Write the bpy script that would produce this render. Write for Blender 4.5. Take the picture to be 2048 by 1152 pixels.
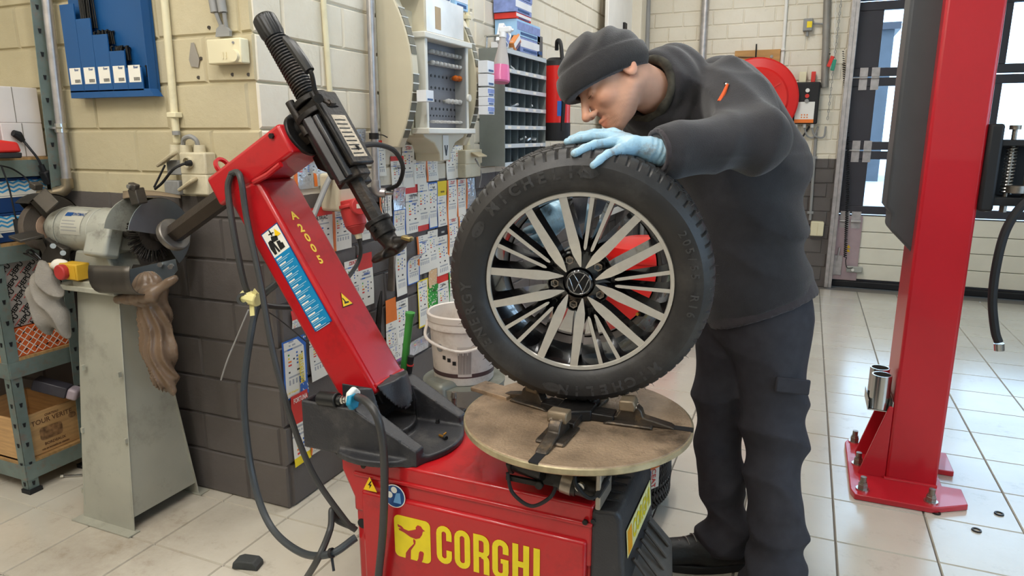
import bpy, bmesh, math, random
import numpy as np
from mathutils import Vector, Matrix, Euler
for o in list(bpy.data.objects): bpy.data.objects.remove(o, do_unlink=True)
S = bpy.context.scene
COL = S.collection
R = math.radians
random.seed(7); rng = np.random.default_rng(7)
# ------------------------------------------------------------------ camera, world, light, exposure
CAM_H, YAW, PITCH, FPX = 1.356, R(22.8), R(12.6), 1380.0
cd = bpy.data.cameras.new('camera'); cd.sensor_width = 36; cd.lens = 36 * FPX / 2048; cd.clip_start = .02; cd.clip_end = 200
cam = bpy.data.objects.new('camera', cd); COL.objects.link(cam)
cam.location = (0, 0, CAM_H); cam.rotation_euler = (R(90) - PITCH, 0, YAW); S.camera = cam
w = bpy.data.worlds.new('overcast_sky'); S.world = w; w.use_nodes = True
bg = w.node_tree.nodes['Background']; bg.inputs[0].default_value = (.50, .74, 1, 1); bg.inputs[1].default_value = 4.4
S.view_settings.view_transform = 'Standard'; S.view_settings.look = 'None'
S.view_settings.exposure = 0.2; S.view_settings.gamma = 1; S.view_settings.use_curve_mapping = False
LAMP_W = 21.0          # watts of each added ceiling tube pair
# pixel (2048x1152 frame) -> world point on a plane, used to read real positions off the photograph
_fw = Vector((-math.sin(YAW) * math.cos(PITCH), math.cos(YAW) * math.cos(PITCH), -math.sin(PITCH)))
_rt = Vector((math.cos(YAW), math.sin(YAW), 0)); _up = _rt.cross(_fw); _c = Vector((0, 0, CAM_H))
def W(x, y, X=None, Y=None, Z=None, D=None):
    r = _fw + _rt * ((x - 1024) / FPX) - _up * ((y - 576) / FPX)
    if X is not None: t = (X - _c.x) / r.x
    elif Y is not None: t = (Y - _c.y) / r.y
    elif Z is not None: t = (Z - _c.z) / r.z
    else: t = D
    return _c + r * t
# ------------------------------------------------------------------ materials
MATS = {}
def lin(c):
    if isinstance(c, str):
        c = c.lstrip('#'); c = [int(c[i:i+2], 16) / 255 for i in (0, 2, 4)]
        return [x / 12.92 if x <= .04045 else ((x + .055) / 1.055) ** 2.4 for x in c]
    return list(c)
def mat(name, col, rough=.5, metal=0., var=.12, scale=8., bump=0., bscale=60., dirt=None, dirt_amt=0., dscale=5., spec=.5, coat=0., trans=0., alpha=1., ior=1.45, sheen=0., stretch=(1, 1, 1), emit=0.):
    if name in MATS: return MATS[name]
    m = bpy.data.materials.new(name); m.use_nodes = True; MATS[name] = m
    N, L = m.node_tree.nodes, m.node_tree.links; b = N['Principled BSDF']
    c = lin(col)
    tc = N.new('ShaderNodeTexCoord'); mp = N.new('ShaderNodeMapping'); mp.inputs['Scale'].default_value = stretch
    L.new(tc.outputs['Object'], mp.inputs[0])
    nz = N.new('ShaderNodeTexNoise'); nz.inputs['Scale'].default_value = scale; nz.inputs['Detail'].default_value = 5
    L.new(mp.outputs[0], nz.inputs['Vector'])
    rp = N.new('ShaderNodeValToRGB'); L.new(nz.outputs[0], rp.inputs[0])
    rp.color_ramp.elements[0].position = .3; rp.color_ramp.elements[1].position = .7
    rp.color_ramp.elements[0].color = [max(0, x * (1 - var)) for x in c] + [1]
    rp.color_ramp.elements[1].color = [min(1, x * (1 + var)) for x in c] + [1]
    out = rp.outputs[0]
    if dirt:
        n2 = N.new('ShaderNodeTexNoise'); n2.inputs['Scale'].default_value = dscale; n2.inputs['Detail'].default_value = 8; n2.inputs['Roughness'].default_value = .7
        L.new(mp.outputs[0], n2.inputs['Vector'])
        r2 = N.new('ShaderNodeValToRGB'); L.new(n2.outputs[0], r2.inputs[0])
        r2.color_ramp.elements[0].position = .52; r2.color_ramp.elements[1].position = .72
        r2.color_ramp.elements[0].color = (0, 0, 0, 1); r2.color_ramp.elements[1].color = [dirt_amt] * 3 + [1]
        mx = N.new('ShaderNodeMix'); mx.data_type = 'RGBA'
        L.new(r2.outputs[0], mx.inputs['Factor']); L.new(out, mx.inputs['A']); mx.inputs['B'].default_value = lin(dirt) + [1]
        out = mx.outputs['Result']
    L.new(out, b.inputs['Base Color'])
    b.inputs['Roughness'].default_value = rough; b.inputs['Metallic'].default_value = metal
    b.inputs['Specular IOR Level'].default_value = spec; b.inputs['Coat Weight'].default_value = coat
    b.inputs['Transmission Weight'].default_value = trans; b.inputs['Alpha'].default_value = alpha; b.inputs['IOR'].default_value = ior
    b.inputs['Sheen Weight'].default_value = sheen; b.inputs['Sheen Roughness'].default_value = .5
    if emit:
        b.inputs['Emission Color'].default_value = c + [1]; b.inputs['Emission Strength'].default_value = emit
    if bump:
        n3 = N.new('ShaderNodeTexNoise'); n3.inputs['Scale'].default_value = bscale; n3.inputs['Detail'].default_value = 4
        L.new(mp.outputs[0], n3.inputs['Vector'])
        bp = N.new('ShaderNodeBump'); bp.inputs['Strength'].default_value = bump; bp.inputs['Distance'].default_value = .01
        L.new(n3.outputs[0], bp.inputs['Height']); L.new(bp.outputs[0], b.inputs['Normal'])
    return m
# ------------------------------------------------------------------ mesh building
def V(*a): return Vector(a if len(a) > 1 else a[0])
def frame(d, up=(0, 0, 1)):
    d = Vector(d).normalized(); u = Vector(up)
    if abs(d.dot(u.normalized())) > .99: u = Vector((1, 0, 0))
    a = u.cross(d).normalized(); return a, d.cross(a).normalized(), d
class MB:
    def __init__(s): s.v = []; s.f = []; s.m = []
    def add(s, vs, fs, mi=0, M=None):
        n = len(s.v)
        s.v += [tuple(M @ Vector(p)) if M else tuple(p) for p in vs]
        s.f += [tuple(i + n for i in f) for f in fs]; s.m += [mi] * len(fs); return s
    def box(s, c, d, rot=None, mi=0, M=None):
        x, y, z = [k / 2 for k in d]
        vs = [Vector(p) for p in ((-x,-y,-z),(x,-y,-z),(x,y,-z),(-x,y,-z),(-x,-y,z),(x,-y,z),(x,y,z),(-x,y,z))]
        if rot is not None:
            rm = rot if isinstance(rot, Matrix) else Euler(rot).to_matrix()
            vs = [rm @ p for p in vs]
        vs = [p + Vector(c) for p in vs]
        return s.add(vs, [(0,3,2,1),(4,5,6,7),(0,1,5,4),(1,2,6,5),(2,3,7,6),(3,0,4,7)], mi, M)
    def bar(s, a, b, w_, t_, up=(0,0,1), mi=0):
        a, b = Vector(a), Vector(b); x, y, d = frame(b - a, up)
        rm = Matrix((x, y, d)).transposed(); return s.box((a + b) / 2, (w_, t_, (b - a).length), rm, mi)
    def cyl(s, a, b, r0, r1=None, n=16, cap=True, mi=0, rot=0., up=(0,0,1)):
        r1 = r0 if r1 is None else r1; a, b = Vector(a), Vector(b); x, y, d = frame(b - a, up); k = len(s.v)
        for p, r in ((a, r0), (b, r1)):
            for i in range(n):
                t = 2 * math.pi * i / n + rot; s.v.append(tuple(p + (x * math.cos(t) + y * math.sin(t)) * r))
        for i in range(n): s.f.append((k + i, k + (i + 1) % n, k + n + (i + 1) % n, k + n + i)); s.m.append(mi)
        if cap:
            s.f.append(tuple(k + n - 1 - i for i in range(n))); s.f.append(tuple(k + n + i for i in range(n))); s.m += [mi, mi]
        return s
    def lathe(s, prof, o=(0,0,0), axis=(0,0,1), n=32, mi=0, close=False, up=(0,0,1), a0=0, a1=2*math.pi):
        """prof = [(radius, height)...] around axis; caps where radius = 0"""
        x, y, d = frame(axis, up); o = Vector(o); k = len(s.v); full = abs(a1 - a0 - 2 * math.pi) < 1e-6
        nn = n if full else n + 1
        for r, h in prof:
            for i in range(nn):
                t = a0 + (a1 - a0) * i / n; s.v.append(tuple(o + d * h + (x * math.cos(t) + y * math.sin(t)) * r))
        P = len(prof); rg = P if close else P - 1
        for j in range(rg):
            j2 = (j + 1) % P
            for i in range(n):
                i2 = (i + 1) % nn
                s.f.append((k + j*nn + i, k + j*nn + i2, k + j2*nn + i2, k + j2*nn + i)); s.m.append(mi)
        return s
    def tube(s, pts, r, n=8, mi=0, cap=True, flat=None):
        pts = [Vector(p) for p in pts]; k = len(s.v); m = len(pts); x = None
        for i, p in enumerate(pts):
            d = (pts[min(i + 1, m - 1)] - pts[max(i - 1, 0)])
            if d.length < 1e-9: d = Vector((0, 0, 1))
            d.normalize()
            if x is None: x = frame(d)[0]
            x = (x - d * x.dot(d)).normalized(); y = d.cross(x)
            rr = r[i] if isinstance(r, (list, tuple)) else r
            for q in range(n):
                t = 2 * math.pi * q / n; s.v.append(tuple(p + (x * math.cos(t) + y * math.sin(t)) * rr))
        for i in range(m - 1):
            for q in range(n):
                s.f.append((k + i*n + q, k + i*n + (q+1) % n, k + (i+1)*n + (q+1) % n, k + (i+1)*n + q)); s.m.append(mi)
        if cap:
            s.f.append(tuple(k + n - 1 - q for q in range(n))); s.f.append(tuple(k + (m-1)*n + q for q in range(n))); s.m += [mi, mi]
        return s
    def prism(s, poly, depth, M=None, mi=0):
        """2-D polygon (x,y) extruded 0..depth in z, then placed by M"""
        n = len(poly); vs = [(p[0], p[1], 0) for p in poly] + [(p[0], p[1], depth) for p in poly]
        fs = [tuple(range(n - 1, -1, -1)), tuple(range(n, 2 * n))] + [(i, (i+1) % n, n + (i+1) % n, n + i) for i in range(n)]
        return s.add(vs, fs, mi, M)
    def grid(s, fn, nu, nv, mi=0):
        k = len(s.v)
        for j in range(nv + 1):
            for i in range(nu + 1): s.v.append(tuple(fn(i / nu, j / nv)))
        for j in range(nv):
            for i in range(nu):
                a = k + j * (nu + 1) + i; s.f.append((a, a + 1, a + nu + 2, a + nu + 1)); s.m.append(mi(i, j) if callable(mi) else mi)
        return s
    def mesh(s, name, mats, smooth=True, ang=35, fix=True):
        me = bpy.data.meshes.new(name); me.from_pydata(s.v, [], s.f)
        for m in (mats if isinstance(mats, (list, tuple)) else [mats]): me.materials.append(m)
        me.polygons.foreach_set('material_index', s.m)
        if fix:
            bm = bmesh.new(); bm.from_mesh(me); bmesh.ops.recalc_face_normals(bm, faces=bm.faces); bm.to_mesh(me); bm.free()
        if smooth:
            me.polygons.foreach_set('use_smooth', [True] * len(me.polygons)); me.set_sharp_from_angle(angle=R(ang))
        me.update(); return me
    def build(s, name, mats, parent=None, bevel=0, seg=2, smooth=True, ang=35, fix=True, solid=0, M=None):
        return link(name, s.mesh(name, mats, smooth, ang, fix), parent, bevel, seg, solid, M)
WT = {}
def link(name, me, parent=None, bevel=0, seg=2, solid=0, M=None):
    o = bpy.data.objects.new(name, me); COL.objects.link(o)
    if parent is not None:
        o.parent = parent
        if parent.name in WT: o.matrix_parent_inverse = WT[parent.name]
    if M is not None: o.matrix_basis = M
    if solid:
        d = o.modifiers.new('solid', 'SOLIDIFY'); d.thickness = solid; d.offset = 0
    if bevel:
        d = o.modifiers.new('bevel', 'BEVEL'); d.width = bevel; d.segments = seg; d.limit_method = 'ANGLE'; d.angle_limit = R(40)
    return o
def tag(o, label, cat, group=None, kind=None):
    o['label'] = label; o['category'] = cat
    if group: o['group'] = group
    if kind: o['kind'] = kind
    return o
def thing(name, label, cat, loc=(0,0,0), rz=0., group=None, M=None):
    o = bpy.data.objects.new(name, None); COL.objects.link(o); o.empty_display_size = .05
    if M is not None: o.matrix_world = M
    else: o.location = loc; o.rotation_euler = (0, 0, rz)
    return tag(o, label, cat, group)
def wthing(name, label, cat, loc, group=None):
    """a thing whose parts are modelled in room coordinates"""
    o = thing(name, label, cat, loc, group=group); WT[o.name] = Matrix.Translation(-Vector(loc)); return o
def struct(o): o['kind'] = 'structure'; return o
def dup(root, M=None, label=None, parent=None):
    c = root.copy(); COL.objects.link(c)
    if parent is not None: c.parent = parent
    if M is not None: c.matrix_basis = M
    if label: c['label'] = label
    for ch in list(root.children):
        dup(ch, parent=c)
    return c
def spline(pts, n=60, closed=False):
    P = [Vector(p) for p in pts]; out = []; m = len(P)
    Q = [P[0] * 2 - P[1]] + P + [P[-1] * 2 - P[-2]]
    per = max(2, n // (m - 1))
    for i in range(1, m):
        a, b, c, d = Q[i-1], Q[i], Q[i+1], Q[i+2]
        for k in range(per):
            t = k / per
            out.append(.5 * ((2*b) + (c-a)*t + (2*a-5*b+4*c-d)*t*t + (3*b-a-3*c+d)*t**3))
    out.append(P[-1]); return out
def up_to(a, b, z=3.38):
    """carry a pipe that leaves the frame at its top on to the ceiling"""
    d = Vector(a) - Vector(b); return Vector(b) + d * ((z - b[2]) / d.z)
def text_mesh(body, size=1., mat_=None, thick=.0, ext=.0, align='CENTER', xs=1., shear=0., space=1.):
    cu = bpy.data.curves.new('lettering', 'FONT'); cu.body = body; cu.size = size; cu.align_x = align; cu.align_y = 'CENTER'
    cu.offset = thick; cu.extrude = ext; cu.shear = shear; cu.resolution_u = 3; cu.space_character = space
    ob = bpy.data.objects.new('lettering', cu); COL.objects.link(ob)
    me = bpy.data.meshes.new_from_object(ob.evaluated_get(bpy.context.evaluated_depsgraph_get()))
    bpy.data.objects.remove(ob); bpy.data.curves.remove(cu)
    if xs != 1.:
        for v in me.vertices: v.co.x *= xs
    me.materials.clear(); me.materials.append(mat_)
    return me
def place(o_, x, y, z=None):
    """matrix with origin o_, local x along x, local y along y"""
    x = Vector(x).normalized(); y = Vector(y); y = (y - x * y.dot(x)).normalized(); z = x.cross(y)
    M = Matrix((x, y, z)).transposed().to_4x4(); M.translation = Vector(o_); return M
def text(body, M, size, mat_, parent=None, name='lettering', **k):
    me = text_mesh(body, size, mat_, **k); o = link(name, me, parent, M=M); return o
# ------------------------------------------------------------------ implicit surfaces (numpy surface nets)
def surfnet(f, lo, hi, h):
    if lo is None: ax = [np.asarray(a, float) for a in h]; n = np.array([len(a) for a in ax])      # uneven grid lines
    else:
        lo = np.array(lo, float); hi = np.array(hi, float); n = np.ceil((hi - lo) / h).astype(int) + 1
        ax = [lo[i] + h * np.arange(n[i]) for i in range(3)]
    # coarse pass first, then only the band of grid points near the surface
    k = 4; ix = [np.minimum(np.arange(0, m + k - 1, k), m - 1) for m in n]
    Gc = np.stack(np.meshgrid(*[ax[i][ix[i]] for i in range(3)], indexing='ij'), -1)
    vc = f(Gc.reshape(-1, 3)).reshape(Gc.shape[:3])
    near = [np.minimum((np.arange(m) + k // 2) // k, len(ix[i]) - 1) for i, m in enumerate(n)]
    v = vc[np.ix_(*near)].astype(np.float32)
    cellw = [np.abs(ax[i] - ax[i][ix[i]][near[i]]) for i in range(3)]
    dist = np.sqrt(cellw[0][:, None, None] ** 2 + cellw[1][None, :, None] ** 2 + cellw[2][None, None, :] ** 2)
    band = np.abs(v) < dist * 1.5 + .006
    J = np.argwhere(band)
    v[band] = f(np.stack([ax[i][J[:, i]] for i in range(3)], 1))
    ins = v < 0
    c = np.zeros(n - 1, int)
    offs = [(a, b, d) for a in (0, 1) for b in (0, 1) for d in (0, 1)]
    sl = lambda o, m=1: tuple(slice(o[i], n[i] - m + o[i]) for i in range(3))
    for o in offs: c += ins[sl(o)]
    act = (c > 0) & (c < 8); idx = -np.ones(n - 1, int); I = np.argwhere(act); idx[act] = np.arange(len(I))
    acc = np.zeros((len(I), 3)); cnt = np.zeros(len(I))
    for o in offs:
        for a in range(3):
            if o[a]: continue
            o2 = list(o); o2[a] = 1
            v0 = v[tuple((I + o).T)]; v1 = v[tuple((I + o2).T)]; s_ = (v0 < 0) != (v1 < 0)
            t = np.where(s_, v0 / np.where(s_, v0 - v1, 1), 0)
            p = np.tile(np.array(o, float), (len(I), 1)); p[:, a] = t
            acc[s_] += p[s_]; cnt[s_] += 1
    P = I + acc / cnt[:, None]; P = np.stack([np.interp(P[:, i], np.arange(n[i]), ax[i]) for i in range(3)], 1); F = []
    for a in range(3):
        b, d = (a + 1) % 3, (a + 2) % 3
        s0 = [slice(None)] * 3; s1 = [slice(None)] * 3; s0[a] = slice(0, -1); s1[a] = slice(1, None)
        e = ins[tuple(s0)] != ins[tuple(s1)]
        E = np.argwhere(e); E = E[(E[:, b] > 0) & (E[:, d] > 0) & (E[:, b] < n[b] - 1) & (E[:, d] < n[d] - 1)]
        def gi(db, dd):
            q = E.copy(); q[:, b] -= db; q[:, d] -= dd; return idx[tuple(q.T)]
        q = np.stack([gi(1, 1), gi(0, 1), gi(0, 0), gi(1, 0)], 1)
        fl = ins[tuple(E.T)]; q[~fl] = q[~fl][:, ::-1]; F.append(q)
    F = np.concatenate(F); return P, F[(F >= 0).all(1)]
def sdf_obj(name, f, lo, hi, h, mats, parent=None, M=None, midx=None, smooth_it=0):
    P, F = surfnet(f, lo, hi, h)
    me = bpy.data.meshes.new(name); me.from_pydata(P.tolist(), [], F.tolist())
    for m in (mats if isinstance(mats, (list, tuple)) else [mats]): me.materials.append(m)
    if midx is not None: me.polygons.foreach_set('material_index', midx(P[F].mean(1)).astype(np.int32))
    me.polygons.foreach_set('use_smooth', [True] * len(F)); me.update()
    o = link(name, me, parent, M=M)
    if smooth_it:
        d = o.modifiers.new('smooth', 'SMOOTH'); d.iterations = smooth_it; d.factor = .5
    return o
A_ = lambda p: np.array(p, float)
def smin(a, b, k):
    h = np.clip(.5 + .5 * (b - a) / k, 0, 1); return b + (a - b) * h - k * h * (1 - h)
def smax(a, b, k): return -smin(-a, -b, k)
def cap(P, a, b, r0, r1=None):
    r1 = r0 if r1 is None else r1; a, b = A_(a), A_(b); d = b - a
    t = np.clip(((P - a) @ d) / (d @ d), 0, 1); return np.linalg.norm(P - a - t[:, None] * d, axis=1) - (r0 + (r1 - r0) * t)
def ecap(P, a, b, r0, r1, side, s):
    """capsule squashed to s of its radius along side"""
    side = A_(side) / np.linalg.norm(side); a, b = A_(a), A_(b); d = b - a
    t = np.clip(((P - a) @ d) / (d @ d), 0, 1); q = P - a - t[:, None] * d
    k = q @ side; q = q + (k * (1 / s - 1))[:, None] * side
    return (np.linalg.norm(q, axis=1) - (r0 + (r1 - r0) * t)) * min(1, s) ** .5
def ell(P, c, r, Rm=None):
    q = P - A_(c)
    if Rm is not None: q = q @ A_(Rm)          # columns of Rm = local axes in world
    r = A_(r); k0 = np.linalg.norm(q / r, axis=1); k1 = np.linalg.norm(q / r**2, axis=1); return k0 * (k0 - 1) / np.maximum(k1, 1e-9)
def sbox(P, c, hs, r=0., Rm=None):
    q = P - A_(c)
    if Rm is not None: q = q @ A_(Rm)
    q = np.abs(q) - (A_(hs) - r); return np.linalg.norm(np.maximum(q, 0), axis=1) + np.minimum(q.max(1), 0) - r
def nz3(P, f, seed=0):
    q = P * f + seed * 7.13
    return (np.sin(q[:, 0] * 1.7 + np.sin(q[:, 1] * 1.3 + seed)) + np.sin(q[:, 1] * 1.9 + np.sin(q[:, 2] * 1.1)) + np.sin(q[:, 2] * 2.1 + np.sin(q[:, 0] * 1.5))) / 3
# ================================================================== THE ROOM
XL, YP, YB, PAINT = -1.65, 1.81, 6.74, 1.145      # label wall plane, pier plane, back wall plane, height of the paint line
def masonry_mat(name='painted_masonry', w0='#d0c6ab', w1='#e5dcc6'):
    m = bpy.data.materials.new(name); m.use_nodes = True
    N, L = m.node_tree.nodes, m.node_tree.links; b = N['Principled BSDF']
    g = N.new('ShaderNodeNewGeometry'); sp = N.new('ShaderNodeSeparateXYZ'); L.new(g.outputs['Position'], sp.inputs[0])
    def noise(s, d=6, r=.6):
        n = N.new('ShaderNodeTexNoise'); n.inputs['Scale'].default_value = s; n.inputs['Detail'].default_value = d; n.inputs['Roughness'].default_value = r
        L.new(g.outputs['Position'], n.inputs['Vector']); return n
    def ramp(src, p0, p1, c0, c1):
        r = N.new('ShaderNodeValToRGB'); L.new(src, r.inputs[0]); e = r.color_ramp.elements
        e[0].position, e[1].position = p0, p1; e[0].color = lin(c0) + [1]; e[1].color = lin(c1) + [1]; return r.outputs[0]
    def mix(f, a, b_):
        x = N.new('ShaderNodeMix'); x.data_type = 'RGBA'; L.new(f, x.inputs['Factor']); L.new(a, x.inputs['A']); L.new(b_, x.inputs['B']); return x.outputs['Result']
    n1 = noise(1.6); n2 = noise(14, 8, .7); n3 = noise(38, 6, .7)
    white = ramp(n1.outputs[0], .3, .72, w0, w1)
    stain = ramp(n2.outputs[0], .62, .78, (0, 0, 0), (.35, .35, .35))
    brown = N.new('ShaderNodeRGB'); brown.outputs[0].default_value = lin('#8c7a60') + [1]
    white = mix(stain, white, brown.outputs[0])
    dark = ramp(n1.outputs[0], .3, .75, '#544e4b', '#68625e')
    sc = ramp(n3.outputs[0], .68, .76, (0, 0, 0), (.3, .3, .3))
    gre = N.new('ShaderNodeRGB'); gre.outputs[0].default_value = lin('#8d857c') + [1]
    dark = mix(sc, dark, gre.outputs[0])
    ad = N.new('ShaderNodeMath'); ad.operation = 'MULTIPLY_ADD'; L.new(n2.outputs[0], ad.inputs[0]); ad.inputs[1].default_value = .006; L.new(sp.outputs['Z'], ad.inputs[2])
    gt = N.new('ShaderNodeMath'); gt.operation = 'GREATER_THAN'; L.new(ad.outputs[0], gt.inputs[0]); gt.inputs[1].default_value = PAINT
    L.new(mix(gt.outputs[0], dark, white), b.inputs['Base Color']); b.inputs['Roughness'].default_value = .62
    bp = N.new('ShaderNodeBump'); bp.inputs['Strength'].default_value = .35; bp.inputs['Distance'].default_value = .006
    L.new(n3.outputs[0], bp.inputs['Height']); L.new(bp.outputs[0], b.inputs['Normal']); return m
MM = masonry_mat(w0='#d6cdb8', w1='#e8e1d1'); MMP = masonry_mat('darkened_pier_masonry', '#b5a988', '#c9be9f')      # pier paint is yellower, and darkened to offset strong lamp light on it
brick_cache = {}
def brick_mesh(l, h, seed=0, mm=None):
    mm = mm or MM; k = (round(l, 3), round(h, 3), seed, mm.name)
    if k not in brick_cache:
        # front face a little uneven, chamfered arris; local x along the wall, z up, front towards -y
        r = random.Random(seed * 91 + int(l * 1000)); d = .008; c = .006
        mb = MB(); j = lambda a: a + r.uniform(-.0022, .0022)
        o4 = [(-l/2, 0, -h/2), (l/2, 0, -h/2), (l/2, 0, h/2), (-l/2, 0, h/2)]
        i4 = [(j(-l/2 + c), -d + r.uniform(-.002, .001), j(-h/2 + c)), (j(l/2 - c), -d + r.uniform(-.002, .001), j(-h/2 + c)), (j(l/2 - c), -d + r.uniform(-.002, .001), j(h/2 - c)), (j(-l/2 + c), -d + r.uniform(-.002, .001), j(h/2 - c))]
        mb.add(o4 + i4, [(4, 5, 6, 7)] + [(i, (i+1) % 4, 4 + (i+1) % 4, 4 + i) for i in range(4)])
        brick_cache[k] = mb.mesh('brick', mm, smooth=False)
    return brick_cache[k]
def lay(parent, P0, along, rz, x0, x1, zs, L_, joint=.005, mm=None):
    """bricks on a vertical wall: local axis 'along' from x0 to x1, courses between heights zs"""
    for k in range(len(zs) - 1):
        h = zs[k+1] - zs[k]; off = (k % 2) * L_ / 2 + random.Random(k * 5).uniform(-.03, .03)
        x = x0 - L_ + off % L_
        while x < x1 - .02:
            a, b = max(x, x0), min(x + L_, x1)
            if b - a > .05:
                o = link('brick', brick_mesh(b - a - joint, h - joint, random.randrange(4), mm), parent)
                o.location = Vector(P0) + Vector(along) * ((a + b) / 2) + Vector((0, 0, (zs[k] + zs[k+1]) / 2)); o.rotation_euler = (0, 0, rz)
            x += L_
wp = struct(MB().box((-2.482, YP + .15 + .008, 1.7), (1.648, .3, 3.4)).build('wall_pier', MMP))
zs = [0, .17] + [.17 + .15 * k for k in range(1, 17)]
lay(wp, (0, YP + .008, 0), (1, 0, 0), 0, -3.3, XL, zs, .36, mm=MMP)
wl = struct(MB().box((XL - .16 - .008, 4.45, 1.7), (.32, 4.68, 3.4)).build('wall_left', MM))
lay(wl, (XL - .008, 0, 0), (0, 1, 0), R(90), YP + .001, 3.41, zs, .33)
zs2 = [.055 + .125 * k for k in range(0, 23)]
lay(wl, (XL - .008, 0, 0), (0, 1, 0), R(90), 3.41, YB, zs2, .27)
wb = struct(MB().box((-.7, YB + .15 + .008, 1.7), (1.9, .3, 3.4)).build('wall_back', MM))
lay(wb, (0, YB + .008, 0), (1, 0, 0), 0, XL, .235, [.055 + .125 * k for k in range(0, 21)], .262)
struct(MB().box((1.9, YB + .15, 3.2), (3.4, .3, .4)).build('wall_lintel', MM))
wr_ = MB().box((3.65, 2.9, .4), (.2, 8.2, .8)).box((3.65, 2.9, 2.95), (.2, 8.2, .9))  # unseen wall; its window openings are invented and sized to let daylight in
wr_.box((3.65, 4.75, 1.65), (.2, 4.5, 1.7)).box((3.65, .9, 1.65), (.2, .12, 1.7)).box((3.65, -1.05, 1.65), (.2, .35, 1.7))
struct(wr_.build('wall_right', MM))
struct(MB().box((.1, -1.15, 1.7), (7.3, .2, 3.4)).build('wall_rear', MM))
struct(MB().box((-3.5, .45, 1.7), (.2, 3.2, 3.4)).build('wall_far_left', MM))
# pilaster in the far left corner, boxed-in column of the label wall
struct(MB().box((XL + .09, YB - .14, 1.7), (.18, .24, 3.4)).build('trim_1', MM, bevel=.006))
# ---------------- floor: grout slab and 30 cm tiles
grout = mat('grout', '#6f6a63', .8)
fl = struct(MB().box((.3, 2.9, -.02), (8.0, 8.0, .028)).build('floor', grout))
tm = bpy.data.materials.new('floor_tile'); tm.use_nodes = True
def tile_mat(m):
    N, L = m.node_tree.nodes, m.node_tree.links; b = N['Principled BSDF']
    g = N.new('ShaderNodeNewGeometry'); oi = N.new('ShaderNodeObjectInfo')
    def noise(s, d=6, r=.6):
        n = N.new('ShaderNodeTexNoise'); n.inputs['Scale'].default_value = s; n.inputs['Detail'].default_value = d; n.inputs['Roughness'].default_value = r
        L.new(g.outputs['Position'], n.inputs['Vector']); return n
    n1, n2, n3 = noise(1.3), noise(9, 8, .75), noise(70, 4)
    r1 = N.new('ShaderNodeValToRGB'); L.new(n1.outputs[0], r1.inputs[0]); e = r1.color_ramp.elements
    e[0].position, e[1].position = .3, .7; e[0].color = lin('#c4bcab') + [1]; e[1].color = lin('#d6cfc0') + [1]
    r2 = N.new('ShaderNodeValToRGB'); L.new(n2.outputs[0], r2.inputs[0]); e = r2.color_ramp.elements
    e[0].position, e[1].position = .56, .8; e[0].color = (0, 0, 0, 1); e[1].color = (.5, .5, .5, 1)
    # oil and rust staining round the grinder stand, a stain with its own place and shape on the floor
    dv = N.new('ShaderNodeVectorMath'); dv.operation = 'DISTANCE'; L.new(g.outputs['Position'], dv.inputs[0]); dv.inputs[1].default_value = (-2.03, 1.42, 0)
    r3 = N.new('ShaderNodeMapRange'); L.new(dv.outputs['Value'], r3.inputs[0]); r3.inputs[1].default_value = .55; r3.inputs[2].default_value = 0.; r3.inputs[3].default_value = 0.; r3.inputs[4].default_value = .85
    mu = N.new('ShaderNodeMath'); mu.operation = 'MULTIPLY'; L.new(r3.outputs[0], mu.inputs[0]); L.new(n2.outputs[0], mu.inputs[1])
    mx = N.new('ShaderNodeMix'); mx.data_type = 'RGBA'; L.new(r2.outputs[0], mx.inputs['Factor']); L.new(r1.outputs[0], mx.inputs['A']); mx.inputs['B'].default_value = lin('#8a7c68') + [1]
    m2 = N.new('ShaderNodeMix'); m2.data_type = 'RGBA'; L.new(mu.outputs[0], m2.inputs['Factor']); L.new(mx.outputs['Result'], m2.inputs['A']); m2.inputs['B'].default_value = lin('#6b4c22') + [1]
    hs = N.new('ShaderNodeHueSaturation'); L.new(m2.outputs['Result'], hs.inputs['Color'])
    mr = N.new('ShaderNodeMapRange'); L.new(oi.outputs['Random'], mr.inputs[0]); mr.inputs[3].default_value = .96; mr.inputs[4].default_value = 1.04; L.new(mr.outputs[0], hs.inputs['Value'])
    L.new(hs.outputs[0], b.inputs['Base Color'])
    rr = N.new('ShaderNodeMapRange'); L.new(n2.outputs[0], rr.inputs[0]); rr.inputs[3].default_value = .08; rr.inputs[4].default_value = .34; L.new(rr.outputs[0], b.inputs['Roughness'])
    b.inputs['Coat Weight'].default_value = .7; b.inputs['Coat Roughness'].default_value = .2
    bp = N.new('ShaderNodeBump'); bp.inputs['Strength'].default_value = .08; bp.inputs['Distance'].default_value = .004; L.new(n3.outputs[0], bp.inputs['Height']); L.new(bp.outputs[0], b.inputs['Normal'])
tile_mat(tm)
TP, TX, TY = .304, .2, 2.675; a = TP / 2 - .002; c_ = .0025
tb = MB(); tb.add([(-a, -a, -.006), (a, -a, -.006), (a, a, -.006), (-a, a, -.006), (-a + c_, -a + c_, 0), (a - c_, -a + c_, 0), (a - c_, a - c_, 0), (-a + c_, a - c_, 0)], [(4, 5, 6, 7)] + [(i, (i+1) % 4, 4 + (i+1) % 4, 4 + i) for i in range(4)])
tile_me = tb.mesh('tile', tm, smooth=False)
def in_view(p, mg=60):
    d = Vector(p) - _c; z = d.dot(_fw)
    if z < .2: return False
    x = 1024 + FPX * d.dot(_rt) / z; y = 576 - FPX * d.dot(_up) / z
    return -mg < x < 2048 + mg and -mg < y < 1152 + mg
cells = []; rest = MB()
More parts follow.
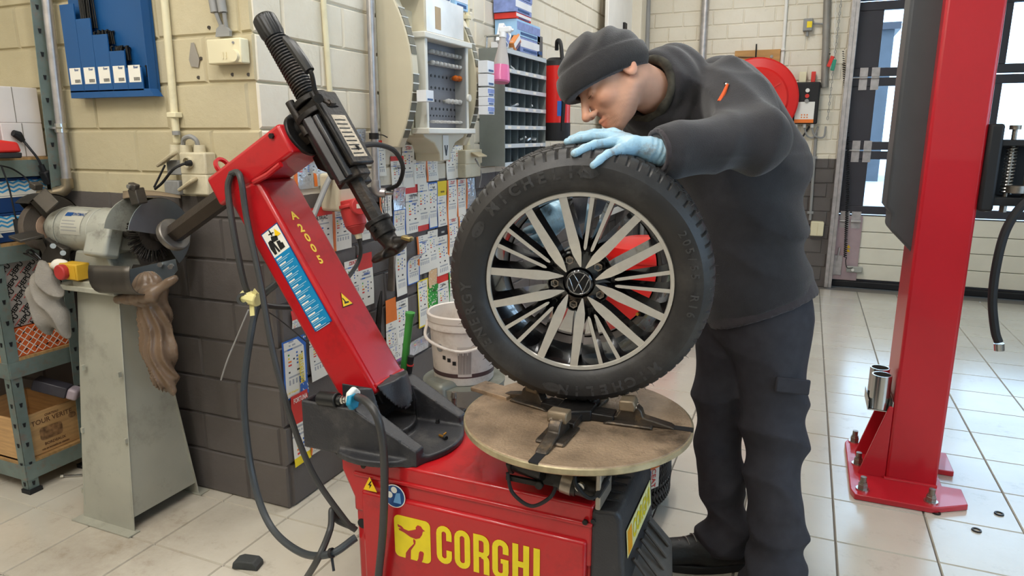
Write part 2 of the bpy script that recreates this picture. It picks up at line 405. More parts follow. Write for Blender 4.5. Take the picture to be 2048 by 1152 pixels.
for i in range(-14, 14):
    for j in range(-9, 14):
        x, y = TX + TP * (i + .5), TY + TP * (j + .5)
        if y > YB - .02 or x > 3.9: continue
        if x < XL - .2 and y > YP + .2: continue
        vis = any(in_view((x + u, y + v, 0), 0) for u in (-a, 0, a) for v in (-a, 0, a))
        cells.append((not vis, (x * x + y * y), x, y))
cells.sort()
for k, (nv, d, x, y) in enumerate(cells):
    if k < 296 and not nv:
        o = link('tile', tile_me, fl); o.location = (x, y, 0)
    else: rest.add([(x + vx, y + vy, vz) for vx, vy, vz in tb.v], tb.f)
ro = rest.build('far_tiles', tm, fl, smooth=False); ro['kind'] = 'stuff'
# ---------------- ceiling with unseen tube lamps, added and placed to light the scene
white_paint = mat('white_paint', '#e8e6df', .6, var=.03)
ce = struct(MB().box((.3, 2.9, 3.45), (8.0, 8.4, .1)).build('ceiling', white_paint))
tube_m = mat('lamp_tube', (1, .97, .92), .4, emit=4.0, var=0)
alu = mat('aluminium', '#b9bcc0', .35, .9, bump=.05)
for n_, (lx, ly) in enumerate(((-.9, .9), (-.9, 3.0), (-2.5, -.4), (-.6, 5.1), (-1.5, -.5), (-.4, -.5))):
    t = thing('added_ceiling_lamp', 'unseen twin tube lamp added on the ceiling ' + ('over the tyre changer column', 'between the wheel and the pigeonhole cabinet', 'farthest left in the front of the room', 'nearest the brick back wall', 'in the front left of the room', 'right behind the camera')[n_], 'lamp', (lx, ly, 3.32), group='added ceiling lamps')
    MB().box((0, 0, .06), (.16, 1.26, .05)).build('housing', white_paint, t, bevel=.006)
    for s in (-1, 1): MB().cyl((s * .04, -.6, .015), (s * .04, .6, .015), .013, n=10).build('tube', tube_m, t)
    ld = bpy.data.lights.new('tube_light', 'AREA'); ld.shape = 'RECTANGLE'; ld.size = .2; ld.size_y = 1.2; ld.energy = LAMP_W; ld.color = (1, .975, .94)
    lo = bpy.data.objects.new('tube_light', ld); COL.objects.link(lo); lo.parent = t; lo.location = (0, 0, -.01)
# ---------------- sectional door in the back wall
anth = mat('anthracite_aluminium', '#3b3a40', .45, .2, var=.05)
cream = mat('cream_panel', '#e6e1cf', .5, var=.03)
galv = mat('galvanised_steel', '#b7b3b2', .38, .75, var=.15, scale=25, bump=.05)
rubber = mat('black_rubber', '#1b1b1d', .6, var=.2)
glass = mat('window_glass', (1, 1, 1), .02, trans=1., var=0, ior=1.1, spec=.3)
door = struct(thing('door_1', 'dark framed sectional overhead door with windows', 'door', (0, 0, 0))); del door['label'], door['category']
YD = YB + .09
def pz(px, py): return W(px, py, Y=YD).z
secs = [(.06, .655), (.665, 1.21), (1.22, 1.82), (1.83, 2.43), (2.44, 3.0)]
DX0, DX1 = .30, 3.4
for k, (z0, z1) in enumerate(secs):
    if k == 0:
        mb = MB().box(((DX0 + DX1) / 2, YD + .02, (z0 + z1) / 2), (DX1 - DX0, .03, z1 - z0)); mb.build('door_panel', anth, door)
        for q in range(4):
            h = (z1 - z0 - .02) / 4; zz = z0 + .015 + h * (q + .5)
            MB().box((DX0 + .16 + (DX1 - DX0 - .16) / 2, YD, zz), (DX1 - DX0 - .16, .02, h - .005)).build('cream_board', cream, door, bevel=.004)
    else:
        fr = MB(); xs = [(DX0, DX0 + .19), (1.33, 1.39), (2.34, 2.40), (DX1 - .1, DX1)]
        fr.box(((DX0 + DX1) / 2, YD, z0 + .035), (DX1 - DX0, .05, .07)); fr.box(((DX0 + DX1) / 2, YD, z1 - .035), (DX1 - DX0, .05, .07))
        for x0, x1 in xs: fr.box(((x0 + x1) / 2, YD, (z0 + z1) / 2), (x1 - x0, .048, z1 - z0 - .14))
        fr.build('door_frame', anth, door, bevel=.004)
        for (a0, a1), (b0, b1) in zip(xs, xs[1:]):
            MB().box(((a1 + b0) / 2, YD, (z0 + z1) / 2), (b0 - a1, .008, z1 - z0 - .13)).build('window_pane', glass, door)
MB().box(((DX0 + DX1) / 2, YD, .03), (DX1 - DX0, .06, .06)).build('rubber_seal', rubber, door, bevel=.01)
trk = MB().box((.255, YB - .005, 1.5), (.035, .07, 3.0)).box((.285, YB - .03, 1.5), (.03, .012, 3.0)); trk.build('guide_rail', galv, door, bevel=.004)
blue_dk = mat('vertical_pinkish_steel', '#b9a5a9', .35, .6, var=.1)
for hz in (1.82, 1.215):
    for hx in (.385, .475):
        mb = MB().box((hx, YD - .03, hz + .045), (.062, .004, .075)).box((hx, YD - .03, hz - .055), (.062, .004, .09)).cyl((hx - .03, YD - .04, hz), (hx + .03, YD - .04, hz), .012, n=10)
        for a_ in (-.02, .02):
            for b_ in (.07, .03, -.04, -.08): mb.cyl((hx + a_, YD - .036, hz + b_), (hx + a_, YD - .03, hz + b_), .006, n=8)
        mb.build('hinge', galv, door)
    MB().cyl((.26, YD - .04, hz), (.40, YD - .04, hz), .006, n=8).build('hinge_pin', galv, door)
mb = MB().box((.40, YD - .025, .355), (.2, .004, .58)); pl = mb.build('end_plate', blue_dk, door)
for hx in (.355, .445):
    MB().box((hx, YD - .032, .635), (.075, .006, .1)).box((hx, YD - .034, .56), (.075, .006, .045)).cyl((hx - .04, YD - .042, .60), (hx + .04, YD - .042, .60), .012, n=10).build('hinge', galv, door)
yel = mat('warning_yellow', '#f0c514', .5, var=.03); blk = mat('print_black', '#151515', .6, var=.02)
for zz in (.37, .335): MB().prism([(-.017, -.013), (.017, -.013), (0, .017)], .001, place((.41, YD - .028, zz), (1, 0, 0), (0, 0, 1))).build('warning_sticker', yel, pl)
mb = MB().box((.335, YD - .04, .2), (.07, .03, .18)).cyl((.325, YD - .05, .24), (.34, YD - .05, .36), .008, n=8); mb.build('cable_bracket', galv, door, bevel=.004)
MB().box((.475, YD - .045, .17), (.13, .04, .055)).build('junction_box', mat('clear_grey_plastic', '#a9aaa2', .3, var=.1), door, bevel=.008)
MB().cyl((.46, YD - .066, .17), (.46, YD - .09, .17), .012, n=12).build('cable_gland', white_paint, door)
# coiled spring cable hanging along the door edge
pts = []
n_t = 96
top, bot = W(1686, 100, Y=YD - .08), W(1690, 515, Y=YD - .08)
for i in range(n_t * 8 + 1):
    t = i / (n_t * 8); th = 2 * math.pi * i / 8
    p = top.lerp(bot, t); p.x += .028 * math.sin(t * 3.1); pts.append(p + Vector((math.cos(th) * .0115, math.sin(th) * .0115, 0)))
cc = wthing('coiled_cable', 'black coiled spring cable hanging along the door rail', 'cable', (.4, YD - .09, .5))
MB().tube(pts, .0042, n=5).build('coil', rubber, cc)
e1 = pts[-1]; MB().tube(spline([e1, e1 + Vector((-.005, 0, -.03)), e1 + Vector((.012, 0, -.09)), (.46, YD - .09, .19)], 16), .004, n=6).build('cable_end', rubber, cc)
MB().tube(spline([pts[0], pts[0] + Vector((0, .01, .03)), pts[0] + Vector((-.06, .02, .03)), W(1648, 101, Y=YB - .02), W(1650, 108, Y=YB - .02), pts[0] + Vector((-.04, .03, -.02))], 30), .005, n=6).build('cable_lead', rubber, cc)
# ---------------- outside: yard and the building opposite
snow = mat('snowy_yard', '#b9c4cf', .8, var=.06, scale=.6)
yd = struct(MB().box((4, 27, -.12), (60, 40, .1)).build('ground_yard', snow))
gb = mat('grey_blue_render', '#4b4f55', .8, var=.1, scale=3)
bt = thing('far_building', 'grey blue building across the snowy yard seen through the door windows', 'building', (1.75, 24, -.07))
MB().box((-2.0, 2, 2.2), (4.6, 4, 4.4)).build('wall', gb, bt); MB().box((-2.0, 2, 4.5), (4.9, 4.3, .2)).build('roof', anth, bt)
for wx, wz in ((-.9, 3.2), (-3.2, 3.2)):
    wnd = MB().box((wx, -.02, wz), (.75, .06, 1.0)).build('window', white_paint, bt); MB().box((wx, -.06, wz), (.6, .02, .85)).build('pane', mat('dark_pane', '#54687a', .1, var=.1), wnd)
MB().box((-1.5, -.3, 1.5), (1.8, .9, .08)).build('canopy', white_paint, bt); MB().box((-1.4, -.02, .72), (1.0, .05, 1.4)).build('far_door', mat('dark_far_door', '#20262c', .6), bt)
# ================================================================== TYRE CHANGER
red = mat('red_enamel', '#b3171d', .28, var=.06, scale=4, dirt='#5a0f12', dirt_amt=.5, dscale=9, coat=.3)
blkp = mat('black_moulded_plastic', '#2f2f32', .42, var=.1, scale=20, bump=.12, bscale=220, dirt='#6b6660', dirt_amt=.35, dscale=14)
iron = mat('dark_greased_iron', '#2a2827', .42, .55, var=.25, scale=14, bump=.15, bscale=90, dirt='#5d4a38', dirt_amt=.5)
steel = mat('worn_steel', '#8c8277', .36, .8, var=.2, scale=20, bump=.1, dirt='#4b3a2a', dirt_amt=.7, dscale=9)
rusty = mat('rusty_turntable_steel', '#9c856d', .45, .25, var=.38, scale=9, bump=.3, bscale=130, dirt='#32261b', dirt_amt=1., dscale=7)
bright = mat('bright_steel', '#c3c1bd', .22, .95, var=.08)
rimedge = mat('worn_bright_edge', '#b3a584', .4, .6, var=.25, scale=30)
yellow = mat('logo_yellow', '#e6cf1f', .45, var=.05, scale=30)
cordm = mat('grey_cable_sheath', '#3d3d3c', .45, var=.12)
white_s = mat('sticker_white', '#ece8dc', .45, var=.03); blue_s = mat('sticker_blue', '#1181b4', .4, var=.05); navy = mat('sticker_navy', '#16467f', .4, var=.05)
TC = wthing('tyre_changer', 'red tyre changer with tilted back column and round turntable', 'tyre changer', (-.72, 1.56, 0))
BX0, BX1, BY0, BY1, BZ = -1.085, -.385, 1.405, 1.715, .52
# body: sheet metal cabinet with a flared top flange
mb = MB()
mb.box(((BX0 + .035 + BX1) / 2, (BY0 + BY1) / 2, .24), (BX1 - BX0 - .035, BY1 - BY0, .48))
body = mb.build('cabinet', red, TC, bevel=.008)
sk = [(BX0 + .035, .36), (BX0 + .035, .40), (BX0, .475), (BX0, BZ), (BX1, BZ), (BX1, .46), (BX1, .36)]
MB().prism(sk, BY1 - BY0 + .016, place((0, BY1 + .008, 0), (1, 0, 0), (0, 0, 1))).build('top_flange', red, TC, bevel=.007)
# raised front cover
fc = MB().box(((BX0 + .065 + BX1 - .012) / 2, BY0 - .006, .215), (BX1 - BX0 - .077, .024, .43)).build('front_cover', red, TC, bevel=.008)
MB().box(((BX0 + BX1) / 2 + .02, BY0 - .008, .472), (BX1 - BX0 - .04, .012, .012)).build('front_rib', red, TC, bevel=.004)
for q in ((728, 931), (1171, 1043)):
    p = W(*q, Y=BY0 - .012); MB().cyl(p, p + Vector((0, -.006, 0)), .007, n=6).build('bolt', iron, TC)
FY = BY0 - .0185
def fm(px, py, dz=0.):            # point on the front cover
    return W(px, py, Y=FY)
p = W(754, 1038, Y=BY0 - .018); MB().cyl((BX0 + .052, BY0 + .002, .32), (BX0 + .052, BY0 - .002, .32), .014, n=20).build('cover_hole', rubber, TC)
# emblem and name on the front cover
sx, sz = Vector((1, 0, 0)), Vector((0, 0, 1))
c0, c1 = fm(789, 1035), fm(861, 1110); lw = c1.x - c0.x + .003
lc = Vector(((c0.x + c1.x) / 2, FY, fm(825, 1078).z)); s_ = lw / 2
def rr(w_, h_, r, n=6):
    o = []
    for cx, cy, a0 in ((w_ - r, h_ - r, 0), (-w_ + r, h_ - r, 90), (-w_ + r, -h_ + r, 180), (w_ - r, -h_ + r, 270)):
        for i in range(n + 1):
            t = R(a0 + 90 * i / n); o.append((cx + r * math.cos(t), cy + r * math.sin(t)))
    return o
MB().prism(rr(s_, s_ * 1.12, s_ * .28), .0008, place(lc, sx, sz)).build('emblem', yellow, fc)
bird = [(-.80, .62), (-.78, .50), (-.60, .44), (-.75, .40), (-.72, .33), (-.45, .26), (-.1, .10), (.2, .06), (.42, .16), (.55, .36), (.60, .56), (.72, .60), (.60, .66), (.50, .80), (.32, .82), (.22, .70), (.22, .58), (.05, .50), (-.2, .40), (-.45, .44), (-.58, .56)]
leg = [(.08, .04), (.18, -.05), (.16, -.22), (-.10, -.62), (-.12, -1.1), (-.42, -1.16), (-.38, -.82), (-.18, -.52), (.08, -.22), (.05, -.06)]
slot_ = [(.36, -.62), (.30, -.98), (.22, -1.13), (.48, -1.13), (.56, -.95), (.62, -.62), (.56, -.54), (.42, -.54)]
for nm, pl_ in (('emblem_bird', bird), ('emblem_leg', leg), ('emblem_slot', slot_)):
    MB().prism([(a_ * s_, b_ * s_) for a_, b_ in pl_], .0006, place(lc + Vector((0, -.0009, 0)), sx, sz)).build(nm, red, fc, smooth=False)
x0 = fm(873, 1065).x; x1 = fm(1083, 1130).x; zt = fm(892, 1053).z
cw = (x1 - x0) / 5.62; lh = cw * 2.1
def letters():
    """condensed block letters built from thick strokes; C O R G H I"""
    t = .30; H_ = 2.1
    def ring(w_, gap=None):
        o = rr(w_ / 2, H_ / 2, .38, 5); i_ = rr(w_ / 2 - t, H_ / 2 - t, .12, 5); return o, i_
    return t, H_
t_, H_ = letters()
def stroke_letter(ch, ox):
    mb = MB(); w_ = .86
    M = place((x0 + ox * cw, FY - .0004, zt - lh), sx, sz)
    def B(xa, ya, xb, yb): mb.prism([(xa*cw, ya*cw), (xb*cw, ya*cw), (xb*cw, yb*cw), (xa*cw, yb*cw)], .0009 + .00004 * len(mb.f) / 6, M)
    def arc(cx, cy, ro, ri, a0, a1, ky=1.):
        n = 8; P = [(cx + ro * math.cos(R(a0 + (a1-a0)*i/n)), cy + ky * ro * math.sin(R(a0 + (a1-a0)*i/n))) for i in range(n+1)] + [(cx + ri * math.cos(R(a1 - (a1-a0)*i/n)), cy + ky * ri * math.sin(R(a1 - (a1-a0)*i/n))) for i in range(n+1)]
        mb.prism([(a_*cw, b_*cw) for a_, b_ in P], .0009 + .00004 * len(mb.f) / 6, M)
    r = w_ / 2; ri = r - t_
    if ch in 'COG':
        arc(r, H_ - r, r, ri, 0, 180); arc(r, r, r, ri, 180, 360); B(0, r, t_, H_ - r)
        if ch == 'O': B(w_ - t_, r, w_, H_ - r)
        if ch == 'C': B(w_ - t_, H_ - r - .35, w_, H_ - r); B(w_ - t_, r, w_, r + .35)
        if ch == 'G': B(w_ - t_, H_ - r - .3, w_, H_ - r); B(w_ - t_, r, w_, 1.05); B(r + .02, .85, w_, 1.08)
    if ch == 'R':
        B(0, 0, t_, H_); arc(r, H_ - r, r, ri, 0, 90); B(t_, H_ - t_, r, H_); B(w_ - t_, 1.25, w_, H_ - r); arc(r, 1.25, r, ri, -90, 0, .8); B(t_, 1.25 - r * .8, r, 1.25 - ri * .8 + .02)
        B(w_ - t_, 0, w_, .75); arc(r, .75, r, ri, 0, 90, .8)
    if ch == 'H': B(0, 0, t_, H_); B(w_ - t_, 0, w_, H_); B(t_, .9, w_ - t_, 1.2)
    if ch == 'I': B(0, 0, t_ + .02, H_)
    return mb
for ch, ox in zip('CORGHI', (0, 1.02, 2.06, 3.08, 4.14, 5.22)): stroke_letter(ch, ox).build('letter', yellow, fc, smooth=False)
# warning triangle and round blue sticker
p = fm(740, 969); MB().prism([(-.021, -.018), (.021, -.018), (0, .022)], .0008, place(p, sx, sz)).build('warning_sticker', yel, fc)
MB().prism([(.003, .013), (-.006, .0), (.0, .0), (-.002, -.010), (.006, .003), (.0005, .003), (.006, .012)], .0005, place(p + Vector((0, -.001, -.002)), sx, sz)).build('warning_bolt', blk, fc)
p = fm(789, 992)
MB().cyl(p, p + Vector((0, -.0008, 0)), .0325, n=32).build('round_sticker', white_s, fc); MB().cyl(p, p + Vector((0, -.0012, 0)), .0300, n=32).build('round_sticker_field', navy, fc)
for dx, dz, r_ in ((.0, .018, .009), (-.014, .002, .009)): MB().cyl(p + Vector((dx, 0, dz)), p + Vector((dx, -.0016, dz)), r_, n=18).build('sticker_dot', white_s, fc)
MB().prism([(-.003, -.018), (.02, -.018), (.018, .012), (.006, .01)], .0005, place(p + Vector((0, -.0013, 0)), sx, sz)).build('sticker_drawing', mat('pale_blue', '#6fa3cf', .5), fc)
# black moulded front end with ridges, sticker and pedal hood
EX = -.318
pr = [(BX1 - .005, .05), (BX1 - .005, .515), (-.33, .522), (EX, .50), (EX + .012, .33), (EX + .005, .05)]
be = MB().prism(pr, BY1 - BY0 + .02, place((0, BY1 + .01, 0), (1, 0, 0), (0, 0, 1))).build('front_end_cover', blkp, TC, bevel=.012, seg=3)
for k in range(7):
    y = BY0 + .04 + k * .04; MB().cyl((BX1 + .012, y, .519), (EX - .018, y, .519), .005, n=8).build('cover_ridge', blkp, be)
cp = W(1187, 1042, Y=BY0 - .011); MB().cyl(cp, cp + Vector((0, -.004, 0)), .006, n=8).build('cover_screw', rubber, be)
stk = place((EX + .0085, 1.555, .425), (0, 1, 0), (.07, 0, -1)); stk = place((EX + .0085, 1.555, .425), (0, 1, 0), (-.07, 0, 1))
MB().prism([(-.13, -.035), (.13, -.035), (.13, .035), (-.13, .035)], .001, stk).build('name_sticker', mat('sticker_pale_yellow', '#efe9a8', .35, var=.05), be)
text('CORGHI', place((EX + .0105, 1.575, .425), (0, 1, 0), (-.07, 0, 1)), .062, yellow, be, thick=.002, xs=.8)
MB().prism([(-.125, -.03), (-.085, -.03), (-.085, .03), (-.125, .03)], .0005, place((EX + .0100, 1.555, .425), (0, 1, 0), (-.07, 0, 1))).build('sticker_emblem', mat('orange_yellow', '#f0a51a', .4), be)
hoodm = mat('grey_pedal_plastic', '#4a4541', .5, var=.15, scale=12, bump=.1, dirt='#7a7066', dirt_amt=.4)
# pedal hood: sloping shell standing out of the front end
hp = [Vector((EX - .0, 1.43, .375)), Vector((EX - .0, 1.705, .36)), Vector((-.245, 1.69, .30)), Vector((-.225, 1.60, .255)), Vector((-.235, 1.47, .235)), Vector((EX, 1.41, .29))]
mb = MB(); vs = hp + [v + Vector((-.02, 0, -.17)) for v in hp]
n = len(hp); mb.add(vs, [tuple(range(n)), tuple(range(2*n - 1, n - 1, -1))] + [(i, (i+1) % n, n + (i+1) % n, n + i) for i in range(n)])
ph = mb.build('pedal_hood', hoodm, TC, bevel=.01, seg=3)
for k in range(5):
    t = .16 + k * .17; a_ = hp[0].lerp(hp[1], t); b_ = hp[4].lerp(hp[2], t); MB().tube([a_.lerp(b_, .16) + Vector((.001, 0, .004)), a_.lerp(b_, .92) + Vector((.001, 0, .004))], .005, n=8).build('hood_ridge', hoodm, ph)
for k in range(3):
    y = 1.46 + k * .09; MB().box((-.22, y, .10), (.12, .06, .016), (0, R(-8), 0)).bar((-.3, y, .10), (-.26, y, .10), .03, .03).build('pedal', iron, TC, bevel=.004)
# ---- turntable
TT = (-.475, 1.55); TZ = .67; TR = .283
tt = MB().lathe([(0, TZ), (TR - .006, TZ), (TR - .004, TZ - .002)], (TT[0], TT[1], 0), n=96).lathe([(TR - .004, TZ - .002), (TR, TZ - .004), (TR, TZ - .016), (TR - .003, TZ - .019), (0, TZ - .019)], (TT[0], TT[1], 0), n=96, mi=1).build('turntable', [rusty, rimedge], TC)
ang = [-92, 4, 165, 84]
jawm = mat('worn_jaw_iron', '#4a423a', .42, .6, var=.3, scale=25, bump=.2, dirt='#8a7354', dirt_amt=.7, dscale=18)
for k, a_ in enumerate(ang):
    d = Vector((math.cos(R(a_)), math.sin(R(a_)), 0)); q = Vector((-d.y, d.x, 0)); o = Vector((TT[0], TT[1], TZ))
    MB().bar(o + d * .07 + Vector((0, 0, .0006)), o + d * (TR - .001) + Vector((0, 0, .0006)), .022, .003).build('slot', rubber, tt)
    # jaw: wedge slide with rising clamp block
    M = place(o + Vector((0, 0, .001)), d, Vector((0, 0, 1)))
    r0 = .115 if k != 3 else .06
    mb = MB(); prof = [(r0 - .045, 0), (r0 - .045, .010), (r0 - .015, .016), (r0 + .0, .045), (r0 + .035, .045), (r0 + .045, .036), (r0 + .05, .02), (r0 + .115, .006), (r0 + .125, 0)]
    wd = .030
    mb.prism(prof, wd, M @ Matrix.Translation((0, 0, -wd / 2)))
    mb.prism([(r0 - .045, 0), (r0 - .03, .007), (r0 + .07, .007), (r0 + .075, 0)], .07, M @ Matrix.Translation((0, 0, -.035)))
    jw = mb.build('clamp_jaw', jawm, TC, bevel=.003)
    mb = MB().prism([(r0 - .008, .034), (r0 - .008, .06), (r0 + .026, .062), (r0 + .032, .050), (r0 + .03, .034)], .048, M @ Matrix.Translation((0, 0, -.024)))
    cb = mb.build('jaw_block', mat('worn_jaw_cap', '#7b6c58', .5, .45, var=.2, bump=.15), jw, bevel=.004)
    for s in (-1, 1):
        c = M @ Vector((r0 + .031, .044, s * .012)); MB().cyl(c, c + d * .003, .0045, n=8).build('jaw_bolt', bright, jw)
hub = MB()
for k in range(4):
    d = Vector((math.cos(R(ang[k])), math.sin(R(ang[k])), 0)); o = Vector((TT[0], TT[1], TZ + .009)); hub.bar(o - d * .01 + Vector((0, 0, .004)), o + d * .095, .05, .02)
hub.cyl((TT[0], TT[1], TZ + .001), (TT[0], TT[1], TZ + .0285), .05, n=6)
hub.build('jaw_guide_cross', iron, TC, bevel=.003)
d = Vector((math.cos(R(165)), math.sin(R(165)), 0)); o = Vector((TT[0], TT[1], TZ + .003))
MB().bar(o + d * .2, o + d * .325, .065, .012).build('slide_bar', rusty, TC, bevel=.002)
# ---- clamp cylinders and hoses under the turntable
def tcpart(name, mb, m, **k): return mb.build(name, m, TC, **k)
uy = 1.41
tcpart('drive_pedestal', MB().cyl((TT[0], TT[1], .515), (TT[0], TT[1], .655), .10, n=32), iron)
tcpart('support_plate', MB().box((-.49, 1.42, .60), (.06, .05, .10)), iron, bevel=.004)
tcpart('clamp_cylinder', MB().cyl((-.58, uy - .01, .60), (-.50, uy - .02, .595), .03, n=20).cyl((-.59, uy - .01, .60), (-.578, uy - .01, .60), .036, n=6).box((-.545, uy - .04, .566), (.09, .012, .012)).cyl((-.505, uy - .04, .566), (-.505, uy - .052, .566), .010, n=12), iron, bevel=.002)
tcpart('clamp_cylinder', MB().cyl((-.47, uy - .02, .580), (-.42, uy - .02, .572), .028, n=20).cyl((-.42, uy - .02, .572), (-.375, uy - .02, .566), .024, n=20), iron)
tcpart('cylinder_band', MB().cyl((-.455, uy - .02, .578), (-.430, uy - .02, .574), .0305, n=20), steel)
tcpart('valve_block', MB().box((-.365, uy, .585), (.012, .10, .10)).box((-.40, uy + .02, .60), (.05, .05, .06)), mat('pale_machined_metal', '#a79f93', .35, .7, var=.2), bevel=.003)
c = W(1161, 972, Y=uy - .05); tcpart('chrome_fitting', MB().cyl(c, c + Vector((0, -.008, 0)), .011, n=16), bright)
for pts_, r_ in (([W(1015, 945, Y=1.36), W(1025, 985, Y=1.36), W(1062, 1012, Y=1.36), W(1100, 995, Y=1.36), W(1114, 968, Y=1.37)], .0045), ([W(1150, 940, Y=1.37), W(1152, 970, Y=1.35), W(1178, 996, Y=1.35), W(1200, 984, Y=1.37), W(1216, 955, Y=1.4), W(1228, 936, Y=1.46)], .0045)):
    tcpart('air_tube', MB().tube(spline(pts_, 32), r_, n=8), rubber)
tcpart('tube_sleeve', MB().tube([W(1193, 992, Y=1.362), W(1206, 972, Y=1.372), W(1212, 962, Y=1.39)], .009, n=10), rubber)
# ---- tilting column
ua = R(122.4); u = Vector((math.cos(ua), 0, math.sin(ua))); nn = Vector((math.sin(ua), 0, -math.cos(ua)))
cc0 = Vector((-1.079, 1.545, .669)); cwx, cwy = .125, .15
mb = MB(); P = []
for t, tt0 in ((-.03, 0), (.60, 1)):
    for sn, sy in ((-1, -1), (1, -1), (1, 1), (-1, 1)):
        tt_ = t + (.07 if (tt0 and sn < 0) else 0) + (.03 if tt0 and sn > 0 else 0); P.append(cc0 + u * tt_ + nn * (sn * cwx / 2) + Vector((0, sy * cwy / 2, 0)))
mb.add(P, [(0, 1, 2, 3), (4, 7, 6, 5), (0, 4, 5, 1), (1, 5, 6, 2), (2, 6, 7, 3), (3, 7, 4, 0)])
colm = mb.build('column', red, TC, bevel=.012, seg=3)
MFr = lambda t, n_, off=.0006: cc0 + u * t + nn * n_ + Vector((0, -cwy / 2 - off, 0))          # on the front face
MRt = lambda t, y_, off=.0006: cc0 + u * t + nn * (cwx / 2 + off) + Vector((0, y_, 0))          # on the upper right face
# safety sticker: outline read off the photo, laid on the front face
def on_front(px, py):
    w_ = W(px, py, Y=1.545 - cwy / 2) - cc0; return w_.dot(u), w_.dot(nn)
q = [on_front(*p) for p in ((522, 467), (556, 446), (664, 641), (630, 665))]
ta, tb_ = (q[0][0] + q[1][0]) / 2, (q[2][0] + q[3][0]) / 2; na, nb = (q[0][1] + q[3][1]) / 2, (q[1][1] + q[2][1]) / 2
def fquad(name, m, t0, t1, n0, n1, off): 
    return MB().add([MFr(t0, n0, off), MFr(t0, n1, off), MFr(t1, n1, off), MFr(t1, n0, off)], [(0, 1, 2, 3)]).build(name, m, colm, smooth=False)
fquad('safety_sticker', navy, ta, tb_, na, nb, .0010)
tm_ = ta + (tb_ - ta) * .245; e_ = .003
fquad('sticker_picture', white_s, ta - e_, tm_, na + e_, nb - e_, .0014); fquad('sticker_text_field', blue_s, tm_, tb_ + e_, na + e_, nb - e_, .0014)
ML = lambda t, n_, off: place(MFr(t, n_, off), nn, u)
for k in range(13):
    t = tm_ + (tb_ - tm_) * (k + .35) / 13
    fquad('text_line', white_s, t, t - .004, na + .006, na + .006 + (nb - na) * random.uniform(.3, .42), .0018)
    for j in range(2): fquad('text_line', mat('pale_print', '#8fc3dc', .5), t - .006 - j * .005, t - .008 - j * .005, na + .006, na + (nb - na) * random.uniform(.6, .92), .0018)
hh = ta - tm_
# pictogram: machine and figure in black on the white field
wN = nb - na
def pic(poly): MB().prism([(a_ * wN, b_ * hh) for a_, b_ in poly], .0004, ML(tm_, (na + nb) / 2, .0019)).build('pictogram', blk, colm, smooth=False)
pic([(-.35, .08), (-.22, .08), (-.18, .35), (-.12, .08), (-.02, .08), (-.12, .5), (-.2, .62), (-.36, .6), (-.4, .35)]); pic([(0, .1), (.28, .1), (.28, .3), (.2, .32), (.2, .42), (.02, .45)]); pic([(-.2, .5), (.15, .46), (.2, .62), (-.1, .72)]); pic([(-.05, .72), (.02, .72), (.0, .95), (-.06, .95)]); pic([(-.16, .8), (.12, .76), (.12, .8), (-.16, .84)])
MB().prism([(-.012, -.010), (.012, -.010), (0, .012)], .0004, ML(tm_ + hh * .72, na + wN * .74, .0019)).build('sticker_triangle', yel, colm)
# model lettering and triangle on the upper right face: letters stand one below the other
MR_ = lambda t, y_, off=.0010: place(MRt(t, y_, off), (0, 1, 0), u)
def on_right(px, py):
    n_ = cwx / 2; Pp = cc0 + nn * n_; r = W(px, py, D=1.) - _c; t = (Pp - _c).dot(nn) / r.dot(nn); w_ = _c + r * t - cc0; return w_.dot(u), w_.y
for ch, p in zip('A2005', ((588, 432), (602, 457), (615, 476), (627, 497), (640, 520))):
    t, y_ = on_right(*p); text(ch, MR_(t, y_), .034, mat('lettering_yellow', '#f0c93a', .45, var=.03), colm, thick=.0012, xs=1.1)
t, y_ = on_right(689, 600); MB().prism([(-.024, -.019), (.024, -.019), (0, .024)], .0006, MR_(t, y_)).build('hand_warning_sticker', blk, colm); MB().prism([(-.021, -.017), (.021, -.017), (0, .021)], .0006, MR_(t, y_, .0018)).build('sticker_field', yel, colm)
MB().prism([(-.011, -.011), (.010, -.011), (.009, -.007), (-.002, -.006), (-.003, .0), (-.006, .008), (-.009, .004), (-.006, -.003)], .0005, MR_(t, y_, .0026)).build('pictogram', blk, colm, smooth=False)
MB().tube([MRt(-.012, -.07, .0), MRt(-.012, .07, .0)], .006, n=8).build('weld_seam', red, colm)
# ---- sleeve, horizontal hexagon arm
aa = R(29.3); av = Vector((math.cos(aa), 0, math.sin(aa))); bv = Vector((-math.sin(aa), 0, math.cos(aa)))
AP = lambda s, b, y=1.545: av * s + bv * b + Vector((0, y, 0))
SB = 1.79
sl = MB().bar(AP(-.75, SB), AP(-.44, SB), .15, .088, up=bv).build('arm_sleeve', red, TC, bevel=.01, seg=3)
MB().tube([AP(-.60, SB - .045, 1.47), AP(-.545, SB - .052, 1.468), AP(-.49, SB - .05, 1.468)], .008, n=8).build('weld_seam', red, sl)
MB().cyl(AP(-.475, SB + .025, 1.47), AP(-.475, SB + .025, 1.463), .008, n=6).build('set_screw', iron, sl)
MB().lathe([(.019, -.005), (.027, -.005), (.027, .005), (.019, .005)], AP(-.70, SB + .055, 1.50), av, n=16, close=True).build('cable_ring', red, sl)
MB().cyl(AP(-1.03, SB), AP(-.36, SB), .030, n=6).build('hexagon_arm', mat('dark_brown_iron', '#3d342c', .4, .6, var=.2, bump=.1), TC)
MB().cyl(AP(-1.052, SB), AP(-1.03, SB), .052, n=36).cyl(AP(-1.07, SB), AP(-1.03, SB), .034, n=24).build('arm_end_stop', mat('dull_steel_disc', '#6f6a64', .35, .75, var=.25, scale=20), TC, bevel=.004)
